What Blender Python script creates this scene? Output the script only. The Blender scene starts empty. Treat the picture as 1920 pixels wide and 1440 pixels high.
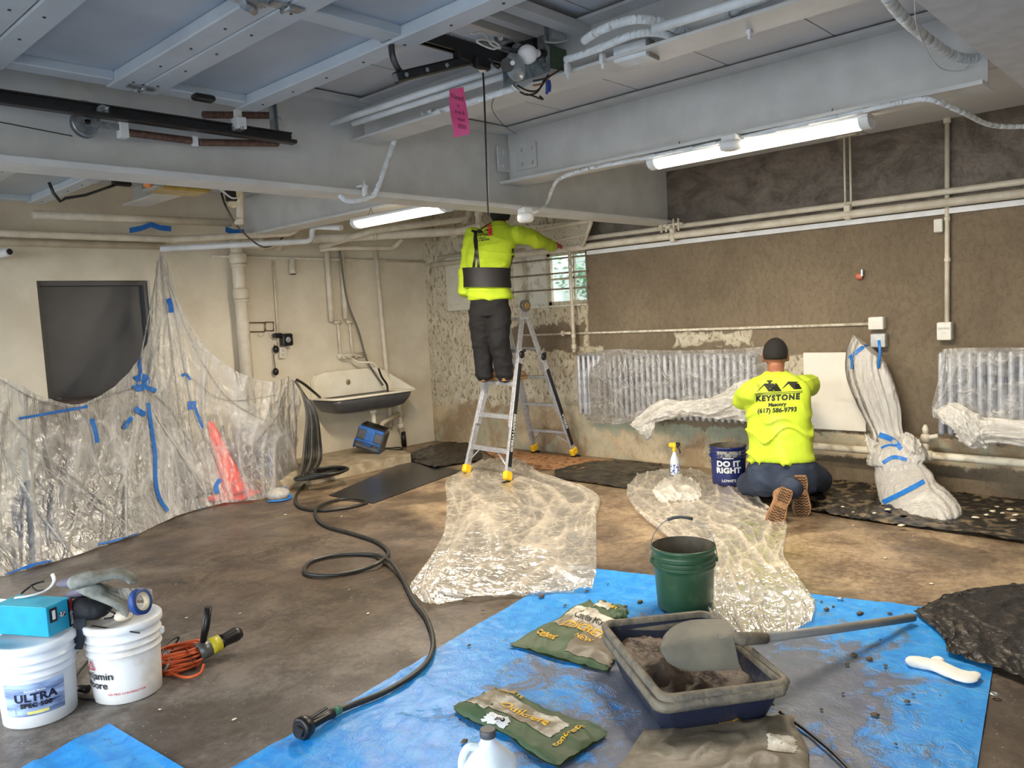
import bpy, bmesh, math, random
from math import sin, cos, pi, radians, sqrt, atan2
from mathutils import Vector, Matrix, noise, Quaternion
from mathutils.bvhtree import BVHTree
random.seed(7)
V = Vector
scene = bpy.context.scene
COL = scene.collection

# ---------------------------------------------------------------- camera
FPX, YAW, PITCH, ROLL, CAMZ = 1500.0, radians(46.94), radians(4.80), radians(3.01), 1.5
_f = V((sin(YAW)*cos(PITCH), cos(YAW)*cos(PITCH), -sin(PITCH)))
_r = V((cos(YAW), -sin(YAW), 0)); _d = _f.cross(_r)
_R = cos(ROLL)*_r + sin(ROLL)*_d; _D = -sin(ROLL)*_r + cos(ROLL)*_d
CAM = V((0, 0, CAMZ))
cam_data = bpy.data.cameras.new('camera'); cam = bpy.data.objects.new('camera', cam_data); COL.objects.link(cam)
cam_data.sensor_width = 36; cam_data.lens = FPX/1920*36; cam_data.clip_start = .02; cam_data.clip_end = 200
U = -_D
cam.matrix_world = Matrix(((_R.x, U.x, -_f.x, 0), (_R.y, U.y, -_f.y, 0), (_R.z, U.z, -_f.z, CAMZ), (0, 0, 0, 1)))
scene.camera = cam

def ray(x, y): return _R*((x-960)/FPX) + _D*((y-720)/FPX) + _f
def onplane(x, y, ax, v):
    d = ray(x, y); return CAM + d*((v-CAM[ax])/d[ax])
def wx(x, y, X=6.6): return onplane(x, y, 0, X)
def wy(x, y, Y=7.55): return onplane(x, y, 1, Y)
def fl(x, y, z=0.0): return onplane(x, y, 2, z)
def at(x, y, d): return CAM + ray(x, y)*d

# ---------------------------------------------------------------- world, light, exposure
vs = scene.view_settings
scene.display_settings.display_device = 'sRGB'
vs.view_transform = 'Standard'; vs.look = 'None'; vs.exposure = 0.75; vs.gamma = 1.0; vs.use_curve_mapping = False
world = bpy.data.worlds.new('world'); scene.world = world; world.use_nodes = True
wn = world.node_tree; bg = wn.nodes['Background']
bg.inputs['Color'].default_value = (0.86, 0.93, 1.0, 1); bg.inputs['Strength'].default_value = 4.7
def area(name, loc, rot, sx, sy, power, color):
    l = bpy.data.lights.new(name, 'AREA'); l.shape = 'RECTANGLE'; l.size = sx; l.size_y = sy; l.energy = power; l.color = color
    o = bpy.data.objects.new(name, l); COL.objects.link(o); o.location = loc; o.rotation_euler = rot
    return o
# ---------------------------------------------------------------- materials
def nn(nt, t, **kw):
    n = nt.nodes.new(t)
    for k, v in kw.items():
        if k in n.inputs: n.inputs[k].default_value = v
        else: setattr(n, k, v)
    return n
def math_(nt, op, a, b=None, c=None, clamp=False):
    n = nt.nodes.new('ShaderNodeMath'); n.operation = op; n.use_clamp = clamp
    for i, v in enumerate((a, b, c)):
        if v is None: continue
        if isinstance(v, (int, float)): n.inputs[i].default_value = v
        else: nt.links.new(v, n.inputs[i])
    return n.outputs[0]
def mix_(nt, fac, a, b, mode='MIX'):
    n = nt.nodes.new('ShaderNodeMix'); n.data_type = 'RGBA'; n.blend_type = mode; n.clamp_factor = True
    for i, v in ((0, fac), (6, a), (7, b)):
        if isinstance(v, (int, float)): n.inputs[i].default_value = v
        elif isinstance(v, tuple): n.inputs[i].default_value = (*v[:3], 1)
        else: nt.links.new(v, n.inputs[i])
    return n.outputs[2]
def ramp_(nt, src, stops):
    n = nt.nodes.new('ShaderNodeValToRGB'); nt.links.new(src, n.inputs[0])
    e = n.color_ramp.elements
    while len(e) < len(stops): e.new(0.5)
    for i, (p, c) in enumerate(stops):
        e[i].position = p; e[i].color = (c, c, c, 1) if isinstance(c, (int, float)) else (*c[:3], 1)
    return n.outputs[0]
def noise_(nt, vec, scale, detail=4, rough=.55, dist=0.0):
    n = nt.nodes.new('ShaderNodeTexNoise'); n.inputs['Scale'].default_value = scale
    n.inputs['Detail'].default_value = detail; n.inputs['Roughness'].default_value = rough; n.inputs['Distortion'].default_value = dist
    nt.links.new(vec, n.inputs['Vector']); return n.outputs[0]
def scaled(nt, vec, s):
    n = nt.nodes.new('ShaderNodeMapping'); n.inputs['Scale'].default_value = s
    nt.links.new(vec, n.inputs[0]); return n.outputs[0]
def srgb(r, g, b):
    f = lambda c: (c/255/12.92) if c/255 <= .04045 else ((c/255+.055)/1.055)**2.4
    return (f(r), f(g), f(b))
def newmat(name):
    m = bpy.data.materials.new(name); m.use_nodes = True
    nt = m.node_tree; p = nt.nodes['Principled BSDF']
    tc = nt.nodes.new('ShaderNodeTexCoord')
    return m, nt, p, tc.outputs['Object']
def bump_(nt, p, h, strength=.3, dist=.01):
    b = nt.nodes.new('ShaderNodeBump'); b.inputs['Strength'].default_value = strength; b.inputs['Distance'].default_value = dist
    nt.links.new(h, b.inputs['Height']); nt.links.new(b.outputs[0], p.inputs['Normal'])
MATS = {}
def M(name, c=None, c2=None, rough=.5, metal=0.0, scale=12, bump=0.0, bscale=None, thr=(.35, .65), spec=None, emit=None, trans=0, sub=0):
    """plain procedural material: two colours mixed by noise, with optional bump"""
    if name in MATS: return MATS[name]
    m, nt, p, oc = newmat(name)
    p.inputs['Roughness'].default_value = rough; p.inputs['Metallic'].default_value = metal
    if spec is not None: p.inputs['Specular IOR Level'].default_value = spec
    if trans: p.inputs['Transmission Weight'].default_value = trans
    c2 = c2 or tuple(x*.86 for x in c)
    n = noise_(nt, oc, scale)
    f = ramp_(nt, n, ((thr[0], 0.0), (thr[1], 1.0)))
    nt.links.new(mix_(nt, f, c, c2), p.inputs['Base Color'])
    if bump: bump_(nt, p, noise_(nt, oc, bscale or scale*3, 5), bump)
    if emit:
        p.inputs['Emission Color'].default_value = (*emit[0], 1); p.inputs['Emission Strength'].default_value = emit[1]
    MATS[name] = m; return m

# ---------------------------------------------------------------- geometry helpers
class MB:
    def __init__(s): s.v = []; s.f = []; s.mi = []; s.sm = []; s.mats = []; s.cur = 0; s.smooth = True; s.att = None
    def mat(s, m):
        if m not in s.mats: s.mats.append(m)
        s.cur = s.mats.index(m); return s
    def add(s, vs, fs, smooth=None):
        o = len(s.v); s.v += [V(a) for a in vs]
        for f in fs: s.f.append([i+o for i in f]); s.mi.append(s.cur); s.sm.append(s.smooth if smooth is None else smooth)
        return s
    def box(s, c, size, rot=None, bev=0.0):
        c = V(c); hx, hy, hz = [a/2 for a in size]
        if isinstance(rot, (int, float)): rot = Matrix.Rotation(rot, 3, 'Z')
        b = min(bev, hx*.9, hy*.9, hz*.9)
        if b <= 0:
            vs = [V((sx*hx, sy*hy, sz*hz)) for sz in (-1, 1) for sx, sy in ((-1, -1), (1, -1), (1, 1), (-1, 1))]
            fs = [(3, 2, 1, 0), (4, 5, 6, 7), (0, 1, 5, 4), (1, 2, 6, 5), (2, 3, 7, 6), (3, 0, 4, 7)]
        else:
            prof = [(-hz, b), (-hz+b, 0), (hz-b, 0), (hz, b)]; vs = []; fs = []
            for z, i in prof:
                X, Y = hx-i, hy-i; k = b*.6 if i == 0 else b*.3
                vs += [V(q) for q in ((-X+k, -Y, z), (X-k, -Y, z), (X, -Y+k, z), (X, Y-k, z), (X-k, Y, z), (-X+k, Y, z), (-X, Y-k, z), (-X, -Y+k, z))]
            for r in range(3):
                for i in range(8):
                    j = (i+1) % 8; fs.append((r*8+i, r*8+j, r*8+8+j, r*8+8+i))
            fs.append(tuple(range(7, -1, -1))); fs.append(tuple(range(24, 32)))
        if rot: vs = [rot @ q for q in vs]
        return s.add([q+c for q in vs], fs, False)
    def prism(s, poly, axis, a, b):
        """extrude a 2D polygon along an axis (0,1,2) from a to b; poly in the two other axes in order"""
        n = len(poly); vs = []
        for t in (a, b):
            for u, w in poly:
                vs.append({0: V((t, u, w)), 1: V((u, t, w)), 2: V((u, w, t))}[axis])
        fs = [tuple(range(n-1, -1, -1)), tuple(range(n, 2*n))] + [(i, (i+1) % n, n+(i+1) % n, n+i) for i in range(n)]
        return s.add(vs, fs, False)
    def rings(s, rings, cap0=True, cap1=True, closed=False, smooth=True):
        n = len(rings[0]); vs = [q for r in rings for q in r]; fs = []
        R = len(rings); rr = R if closed else R-1
        for k in range(rr):
            a, b = k*n, ((k+1) % R)*n
            for i in range(n):
                j = (i+1) % n; fs.append((a+i, a+j, b+j, b+i))
        s.add(vs, fs, smooth)
        if not closed:
            o = len(s.v)-len(vs)
            if cap0: s.f.append([o+i for i in range(n-1, -1, -1)]); s.mi.append(s.cur); s.sm.append(False)
            if cap1: s.f.append([o+(R-1)*n+i for i in range(n)]); s.mi.append(s.cur); s.sm.append(False)
        return s
    def tube(s, pts, r, n=10, caps=True, closed=False, flat=1.0):
        pts = [V(p) for p in pts]; R = len(pts)
        rad = r if isinstance(r, (list, tuple)) else [r]*R
        tans = []
        for i in range(R):
            a = pts[(i-1) % R] if (closed or i > 0) else pts[i]; b = pts[(i+1) % R] if (closed or i < R-1) else pts[i]
            t = (b-a); tans.append(t.normalized() if t.length > 1e-9 else V((0, 0, 1)))
        up = V((0, 0, 1)) if abs(tans[0].z) < .9 else V((1, 0, 0))
        nrm = (up - tans[0]*up.dot(tans[0])).normalized(); rings = []
        for i in range(R):
            nrm = nrm - tans[i]*nrm.dot(tans[i])
            nrm = nrm.normalized() if nrm.length > 1e-6 else tans[i].orthogonal().normalized()
            bi = tans[i].cross(nrm)
            rings.append([pts[i] + (nrm*cos(2*pi*k/n)*flat + bi*sin(2*pi*k/n))*rad[i] for k in range(n)])
        return s.rings(rings, caps, caps, closed)
    def cyl(s, a, b, r, r2=None, n=20): return s.tube([a, b], [r, r if r2 is None else r2], n)
    def lathe(s, prof, c=(0, 0, 0), n=32, rot=None, cap0=False, cap1=False):
        c = V(c); rings = []
        for r, z in prof:
            ring = [V((r*cos(2*pi*k/n), r*sin(2*pi*k/n), z)) for k in range(n)]
            if rot: ring = [rot @ q for q in ring]
            rings.append([q+c for q in ring])
        return s.rings(rings, cap0, cap1)
    def ball(s, c, r, n=14, m=9, rot=None):
        c = V(c); rx, ry, rz = (r, r, r) if isinstance(r, (int, float)) else r
        rings = []
        for j in range(m+1):
            t = -pi/2 + pi*j/m; rr = max(cos(t), .02)
            ring = [V((rx*rr*cos(2*pi*k/n), ry*rr*sin(2*pi*k/n), rz*sin(t))) for k in range(n)]
            if rot: ring = [rot @ q for q in ring]
            rings.append([q+c for q in ring])
        return s.rings(rings, True, True)
    def grid(s, rows, thick=0.0):
        R, C = len(rows), len(rows[0]); vs = [q for r in rows for q in r]
        fs = [(i*C+j, i*C+j+1, (i+1)*C+j+1, (i+1)*C+j) for i in range(R-1) for j in range(C-1)]
        return s.add(vs, fs)
    def plate(s, pts, z0, z1):
        n = len(pts); vs = [V((p[0], p[1], z0)) for p in pts] + [V((p[0], p[1], z1)) for p in pts]
        return s.add(vs, [tuple(range(n-1, -1, -1)), tuple(range(n, 2*n))]+[(i, (i+1) % n, n+(i+1) % n, n+i) for i in range(n)], False)
    def build(s, name, mat, parent=None, origin=None):
        me = bpy.data.meshes.new(name); o = bpy.data.objects.new(name, me); COL.objects.link(o)
        if parent is not None:
            o.parent = parent; off = V(parent.get('_w', (0, 0, 0)))
        elif origin is not None: off = V(origin); o.location = off
        else:
            xs = [v.x for v in s.v]; ys = [v.y for v in s.v]; zs = [v.z for v in s.v]
            off = V(((min(xs)+max(xs))/2, (min(ys)+max(ys))/2, min(zs))); o.location = off
        o['_w'] = tuple(off)
        me.from_pydata([v-off for v in s.v], [], s.f)
        ms = s.mats or [mat]
        for m in ms: me.materials.append(m)
        me.polygons.foreach_set('material_index', s.mi); me.polygons.foreach_set('use_smooth', s.sm)
        if s.att:
            a = me.attributes.new('fold', 'FLOAT', 'POINT'); a.data.foreach_set('value', s.att)
        me.update(); return o
def tag(o, label=None, cat=None, group=None, kind=None):
    if label: o['label'] = label
    if cat: o['category'] = cat
    if group: o['group'] = group
    if kind: o['kind'] = kind
    return o
def thing(name, label, cat, loc, group=None):
    o = bpy.data.objects.new(name, None); COL.objects.link(o); o.location = V(loc); o['_w'] = tuple(V(loc)); o.empty_display_size = .05
    return tag(o, label, cat, group)
def struct(mb, name, mat, parent=None):
    o = mb.build(name, mat, parent, origin=(0, 0, 0))
    if parent is None: o['kind'] = 'structure'
    return o
def dup(root, loc, rotz=0, label=None, group=None):
    r = root.copy(); COL.objects.link(r); r.location = loc; r.rotation_euler = (0, 0, rotz)
    if label: r['label'] = label
    if group: r['group'] = group
    for ch in list(root.children):
        c = ch.copy(); COL.objects.link(c); c.parent = r
        for g in list(ch.children):
            d = g.copy(); COL.objects.link(d); d.parent = c
    return r
def crom(pts, per=6, closed=False):
    pts = [V(p) for p in pts]; n = len(pts); out = []
    if n < 3 and not closed: return pts
    for i in range(n if closed else n-1):
        if closed: p0, p1, p2, p3 = pts[i-1], pts[i], pts[(i+1) % n], pts[(i+2) % n]
        else: p0, p1, p2, p3 = pts[max(i-1, 0)], pts[i], pts[i+1], pts[min(i+2, n-1)]
        for k in range(per):
            t = k/per; out.append(.5*((2*p1)+(p2-p0)*t+(2*p0-5*p1+4*p2-p3)*t*t+(3*p1-p0-3*p2+p3)*t*t*t))
    if not closed: out.append(pts[-1])
    return out
def bendpipe(pts, rad=.06, seg=5):
    """polyline with rounded corners"""
    pts = [V(p) for p in pts]; out = [pts[0]]
    for i in range(1, len(pts)-1):
        a, b, c = pts[i-1], pts[i], pts[i+1]; d1 = (a-b); d2 = (c-b); r = min(rad, d1.length*.45, d2.length*.45)
        p, q = b+d1.normalized()*r, b+d2.normalized()*r
        for k in range(seg+1):
            t = k/seg; out.append(p*(1-t)**2 + b*2*t*(1-t) + q*t*t)
    out.append(pts[-1]); return out
def surf(rows, nu, nv):
    """bicubic interpolation of a control net -> dense net"""
    R = [crom(r, max(1, nv//(len(r)-1))) for r in rows]; C = len(R[0])
    cols = [crom([r[j] for r in R], max(1, nu//(len(rows)-1))) for j in range(C)]
    return [[cols[j][i] for j in range(C)] for i in range(len(cols[0]))]
def fbm(p, o=4): return noise.fractal(p, 1.0, 2.0, o)
def ridge(p): return 1-min(1, abs(noise.noise(p))*3.0)
def film(name, rows, mat, nu=60, nv=60, amp=.012, fr=(9, 3), fine=.004, parent=None, seed=0, zmin=None, radial=None, dens=1.0):
    """a crumpled plastic film: control net -> folds running along the second index"""
    g = surf(rows, nu, nv); n, m = len(g), len(g[0]); out = []; att = []
    for i in range(n):
        row = []
        for j in range(m):
            p = g[i][j]; a = g[max(i-1, 0)][j]; b = g[min(i+1, n-1)][j]; c = g[i][max(j-1, 0)]; d = g[i][min(j+1, m-1)]
            nr = (b-a).cross(d-c); nr = nr.normalized() if nr.length > 1e-9 else V((0, 0, 1))
            u, v = i/(n-1), j/(m-1); w = noise.noise(V((u*2+seed, v*2, seed)))*.35
            if radial: 
                du, dv = u-radial[0], v-radial[1]; ang = atan2(dv, du); q = V((ang*fr[0]*.6+w*4, sqrt(du*du+dv*dv)*fr[1], seed))
            else: q = V(((u+w*.5)*fr[0], (v)*fr[1], seed*1.7))
            r1 = ridge(q)**3; r2 = ridge(q*2.3+V((5, 1, 0)))**3
            q2 = V((u*fr[0]*2.2, v*fr[0]*2.2, seed+9)); r3 = ridge(q2+V((w*3, w*2, 0)))**4
            h = amp*(r1+.5*r2) + fine*(r3+noise.noise(p*30))
            p2 = p+nr*h
            if zmin is not None and p2.z < zmin: p2 = V((p2.x, p2.y, zmin+abs(h)*.5))
            row.append(p2); att.append(min(1, (.75*r1+.45*r2+.5*r3)*dens))
        out.append(row)
    mb = MB(); mb.grid(out); mb.att = att
    return mb.build(name, mat, parent)
def evalmesh(o):
    dg = bpy.context.evaluated_depsgraph_get(); e = o.evaluated_get(dg)
    return bpy.data.meshes.new_from_object(e, preserve_all_data_layers=False, depsgraph=dg)
def text_verts(body, size, bold=0.0, align='CENTER', spacing=1.0):
    cu = bpy.data.curves.new('txt', 'FONT'); cu.body = body; cu.size = size; cu.offset = bold; cu.align_x = align; cu.align_y = 'CENTER'
    cu.space_character = spacing; cu.resolution_u = 3; cu.fill_mode = 'FRONT'; cu.extrude = 0
    o = bpy.data.objects.new('txt', cu); COL.objects.link(o); bpy.context.view_layer.update()
    me = evalmesh(o); vs = [v.co.copy() for v in me.vertices]; fs = [tuple(p.vertices) for p in me.polygons]
    bpy.data.objects.remove(o); bpy.data.curves.remove(cu); bpy.data.meshes.remove(me); return vs, fs
def flat_text(name, body, size, c, ux, uy, mat, parent, bold=0.0, lift=.0015, align='CENTER', spacing=1.0, sx=1.0):
    vs, fs = text_verts(body, size, bold, align, spacing); c = V(c); ux = V(ux).normalized(); uy = V(uy).normalized(); n = ux.cross(uy)
    mb = MB(); mb.add([c+ux*v.x*sx+uy*v.y+n*lift for v in vs], fs, False); return mb.build(name, mat, parent)
def cyl_text(name, body, size, c, r, ang, z, mat, parent, bold=0.0, lift=.001, spacing=1.0, taper=0.0, tilt=0.0):
    vs, fs = text_verts(body, size, bold, 'CENTER', spacing); mb = MB(); out = []
    for v in vs:
        x, y = v.x, v.y+v.x*tilt; rr = r+lift+taper*(z+y); a = ang+x/r
        out.append(V(c)+V((rr*cos(a), rr*sin(a), z+y)))
    mb.add(out, fs, False); return mb.build(name, mat, parent)
def project(vs, fs, c, ux, uy, tree, lift=.003):
    """lay flat shapes (x,y) onto a curved surface by casting along -normal"""
    c = V(c); ux = V(ux).normalized(); uy = V(uy).normalized(); n = ux.cross(uy).normalized(); out = []; last = 0
    for v in vs:
        p = c+ux*v[0]+uy*v[1]; hit = tree.ray_cast(p+n*.5, -n, 1.0)
        if hit[0] is not None: last = (hit[0]-p).dot(n)
        out.append(p+n*(last+lift))
    mb = MB(); mb.add(out, fs, False); return mb
def subdiv(vs, fs, maxlen):
    bm = bmesh.new(); bv = [bm.verts.new(V((v[0], v[1], 0))) for v in vs]
    for f in fs:
        try: bm.faces.new([bv[i] for i in f])
        except ValueError: pass
    bmesh.ops.triangulate(bm, faces=bm.faces[:])
    for _ in range(4):
        es = [e for e in bm.edges if e.calc_length() > maxlen]
        if not es: break
        bmesh.ops.subdivide_edges(bm, edges=es, cuts=1); bmesh.ops.triangulate(bm, faces=bm.faces[:])
    bm.verts.ensure_lookup_table(); bm.verts.index_update()
    o = ([v.co.copy() for v in bm.verts], [tuple(v.index for v in f.verts) for f in bm.faces]); bm.free(); return o
def blob(mb, voxel=.012, smooth=6, name='tmp'):
    """fuse overlapping closed shapes into one continuous surface; returns (verts, faces)"""
    o = mb.build(name, MATS['skin'], origin=(0, 0, 0))
    r = o.modifiers.new('r', 'REMESH'); r.mode = 'VOXEL'; r.voxel_size = voxel; r.use_smooth_shade = True
    s = o.modifiers.new('s', 'SMOOTH'); s.iterations = smooth; s.factor = .5
    bpy.context.view_layer.update(); me = evalmesh(o)
    vs = [v.co.copy() for v in me.vertices]; ns = [v.normal.copy() for v in me.vertices]; fs = [tuple(p.vertices) for p in me.polygons]
    bpy.data.meshes.remove(me); m0 = o.data; bpy.data.objects.remove(o); bpy.data.meshes.remove(m0)
    return vs, fs, ns
# ================================================================ structure
WB = 6.6      # right-hand wall plane (x)
WA = 7.55     # back wall plane (y)
CZ = 2.86     # ceiling
def mat_floor():
    m, nt, p, oc = newmat('floor concrete')
    sep = nt.nodes.new('ShaderNodeSeparateXYZ'); nt.links.new(oc, sep.inputs[0])
    big = noise_(nt, oc, .7, 5, .6, .3); mid = noise_(nt, oc, 2.6, 7, .68, .35); fine = noise_(nt, oc, 26, 6, .75)
    streak = noise_(nt, scaled(nt, oc, (1.0, 1.0, 1)), 1.1, 7, .66, .5)
    depth = math_(nt, 'ADD', math_(nt, 'MULTIPLY', sep.outputs[0], .24), math_(nt, 'MULTIPLY', math_(nt, 'SUBTRACT', big, .5), .7))
    mix = math_(nt, 'ADD', math_(nt, 'MULTIPLY', mid, .6), math_(nt, 'MULTIPLY', fine, .4))
    f1 = ramp_(nt, mix, ((.42, 0.0), (.58, 1.0)))
    grey = mix_(nt, f1, srgb(130, 124, 117), srgb(80, 73, 66))
    brown = mix_(nt, f1, srgb(102, 87, 71), srgb(58, 48, 39))
    tan = mix_(nt, f1, srgb(158, 138, 110), srgb(98, 80, 62))
    c = mix_(nt, ramp_(nt, depth, ((.32, 0.0), (.6, 1.0))), grey, brown)
    c = mix_(nt, ramp_(nt, depth, ((.82, 0.0), (1.0, 1.0))), c, tan)
    c = mix_(nt, ramp_(nt, streak, ((.50, 0.0), (.60, .65))), c, srgb(66, 55, 45))
    c = mix_(nt, ramp_(nt, noise_(nt, oc, 60, 2, .5), ((.70, 0.0), (.74, .8))), c, srgb(190, 180, 165))
    nt.links.new(c, p.inputs['Base Color'])
    wet = ramp_(nt, noise_(nt, oc, 1.0, 5, .6, .3), ((.42, .30), (.6, .62)))
    nt.links.new(wet, p.inputs['Roughness'])
    bump_(nt, p, math_(nt, 'ADD', fine, mid), .3, .006)
    return m
def boxmask(nt, U_, W_, u0, u1, w0, w1, nz, amp, soft=.02):
    d = None
    n = math_(nt, 'MULTIPLY', math_(nt, 'SUBTRACT', nz, .5), amp)
    for a in (math_(nt, 'SUBTRACT', U_, u0), math_(nt, 'SUBTRACT', u1, U_), math_(nt, 'SUBTRACT', W_, w0), math_(nt, 'SUBTRACT', w1, W_)):
        d = a if d is None else math_(nt, 'MINIMUM', d, a)
    return math_(nt, 'DIVIDE', math_(nt, 'ADD', d, n), soft, clamp=True)
def mat_wallb():
    m, nt, p, oc = newmat('wall render and old paint')
    sep = nt.nodes.new('ShaderNodeSeparateXYZ'); nt.links.new(oc, sep.inputs[0]); Y, Z = sep.outputs[1], sep.outputs[2]
    n1 = noise_(nt, oc, 1.6, 5, .6, .4); n2 = noise_(nt, oc, 7, 6, .65, .5); n3 = noise_(nt, oc, 34, 4, .7)
    trow = noise_(nt, scaled(nt, oc, (1, 2.2, 3.2)), 1.4, 6, .65, 1.6)
    rend = mix_(nt, ramp_(nt, n1, ((.3, 0.0), (.7, 1.0))), srgb(134, 119, 96), srgb(108, 95, 76))
    rend = mix_(nt, ramp_(nt, n3, ((.4, 0.0), (.8, .4))), rend, srgb(84, 72, 56))
    up = mix_(nt, ramp_(nt, trow, ((.36, 0.0), (.62, 1.0))), srgb(84, 76, 66), srgb(122, 112, 100))
    upm = boxmask(nt, Y, Z, -9, 9, 2.17, 9, n2, .02)
    rend = mix_(nt, upm, rend, up)
    # old flaking paint
    old = mix_(nt, ramp_(nt, n2, ((.4, 0.0), (.62, 1.0))), srgb(200, 191, 168), srgb(180, 168, 142))
    spots = ramp_(nt, noise_(nt, scaled(nt, oc, (1, 1.6, 1)), 15, 5, .7, .5), ((.53, 0.0), (.62, .8)))
    old = mix_(nt, spots, old, srgb(112, 97, 76))
    low = mix_(nt, ramp_(nt, n1, ((.4, 0.0), (.58, 1.0))), srgb(196, 178, 146), srgb(150, 128, 98))
    low = mix_(nt, ramp_(nt, noise_(nt, oc, 3.4, 5, .6, .8), ((.5, 0.0), (.6, .8))), low, srgb(170, 166, 142))
    lowm = boxmask(nt, Y, Z, -9, 9, -1, .55, n2, .5, .08)
    old = mix_(nt, lowm, old, low)
    teal = boxmask(nt, Y, Z, 3.3, 5.1, .26, .5, n2, .3, .06)
    old = mix_(nt, math_(nt, 'MULTIPLY', teal, .75), old, srgb(138, 150, 132))
    mask = boxmask(nt, Y, Z, 5.04, 9, -1, 3, n2, .12)
    band = boxmask(nt, Y, Z, 5.10, 6.15, 1.10, 1.40, n2, .30)
    mask = math_(nt, 'MULTIPLY', mask, math_(nt, 'SUBTRACT', 1, band))
    for b in ((3.05, 9, -1, .40, .22), (3.25, 4.05, 1.13, 1.28, .20), (4.86, 5.2, .6, 1.16, .16), (2.2, 3.1, .43, 1.06, .12), (2.72, 3.0, .6, 1.0, .2), (1.1, 2.75, .2, .42, -.2)):
        mask = math_(nt, 'MAXIMUM', mask, boxmask(nt, Y, Z, b[0], b[1], b[2], b[3], n2, b[4]))
    hole = boxmask(nt, Y, Z, 3.5, 3.75, 1.13, 1.19, n2, .06)
    mask = math_(nt, 'MULTIPLY', mask, math_(nt, 'SUBTRACT', 1, hole))
    nt.links.new(mix_(nt, mask, rend, old), p.inputs['Base Color'])
    nt.links.new(math_(nt, 'SUBTRACT', .85, math_(nt, 'MULTIPLY', upm, .3)), p.inputs['Roughness'])
    h = math_(nt, 'ADD', math_(nt, 'MULTIPLY', mask, -1.2), math_(nt, 'ADD', math_(nt, 'MULTIPLY', n2, .8), math_(nt, 'MULTIPLY', n3, .5)))
    h = math_(nt, 'ADD', h, math_(nt, 'MULTIPLY', spots, -.6))
    h = math_(nt, 'ADD', h, math_(nt, 'MULTIPLY', math_(nt, 'MULTIPLY', trow, upm), 3.0))
    bump_(nt, p, h, .55, .012)
    return m
m_floor = mat_floor(); m_wb = mat_wallb()
m_wa = M('cream wall plaster', srgb(224, 215, 194), srgb(210, 200, 178), .8, scale=3, bump=.35, bscale=18)
m_reveal = M('window reveal whitewash', srgb(222, 218, 205), srgb(178, 168, 148), .8, scale=9, bump=.4, bscale=25, thr=(.5, .7))
m_ceil = M('ceiling board paint', srgb(208, 209, 210), srgb(200, 201, 202), .7, scale=2, bump=.05)
m_steel = M('grey painted steel', srgb(206, 206, 203), srgb(194, 194, 191), .45, scale=5, bump=.05, bscale=40)
m_white = M('white painted metal', srgb(226, 228, 228), srgb(212, 214, 214), .4, scale=8)
m_pipe = M('cream painted pipe', srgb(222, 214, 196), srgb(204, 194, 172), .45, scale=9, bump=.1)
m_dark = M('dark grey paint', srgb(74, 74, 76), srgb(68, 68, 70), .45, scale=4)
m_black = M('black plastic', srgb(18, 18, 20), srgb(12, 12, 14), .4)
m_blackmetal = M('black enamelled metal', srgb(30, 30, 32), srgb(20, 20, 22), .35, scale=20)
m_galv = M('galvanised metal', srgb(176, 182, 186), srgb(136, 142, 146), .35, .7, scale=30)
m_blue = M('blue masking tape', srgb(22, 108, 190), srgb(14, 88, 170), .6, scale=30)

struct(MB().box((2.9, 2.6, -.1), (7.4+2.2, 12.0, .2)), 'floor', m_floor)
# outside apron beyond the garage openings
# back wall with the flush door recess
DX0, DX1, DZ = 2.276, 3.22, 2.012
mb = MB()
mb.box(((DX0-1)/2, WA+.15, 1.45), (DX0+1, .3, 2.9)); mb.box(((DX1+6.9)/2, WA+.15, 1.45), (6.9-DX1, .3, 2.9)); mb.box(((DX0+DX1)/2, WA+.15, (DZ+2.9)/2), (DX1-DX0, .3, 2.9-DZ))
struct(mb, 'wall_back', m_wa)
d1 = struct(MB().box(((DX0+DX1)/2, WA+.14, DZ/2), (DX1-DX0, .05, DZ-.004)), 'door_1', m_dark)
mb = MB(); mb.box((DX0+.02, WA+.1, DZ/2), (.036, .1, DZ-.004)); mb.box((DX1-.02, WA+.1, DZ/2), (.036, .1, DZ-.004)); mb.box(((DX0+DX1)/2, WA+.1, DZ-.022), (DX1-DX0-.08, .1, .036))
struct(mb, 'door_frame', m_dark, d1)
k = MB().ball((DX0+.1, WA+.07, .98), .03); k.cyl((DX0+.1, WA+.115, .98), (DX0+.1, WA+.07, .98), .012); struct(k, 'door_knob', m_galv, d1)
# right wall with the window hole
WY0, WY1, WZ0, WZ1 = 5.05, 6.07, 1.58, 2.19
mb = MB()
def wbox(y0, y1, z0, z1): mb.box((WB+.2, (y0+y1)/2, (z0+z1)/2), (.4, y1-y0, z1-z0))
wbox(-2.9, WY0, 0, 2.9); wbox(WY1, 7.85, 0, 2.9); wbox(WY0, WY1, 0, WZ0); wbox(WY0, WY1, WZ1, 2.9)
struct(mb, 'wall_right', m_wb)
mb = MB(); RX = WB+.15
mb.box((RX+.02, WY1-.006, (WZ0+WZ1)/2), (.32, .012, WZ1-WZ0)); mb.box((RX+.02, (WY0+WY1)/2, WZ0+.008), (.36, WY1-WY0, .016)); mb.box((RX+.02, (WY0+WY1)/2, WZ1-.006), (.32, WY1-WY0, .012))
mb.box((WB+.27, 5.92, (WZ0+WZ1)/2), (.06, .30, WZ1-WZ0)); struct(mb, 'trim_1', m_reveal)
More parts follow.
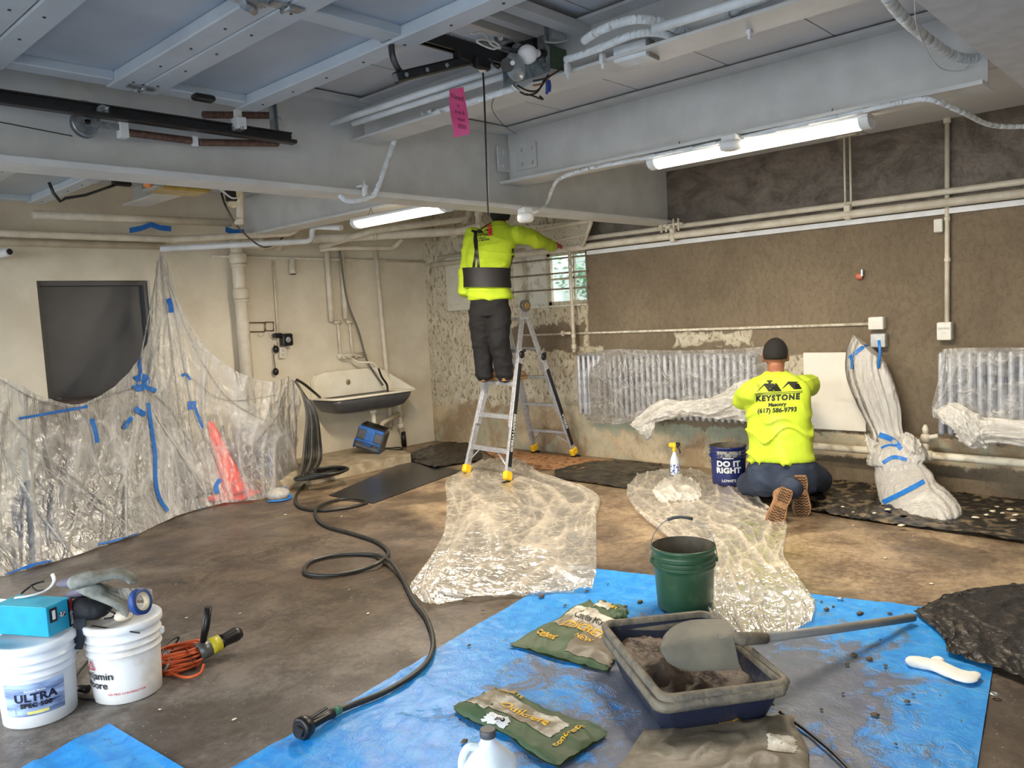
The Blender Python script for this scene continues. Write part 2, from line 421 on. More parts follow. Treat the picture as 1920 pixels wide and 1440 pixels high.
# window sash with panes
wnx = WB+.26; m_sash = M('weathered window frame paint', srgb(214, 206, 184), srgb(176, 164, 136), .7, scale=25, bump=.3)
w = struct(MB().box((wnx, 5.05+.02, 1.885), (.05, .04, .61)).box((wnx, 5.75, 1.885), (.05, .06, .61)).box((wnx, 5.41, WZ0+.035), (.05, .7, .05)).box((wnx, 5.41, WZ1-.03), (.05, .7, .05)), 'window_1', m_sash)
struct(MB().box((wnx, 5.40, 1.885), (.03, .022, .56)).box((wnx, 5.41, 1.885), (.03, .66, .022)).box((wnx, 5.41, 2.05), (.026, .66, .0)).box((wnx, 5.2, 1.885), (.02, .012, .56)), 'glazing_bar', m_sash, w)
gm, nt, p, oc = newmat('window glass'); p.inputs['Base Color'].default_value = (.9, .95, .95, 1); p.inputs['Transmission Weight'].default_value = 1; p.inputs['Roughness'].default_value = .12; p.inputs['IOR'].default_value = 1.2
struct(MB().box((wnx+.012, 5.41, 1.885), (.006, .68, .58)), 'window_pane', gm, w)
# unseen enclosing walls: garage-opening side with door openings, and the near side
mb = MB(); X0 = -1.0
def lbox(y0, y1, z0, z1): mb.box((X0-.15, (y0+y1)/2, (z0+z1)/2), (.3, y1-y0, z1-z0))
lbox(-2.9, -1.9, 0, 2.9); lbox(.8, 1.22, 0, 2.9); lbox(3.86, 4.34, 0, 2.9); lbox(6.9, 7.85, 0, 2.9)
for a, b in ((-1.9, .8), (1.22, 3.86), (4.34, 6.9)): lbox(a, b, 2.2, 2.9)
struct(mb, 'wall_left', m_wa)
struct(MB().box((2.95, -2.75, 1.45), (7.9, .3, 2.9)), 'wall_front', m_wa)
# ceiling boards with joints, and a lower strip beside the right wall
mb = MB(); y = -2.6
while y < 7.5:
    mb.box((1.75, y+.302, CZ+.03), (5.5, .596, .06)); y += .604
mb.box((1.9, 2.4, CZ+.1), (6.0, 10.4, .06))
yy = -2.6
while yy < 7.5:
    mb.box((5.55, yy+.605, 2.79), (2.10, 1.20, .04)); yy += 1.21
mb.box((5.5, 2.4, CZ+.1), (2.3, 10.4, .06)); mb.box((4.52, 2.4, 2.83), (.04, 10.4, .1))
struct(mb, 'ceiling', m_ceil)
# outside light well behind the window and driveway
m_out = M('light well concrete', srgb(170, 172, 168), srgb(130, 136, 130), .9, scale=4)
struct(MB().box((8.3, 5.5, 1.2), (.1, 3.0, 2.6)).box((7.65, 5.5, 1.3), (1.3, 3.0, .1)), 'trim_2', m_out)
struct(MB().box((-6, 2.5, -.12), (10, 20, .2)), 'trim_3', M('driveway asphalt', srgb(120, 120, 122), srgb(100, 100, 102), .9, scale=10))
mb = MB(); random.seed(3)
for i in range(700):
    c = V((random.gauss(7.75, .12), random.gauss(5.75, .28), random.gauss(1.9, .16))); a = V((random.uniform(-1, 1), random.uniform(-1, 1), random.uniform(-.5, .5))).normalized()*.035; b = a.cross(V((random.random(), random.random(), 1))).normalized()*.018
    mb.add([c-a, c-b, c+a, c+b], [(0, 1, 2, 3)])
sh = thing('shrub', 'leafy green shrub outside the small barred window', 'shrub', (7.75, 5.6, 1.35))
mb.build('foliage', M('shrub leaf', srgb(96, 150, 104), srgb(60, 112, 70), .6), sh)
MB().cyl((7.75, 5.72, 1.35), (7.75, 5.75, 1.9), .02).build('stem', M('bark', srgb(90, 74, 58)), sh)
# concrete kerb along the back wall
m_kerb = M('kerb concrete', srgb(186, 172, 146), srgb(150, 134, 108), .8, scale=8, bump=.3)
mb = MB(); mb.prism([(3.7, 6.62), (5.42, 6.60), (5.62, 7.1), (5.4, 7.56), (3.7, 7.56)], 2, -.01, .10)
struct(mb, 'trim_4', m_kerb)

# ---------------------------------------------------------------- steel beams
def ibeam(name, label, axis, a, b, c, z0, z1, w, tf=.02, tw=.012, extra=None):
    """I section: axis 0 = along x (c is y of the web) or 1 = along y (c is x of the web)"""
    h = w/2
    poly = [(c-h, z0), (c+h, z0), (c+h, z0+tf), (c+tw/2, z0+tf), (c+tw/2, z1-tf), (c+h, z1-tf), (c+h, z1), (c-h, z1), (c-h, z1-tf), (c-tw/2, z1-tf), (c-tw/2, z0+tf), (c-h, z0+tf)]
    o = MB().prism(poly, axis, a, b).build(name, m_steel); return tag(o, label, 'beam')
GY, GZ = 4.06, 2.275
ibeam('steel_girder', 'deep grey steel girder crossing the whole garage behind the opener cord', 0, -.98, 6.59, GY, GZ, 2.85, .22, .03)
tag(ibeam('steel_beam', 'deep pale grey beam above the right-hand tube light, bolted to the girder', 1, .95, GY-.02, 4.42, 2.46, 2.85, .22, .02), None)
ibeam('steel_beam', 'pale grey beam behind the girder, above the left-hand tube light', 1, GY+.02, 7.54, 4.22, 2.43, 2.85, .22, .02)
ibeam('steel_beam', 'shallow grey steel beam behind the near garage door opener motor', 1, 1.1, GY-.02, 3.12, 2.61, 2.84, .20, .014)
ibeam('steel_beam', 'shallow grey beam stub behind the far garage door opener', 1, GY+.02, 7.2, 3.0, 2.63, 2.80, .2, .014)
o = MB().prism([(.82, 2.44), (1.12, 2.855), (.2, 2.855), (.2, 2.44)], 0, 1.9, 6.59).build('boxed_beam', M('painted boxed beam', srgb(206, 206, 206), None, .7, bump=.1)); tag(o, 'plastered pale grey boxed beam at the top right corner', 'beam')
# wood-lined channel beyond the deep beam
o = MB().box((4.72, 2.5, 2.66), (.30, 3.0, .02)).box((4.87, 2.5, 2.68), (.02, 3.0, .07)).build('soffit_channel', m_steel); tag(o, 'shallow soffit channel running between the deep beam and the right wall', 'channel')
# bolted clip angles at the joint of beam and girder
cl = thing('beam_connector', 'bolted angle plates joining the deep beam to the girder', 'bracket', (4.35, 4.0, 2.55))
MB().box((4.405, 3.86, 2.64), (.012, .20, .18)).build('angle_plate', m_steel, cl); MB().box((4.35, 4.035, 2.64), (.12, .012, .18)).build('angle_plate', m_steel, cl)
for dy in (-.05, .05):
    for dz in (-.05, .05): MB().cyl((4.40, 3.85+dy, 2.64+dz), (4.385, 3.85+dy, 2.64+dz), .014, n=6).build('bolt', m_steel, cl)
for dz in (-.05, .05): MB().cyl((4.34, 4.03, 2.64+dz), (4.34, 4.01, 2.64+dz), .016, n=6).build('bolt', m_steel, cl)

# ---------------------------------------------------------------- tube lights
m_tube = M('lit tube lens', (1, .93, .82), (1, .93, .82), .4, emit=((1.0, .86, .68), 11.0))
def tubelight(label, x, y0, y1, z):
    t = thing('tube_light', label, 'light', (x, (y0+y1)/2, z), 'wraparound tube lights')
    prof = [(x+.06*cos(a), z+.005-.045*sin(a)) for a in [pi*i/10 for i in range(11)]]
    b = MB().box((x, (y0+y1)/2, z+.02), (.125, y1-y0, .03), bev=.008).build('light_housing', m_white, t)
    MB().prism(prof, 1, y0+.05, y1-.05).build('light_lens', m_tube, t)
    for e in (y0, y1-.05):
        pr_ = [(x+.064*cos(a), z+.008-.05*sin(a)) for a in [pi*i/10 for i in range(11)]]
        MB().prism(pr_, 1, e, e+.05).build('end_cap', m_white, t)
    for yy in (y0+.2, y1-.2):
        MB().tube([(x-.03, yy, z+.03), (x, yy, z+.10), (x+.03, yy, z+.03)], .003, 6).build('hanging_clip', m_galv, t)
    l = area('tube_glow', (x, (y0+y1)/2, z-.055), (0, 0, 0), .1, y1-y0-.15, 52, (1.0, .87, .70)); l.parent = t; l.location = (0, 0, -.055)
    return t
tubelight('lit four-foot tube light hanging under the deep right-hand beam', 4.385, 1.47, 2.80, 2.41)
tubelight('lit four-foot tube light beside the standing worker, under the rear beam', 3.96, 4.22, 5.32, 2.31)
# ================================================================ overhead garage doors, tracks, openers
m_gdoor = M('garage door steel', srgb(172, 184, 196), srgb(158, 170, 184), .38, .25, scale=3)
m_gdoor2 = M('garage door framing', srgb(186, 196, 204), srgb(172, 182, 190), .42, .15, scale=3)
m_spring = M('rusty brown spring', srgb(120, 92, 80), srgb(88, 66, 60), .6, .4, scale=40)
def gdoor(label, y0, y1, zb, xe, holes=True):
    t = thing('garage_door', label, 'garage door', (xe, (y0+y1)/2, zb)); yc = (y0+y1)/2
    for k in range(5):
        x1 = xe-.62*k; x0 = x1-.615
        MB().box(((x0+x1)/2, yc, zb+.052), (x1-x0, y1-y0, .008)).build('door_skin', m_gdoor, t)
        for xa in (x0+.055, x1-.055):
            MB().box((xa, yc, zb+.025), (.11, y1-y0, .05), bev=.006).build('rail', m_gdoor2, t)
        for ya in (y0+.05, yc, y1-.05):
            MB().box(((x0+x1)/2, ya, zb+.03), (x1-x0-.22, .10, .042), bev=.004).build('stile', m_gdoor2, t)
        if k < 4:
            for ya in (y0+.1, yc-.05, y1-.1):
                h = MB().box((x0, ya, zb-.004), (.12, .05, .006)).tube([(x0, ya-.03, zb-.012), (x0, ya+.03, zb-.012)], .008, 8).build('hinge', m_galv, t)
        b = MB()
        for j in range(9):
            ya = y0+.15+j*(y1-y0-.3)/8
            for xa in (x0+.05, x1-.05): b.cyl((xa, ya, zb+.001), (xa, ya, zb-.003), .006, n=6)
        b.build('screw', m_blackmetal, t)
    return t
gdoor('nearest overhead garage door, open flat under the ceiling at top left', 1.27, 3.74, 2.60, 2.21)
gdoor('farther overhead garage door, open flat behind the grey girder', 4.38, 6.84, 2.545, 2.16)
def track(label, y, z, x1, gap):
    t = thing('door_track', label, 'track', (x1, y, z))
    poly = [(y-.03, z), (y-.022, z-.004), (y+.022, z-.004), (y+.03, z), (y+.03, z+.062), (y+.012, z+.062), (y+.012, z+.054), (y+.022, z+.054), (y+.022, z+.008), (y-.022, z+.008), (y-.022, z+.015), (y-.03, z+.015)]
    MB().prism(poly, 0, -.95, x1).build('track_channel', m_blackmetal, t)
    h = MB().box((x1-.09, y+.05, z+.19), (.035, .004, .36)).box((x1-.07, y+.045, z+.19), (.004, .03, .36)).build('hanger_angle', m_galv, t)
    MB().box((x1-.32, y-.005, z+.06), (.05, .07, .06), bev=.004).box((x1-.32, y+.0, z+.10), (.03, .03, .06)).build('roller_bracket', m_white, t)
    for xx in (x1-.33, x1-.98, x1-1.6):
        MB().cyl((xx, y-.005, z+.03), (xx, y+.02, z+.03), .024, n=14).cyl((xx, y-.06, z+.03), (xx, y, z+.03), .006, n=8).build('roller', m_galv, t)
    return t
track('black track carrying the nearest garage door, ending at the girder face', 3.82, 2.49, 2.47, 0)
track('black track of the farther garage door at the far left', 6.9, 2.42, 1.86, 0)
# extension springs and pulley beside the near track
sp = thing('extension_spring', 'brown extension spring stretched below the near garage door track', 'spring', (1.9, 3.88, 2.45))
for (a, b) in (((1.62, 3.9, 2.455), (1.93, 3.9, 2.455)), ((1.97, 3.9, 2.452), (2.42, 3.9, 2.50))):
    a, b = V(a), V(b); n = 46; pts = []
    mb = MB().tube([a.lerp(b, i/60) for i in range(61)], [.0165+.0025*(i % 2) for i in range(61)], 10); mb.build('coil', m_spring, sp)
MB().box((1.60, 3.895, 2.46), (.04, .05, .07), bev=.003).build('spring_clip', m_white, sp); MB().box((1.95, 3.9, 2.455), (.03, .02, .05), bev=.003).build('spring_clip', m_white, sp)
sp = thing('extension_spring', 'rusty spring end hooked to the hanger angle above the near track', 'spring', (2.3, 3.9, 2.6))
MB().tube([V((2.02, 3.93, 2.60)).lerp(V((2.40, 3.9, 2.645)), i/40) for i in range(41)], [.017+.0025*(i % 2) for i in range(41)], 10).build('coil', m_spring, sp)
MB().tube([(2.40, 3.9, 2.645), (2.43, 3.89, 2.64), (2.44, 3.88, 2.62)], .004, 6).build('hook', m_galv, sp)
pu = thing('cable_pulley', 'round grey cable pulley hanging beside the near garage door track', 'pulley', (1.46, 3.88, 2.48))
c = V((1.44, 3.9, 2.47)); RX90 = Matrix.Rotation(pi/2, 3, 'X')
MB().lathe([(.02, -.01), (.05, -.012), (.062, -.016), (.055, 0), (.062, .016), (.05, .012), (.02, .01)], c, 28, RX90, True, True).build('wheel', m_galv, pu)
MB().cyl(c+V((0, .02, 0)), c-V((0, .03, 0)), .008).build('axle', m_blackmetal, pu); MB().box(c+V((.07, -.02, .0)), (.16, .004, .03)).box(c+V((.0, -.02, .05)), (.03, .004, .10)).build('fork', m_galv, pu)
tag(MB().tube([(-.9, 3.93, 2.60), (1.39, 3.93, 2.415), ], .0025, 6).build('lift_cable', m_blackmetal), 'thin steel lift cable running to the round pulley', 'cable')
o = MB().box((1.86, 3.60, 2.585), (.10, .05, .03), bev=.008).build('rubber_bumper', m_black); tag(o, 'small black rubber bumper on the underside of the near garage door', 'bumper')
# bearing bracket at top of frame
lk = thing('door_lock', 'chrome lock bolt on the near garage door at the top edge', 'lock', (1.62, 2.6, 2.56)); c = fl(455, 8, 2.57)
MB().cyl(c, c+V((.06, .03, .0)), .014).build('bolt', m_galv, lk); MB().box(c+V((.03, 0, .02)), (.10, .05, .02)).build('plate', m_galv, lk)
m_lock = None

# near opener
OY = 2.54
op = thing('garage_door_opener', 'exposed garage door opener motor with a white bulb, near the ceiling', 'opener', (3.05, OY, 2.60))
MB().box((1.45, OY-.018, 2.665), (3.1, .012, .045)).box((1.45, OY+.018, 2.665), (3.1, .012, .045)).box((1.45, OY, 2.69), (3.1, .05, .006)).build('rail', m_blackmetal, op)
MB().box((1.60, OY+.0, 2.70), (2.9, .03, .012)).build('chain_guard', m_galv, op)
qm = lambda x, y, dy=-.10: onplane(x, y, 1, OY+dy)
def slab(name, pxs, dy, th, mat, par):
    P = [qm(x, y, dy) for x, y in pxs]; n = len(P); return MB().add(P+[p+V((0, th, 0)) for p in P], [tuple(range(n-1, -1, -1)), tuple(range(n, 2*n))]+[(i, (i+1) % n, n+(i+1) % n, n+i) for i in range(n)], False).build(name, mat, par)
slab('chassis_plate', [(944, 118), (1028, 90), (1030, 134), (944, 165)], -.10, .004, M('blue-grey zinc plate', srgb(150, 166, 176), srgb(112, 126, 136), .35, .5, scale=30), op)
slab('side_plate', [(1022, 40), (1029, 40), (1031, 134), (1024, 137)], -.11, .05, m_galv, op)
slab('rear_bracket', [(934, 66), (1022, 40), (1022, 84), (950, 112)], .06, .03, M('dark bracket', srgb(84, 88, 92), srgb(48, 50, 54), .35, .6, scale=20), op)
MB().tube([qm(938, 70, .05), qm(1022, 46, .05)], .016, 10).tube([qm(930, 84, .05), qm(1010, 60, .05)], .010, 10).build('torsion_bar', m_galv, op)
for i, (x, y) in enumerate(((952, 132), (953, 152), (966, 146), (1003, 139), (1012, 112), (1020, 122))): MB().cyl(qm(x, y, -.1), qm(x, y, -.108), .010, n=10).build('plate_hole', m_blackmetal, op)
w_ = qm(967, 126, -.13); MB().lathe([(.001, .012), (.03, .012), (.058, .006), (.062, -.006), (.001, -.012)], w_, 30, Matrix.Rotation(pi/2, 3, 'X'), True, True).build('drive_sprocket', M('sprocket steel', srgb(190, 196, 200), srgb(150, 158, 164), .3, .5), op)
MB().cyl(qm(951, 122, -.10), qm(951, 122, -.14), .03, n=20).build('shaft_seal', m_black, op); MB().cyl(qm(961, 118, -.145), qm(961, 118, -.16), .010, n=12).build('shaft_nut', m_white, op)
MB().tube([qm(972, 100, .0), qm(1016, 86, .0)], [.045, .045], 20).build('motor', M('dark motor', srgb(96, 100, 104), srgb(60, 62, 66), .35, .6, scale=20), op)
MB().tube([qm(905, 88, 0), qm(1000, 116, 0)], .010, 8).tube([qm(900, 80, 0), qm(1000, 104, 0)], .012, 8).build('rail_end', m_galv, op)
bu = at(990, 102, 4.0); bu = onplane(990, 102, 1, OY-.12)
m_bulb = M('opal bulb glass', srgb(250, 250, 250), srgb(246, 246, 248), .25)
bl = MB().lathe([(.002, -.05), (.022, -.044), (.038, -.028), (.043, -.004), (.036, .022), (.022, .045), (.017, .07), (.017, .075)], bu, 24, Matrix.Rotation(radians(75), 3, 'Y'), True, True).build('light_bulb', m_bulb, op)
MB().cyl(bu+V((.07, 0, .016)), bu+V((.115, 0, .028)), .019).build('bulb_socket', m_black, bl)
MB().add([qm(1031, 84), qm(1062, 94), qm(1062, 134), qm(1031, 128)]+[qm(1031, 84, -.095), qm(1062, 94, -.095), qm(1062, 134, -.095), qm(1031, 128, -.095)], [(3, 2, 1, 0), (4, 5, 6, 7), (0, 1, 5, 4), (1, 2, 6, 5), (2, 3, 7, 6), (3, 0, 4, 7)], False).build('circuit_board', M('green circuit board', srgb(74, 92, 70), srgb(56, 72, 54), .5, scale=60), op)
for i, (colr, pts) in enumerate((((20, 20, 22), ((962, 158), (975, 172), (990, 178), (1008, 172), (1020, 150))), ((20, 20, 22), ((970, 160), (990, 170), (1010, 168), (1028, 140))), ((225, 225, 220), ((960, 160), (972, 170), (986, 176), (992, 178))),
    ((20, 20, 22), ((985, 176), (1000, 180), (1010, 184), (1018, 186), (1012, 180))), ((150, 100, 60), ((1000, 160), (1018, 156), (1035, 140), (1045, 134))), ((40, 70, 150), ((1025, 150), (1026, 165), (1025, 176))), ((40, 70, 150), ((1029, 150), (1031, 162), (1030, 172))), ((20, 20, 22), ((1000, 152), (1025, 146), (1048, 132))),
    ((225, 225, 220), ((884, 64), (905, 62), (922, 84), (938, 90), (926, 78), (900, 74), (896, 80), (925, 92), (936, 84))), ((225, 225, 220), ((1022, 78), (1040, 80), (1065, 76))), ((20, 20, 22), ((918, 108), (925, 120), (934, 128), (937, 122))))):
    MB().tube(crom([qm(x, y, -.13) for x, y in pts], 6), .0045 if colr[0] != 40 else .007, 6).build('wire', M('wire %d' % colr[0], srgb(*colr), None, .5), op)
for xx, yy in ((2.93, OY+.10), (3.17, OY+.10), (3.17, OY-.08)):
    MB().box((xx, yy, 2.745), (.003, .03, .22)).box((xx+.012, yy, 2.745), (.025, .003, .22)).build('hanger_strap', m_galv, op)
for i, (x, y, w_, lab) in enumerate(((1000, 28, .075, 'widest galvanised strut channel above the opener, nearest the camera'), (950, 42, .05, 'middle galvanised strut channel above the opener rail'), (905, 52, .045, 'farthest galvanised strut channel, just above the black opener rail'))):
    p = fl(x, y, 2.80); tag(MB().prism([(p.y-w_/2, 2.79), (p.y+w_/2, 2.79), (p.y+w_/2, 2.83), (p.y+w_/2-.005, 2.83), (p.y+w_/2-.005, 2.796), (p.y-w_/2+.005, 2.796), (p.y-w_/2+.005, 2.83), (p.y-w_/2, 2.83)], 0, 1.2, 3.3 if i == 0 else 3.1).build('strut_channel', m_steel), lab, 'channel')
# trolley and arm
ar = thing('opener_arm', 'curved black arm linking the opener trolley to the near garage door', 'arm', (2.3, OY, 2.5))
MB().box((2.56, OY, 2.635), (.17, .05, .055), bev=.01).box((2.60, OY-.03, 2.61), (.09, .03, .05), bev=.008).build('trolley', m_black, ar)
a0 = onplane(733, 78, 1, OY); a1 = onplane(738, 112, 1, OY); a2 = onplane(757, 138, 1, OY); a3 = onplane(740, 146, 1, OY); a4 = onplane(892, 110, 1, OY)
MB().tube(crom([a0, a1, a2, onplane(800, 133, 1, OY)], 8), .017, 8, flat=.5).build('bent_bar', m_blackmetal, ar)
d = (a4-a3).normalized(); c = (a3+a4)/2; L = (a4-a3).length; rot = Matrix.Rotation(-math.asin(d.z), 3, 'Y')
b = MB().box(c, (L, .03, .042), rot, .006); b.build('straight_bar', m_blackmetal, ar)
for k in range(3): q = a3+d*(.05+k*.12); MB().cyl(q+V((0, -.016, 0)), q+V((0, -.022, 0)), .009, n=8).build('bolt', m_galv, ar)
MB().box(a0+V((0, 0, .01)), (.07, .06, .03), bev=.004).build('door_bracket', m_galv, ar)
# pull cord with pink tag
c0 = onplane(905, 128, 1, OY-.02)
cord = [c0]; 
for (x, y) in ((908, 180), (912, 300), (915, 392)): cord.append(onplane(x, y, 1, OY-.02))
cord.append(cord[-1]+V((0, 0, -.02)))
pc = thing('release_cord', 'long black release cord hanging from the opener trolley', 'cord', cord[-1])
MB().tube(crom(cord, 8), .0042, 8).build('rope', m_black, pc); MB().ball(c0, .02).build('knot', M('cream knot', srgb(210, 200, 180)), pc)
tg = thing('paper_tag', 'bright pink paper tag hanging from the overhead conduit', 'tag', onplane(862, 255, 1, 2.7))
g_tag = fl(852, 171, 2.69); Y_ = 2.72; pts = [onplane(x, y, 1, Y_) for x, y in ((842, 172), (849, 165), (867, 163), (871, 170), (881, 252), (852, 258))]
m_pink = M('fluorescent pink paper', srgb(255, 110, 175), srgb(255, 96, 165), .6, emit=None)
rows = [[onplane(x, y, 1, Y_+dy) for (x, y) in r] for r, dy in ((((843, 168), (856, 165), (869, 163)), 0), (((843, 200), (858, 200), (874, 196)), .012), (((848, 230), (862, 228), (879, 226)), -.006), (((852, 258), (866, 255), (881, 251)), .01))]
g = surf(rows, 12, 6); b = MB(); b.grid(g); b.grid([[p+V((0, .0012, 0)) for p in r][::-1] for r in g]); b.build('card', m_pink, tg)
m_ink = M('dark ink', srgb(60, 20, 40), None, .7)
for body, (x, y), sz in (("Need", (857, 183), .035), ("to", (859, 198), .02), ("drain &", (861, 211), .022), ("repair", (864, 224), .022), ("IIIIIII", (866, 238), .03)):
    p = onplane(x, y, 1, Y_-.008); flat_text('handwriting', body, sz, p, (1, 0, -.02), (-.08, 0, 1), m_ink, tg, lift=.002)
MB().tube([onplane(857, 166, 1, Y_), g_tag], .0015, 5).build('string', m_white, tg)

# far opener
OY2 = 5.6
op = thing('garage_door_opener', 'far garage door opener with a gold metal housing, below the girder edge', 'opener', (2.65, OY2, 2.5))
q = lambda x, y: onplane(x, y, 1, OY2)
MB().box((1.3, OY2, 2.575), (2.5, .03, .03)).box((1.3, OY2, 2.61), (2.5, .05, .008)).build('rail', m_blackmetal, op)
MB().box((2.66, OY2, 2.545), (.34, .24, .10), bev=.012).build('motor_housing', M('gold metal housing', srgb(178, 156, 88), srgb(150, 130, 70), .35, .5, scale=8), op)
MB().box((2.46, OY2-.02, 2.545), (.06, .22, .09), bev=.01).build('front_plate', m_galv, op)
MB().ball((2.41, OY2-.06, 2.53), .03).build('light_bulb', M('amber bulb', srgb(230, 140, 70), None, .2), op)
MB().box((2.95, OY2, 2.62), (.04, .5, .04)).box((2.84, OY2+.1, 2.66), (.03, .03, .14)).build('hanger', m_galv, op)
MB().tube(crom([(2.83, OY2-.05, 2.57), (2.92, OY2-.08, 2.53), (3.0, OY2-.1, 2.47), (3.1, OY2-.05, 2.50)], 6), .006, 6).build('wire', m_white, op)
ar = thing('opener_arm', 'bent black arm of the far garage door opener', 'arm', (2.0, OY2, 2.42))
MB().tube([q(92, 342), q(100, 362), q(113, 378), q(122, 372), q(160, 366), q(222, 345)], .016, 8, flat=.6).build('bent_bar', m_blackmetal, ar)
MB().box(q(228, 342), (.12, .04, .05), bev=.008).build('trolley', m_black, ar)
# junction gadget and power cable below the girder
jb = thing('junction_box', 'open junction box with black relay and cable, hanging beside the drain stack', 'box', q(432, 375))
MB().box(q(432, 352), (.07, .05, .20), bev=.006).build('relay', m_black, jb); MB().box(q(444, 350), (.05, .07, .18), bev=.01).box(q(437, 383), (.06, .05, .05), bev=.01).build('cover', M('ivory plastic', srgb(222, 212, 176)), jb)
MB().tube(crom([q(415, 362), q(425, 390), onplane(450, 430, 1, 6.2), onplane(490, 462, 1, 6.8), onplane(515, 458, 1, 7.1), onplane(535, 440, 1, 7.3)], 8), .008, 8).build('cable', m_black, jb)

# ================================================================ pipes and conduits
def pipe(label, pts, r, mat=None, bend=.06, name='pipe', cat='pipe', coll=(), n=14, group=None):
    P = bendpipe(pts, bend)
    if not coll:
        return tag(MB().tube(P, r, n).build(name, mat or m_pipe), label, cat, group)
    t = thing(name, label, cat, (V(pts[0])+V(pts[-1]))/2)
    MB().tube(P, r, n).build('pipe_run', mat or m_pipe, t)
    for c in coll:
        a, d, rr, ln = V(c[0]), V(c[1]).normalized(), c[2], c[3]
        MB().tube([a-d*ln/2, a-d*ln*.3, a+d*ln*.3, a+d*ln/2], [rr*.92, rr, rr, rr*.92], n+4).build('collar', mat or m_pipe, t)
    return t
X = (1, 0, 0); Y = (0, 1, 0); Z = (0, 0, 1)
# right wall pipes
px_ = lambda x, y, X_=6.52: onplane(x, y, 0, X_)
pipe('thick cream pipe, lowest of the pair running the length of the right wall', [(6.50, -2.5, 2.155), (6.50, 5.6, 2.165), (6.50, 7.3, 2.17)], .032, coll=[((6.5, 3.95, 2.16), Y, .04, .05), ((6.5, 3.3, 2.16), Y, .036, .03), ((6.5, 5.2, 2.165), Y, .038, .05)])
pipe('cream pipe above the thick one on the right wall, mortar on its top', [(6.53, -2.5, 2.235), (6.53, 7.2, 2.25)], .024)
tag(MB().prism([(6.56, 2.085), (6.60, 2.085), (6.60, 2.125), (6.56, 2.125)], 1, -2.5, 5.0).build('cable_tray', m_white), 'grey cable trunking tucked below the wall pipes', 'trunking')
pipe('vertical cream conduit dropping to the right-hand grey switch box', [(6.57, 1.675, 2.79), (6.57, 1.685, 1.29)], .017, coll=[((6.57, 1.676, 2.76), Z, .026, .05), ((6.57, 1.68, 2.05), Z, .022, .03), ((6.57, 1.68, 1.75), Z, .022, .03)])
hr = thing('pipe_hanger', 'double rod hanger holding the wall pipes below the tube light', 'hanger', (6.5, 2.37, 2.2))
for dy in (-.022, .022): MB().cyl((6.51, 2.37+dy, 2.77), (6.51, 2.37+dy, 2.2), .008).build('rod', m_pipe, hr)
MB().box((6.51, 2.37, 2.765), (.05, .16, .01)).build('top_plate', m_pipe, hr); MB().box((6.50, 2.37, 2.18), (.05, .05, .12), bev=.01).build('clevis', m_pipe, hr)
hc = thing('beam_clamp', 'cream beam clamp gripping pipes at the end of the girder', 'clamp', (6.45, 3.95, 2.2))
MB().box((6.46, 3.95, 2.24), (.10, .05, .03), bev=.006).box((6.50, 3.95, 2.17), (.05, .05, .13), bev=.01).build('clamp_body', m_pipe, hc)
for dy in (-.09, -.04, .04, .09): MB().cyl((6.45, 3.95+dy, 2.20), (6.45, 3.95+dy, 2.31), .01, n=6).build('bolt', m_pipe, hc)
MB().box((6.47, 3.95, 2.26), (.03, .24, .02)).build('strap', m_pipe, hc)
m_mortar = M('white splash', srgb(232, 226, 210), srgb(190, 176, 150), .9, scale=30)
pipe('thin white-splashed conduit running level above the long radiator', [(6.585, 6.0, 1.29), (6.585, 2.2, 1.295)], .012, m_mortar)
vp = pipe('vertical cream pipe in front of the barred window', [(6.50, 5.17, 2.16), (6.50, 5.17, 1.10)], .019, coll=[((6.5, 5.17, 1.16), Z, .027, .05), ((6.5, 5.17, 1.98), Z, .024, .03), ((6.5, 5.17, 1.27), Z, .024, .04)])
tag(MB().cyl((6.5, 5.2, 1.30), (6.5, 5.30, 1.30), .014).cyl((6.5, 5.30, 1.30), (6.5, 5.32, 1.30), .028).build('valve_handle', m_pipe, vp))
# window bars
bars = [2.08, 1.925, 1.76]
for i, z in enumerate(bars):
    o = MB().tube([(6.57, 6.12, z+.01), (6.57, 5.0, z)], .009, 8).build('window_bar', M('weathered iron bar', srgb(150, 138, 118), srgb(110, 98, 80), .6)); tag(o, ('topmost', 'middle', 'lowest')[i]+' horizontal iron bar across the small window', 'bar', 'window bars')
# bottom radiator pipe
bp = pipe('thick cream heating pipe low along the right wall, mortar-splashed', [(6.46, 3.2, .31), (6.46, -1.2, .27)], .03, M('splashed pipe', srgb(226, 218, 196), srgb(182, 168, 138), .6, scale=7, thr=(.5, .62)), coll=[((6.46, 1.82, .295), Y, .042, .12), ((6.46, 1.82, .295), Y, .05, .03)])
vv = thing('radiator_valve', 'cream radiator valve rising from the low heating pipe', 'valve', (6.46, 1.81, .32))
MB().tube([(6.46, 1.81, .30), (6.46, 1.81, .40)], .024).build('riser', m_pipe, vv); MB().tube([(6.46, 1.81, .40), (6.46, 1.81, .44), (6.46, 1.81, .46)], [.036, .036, .026]).build('valve_body', m_pipe, vv); MB().tube([(6.46, 1.81, .46), (6.46, 1.81, .50), (6.46, 1.81, .53)], [.02, .024, .01]).build('spindle', m_pipe, vv)
MB().cyl((6.46, 1.80, .43), (6.46, 1.72, .45), .018).build('elbow', m_pipe, vv)
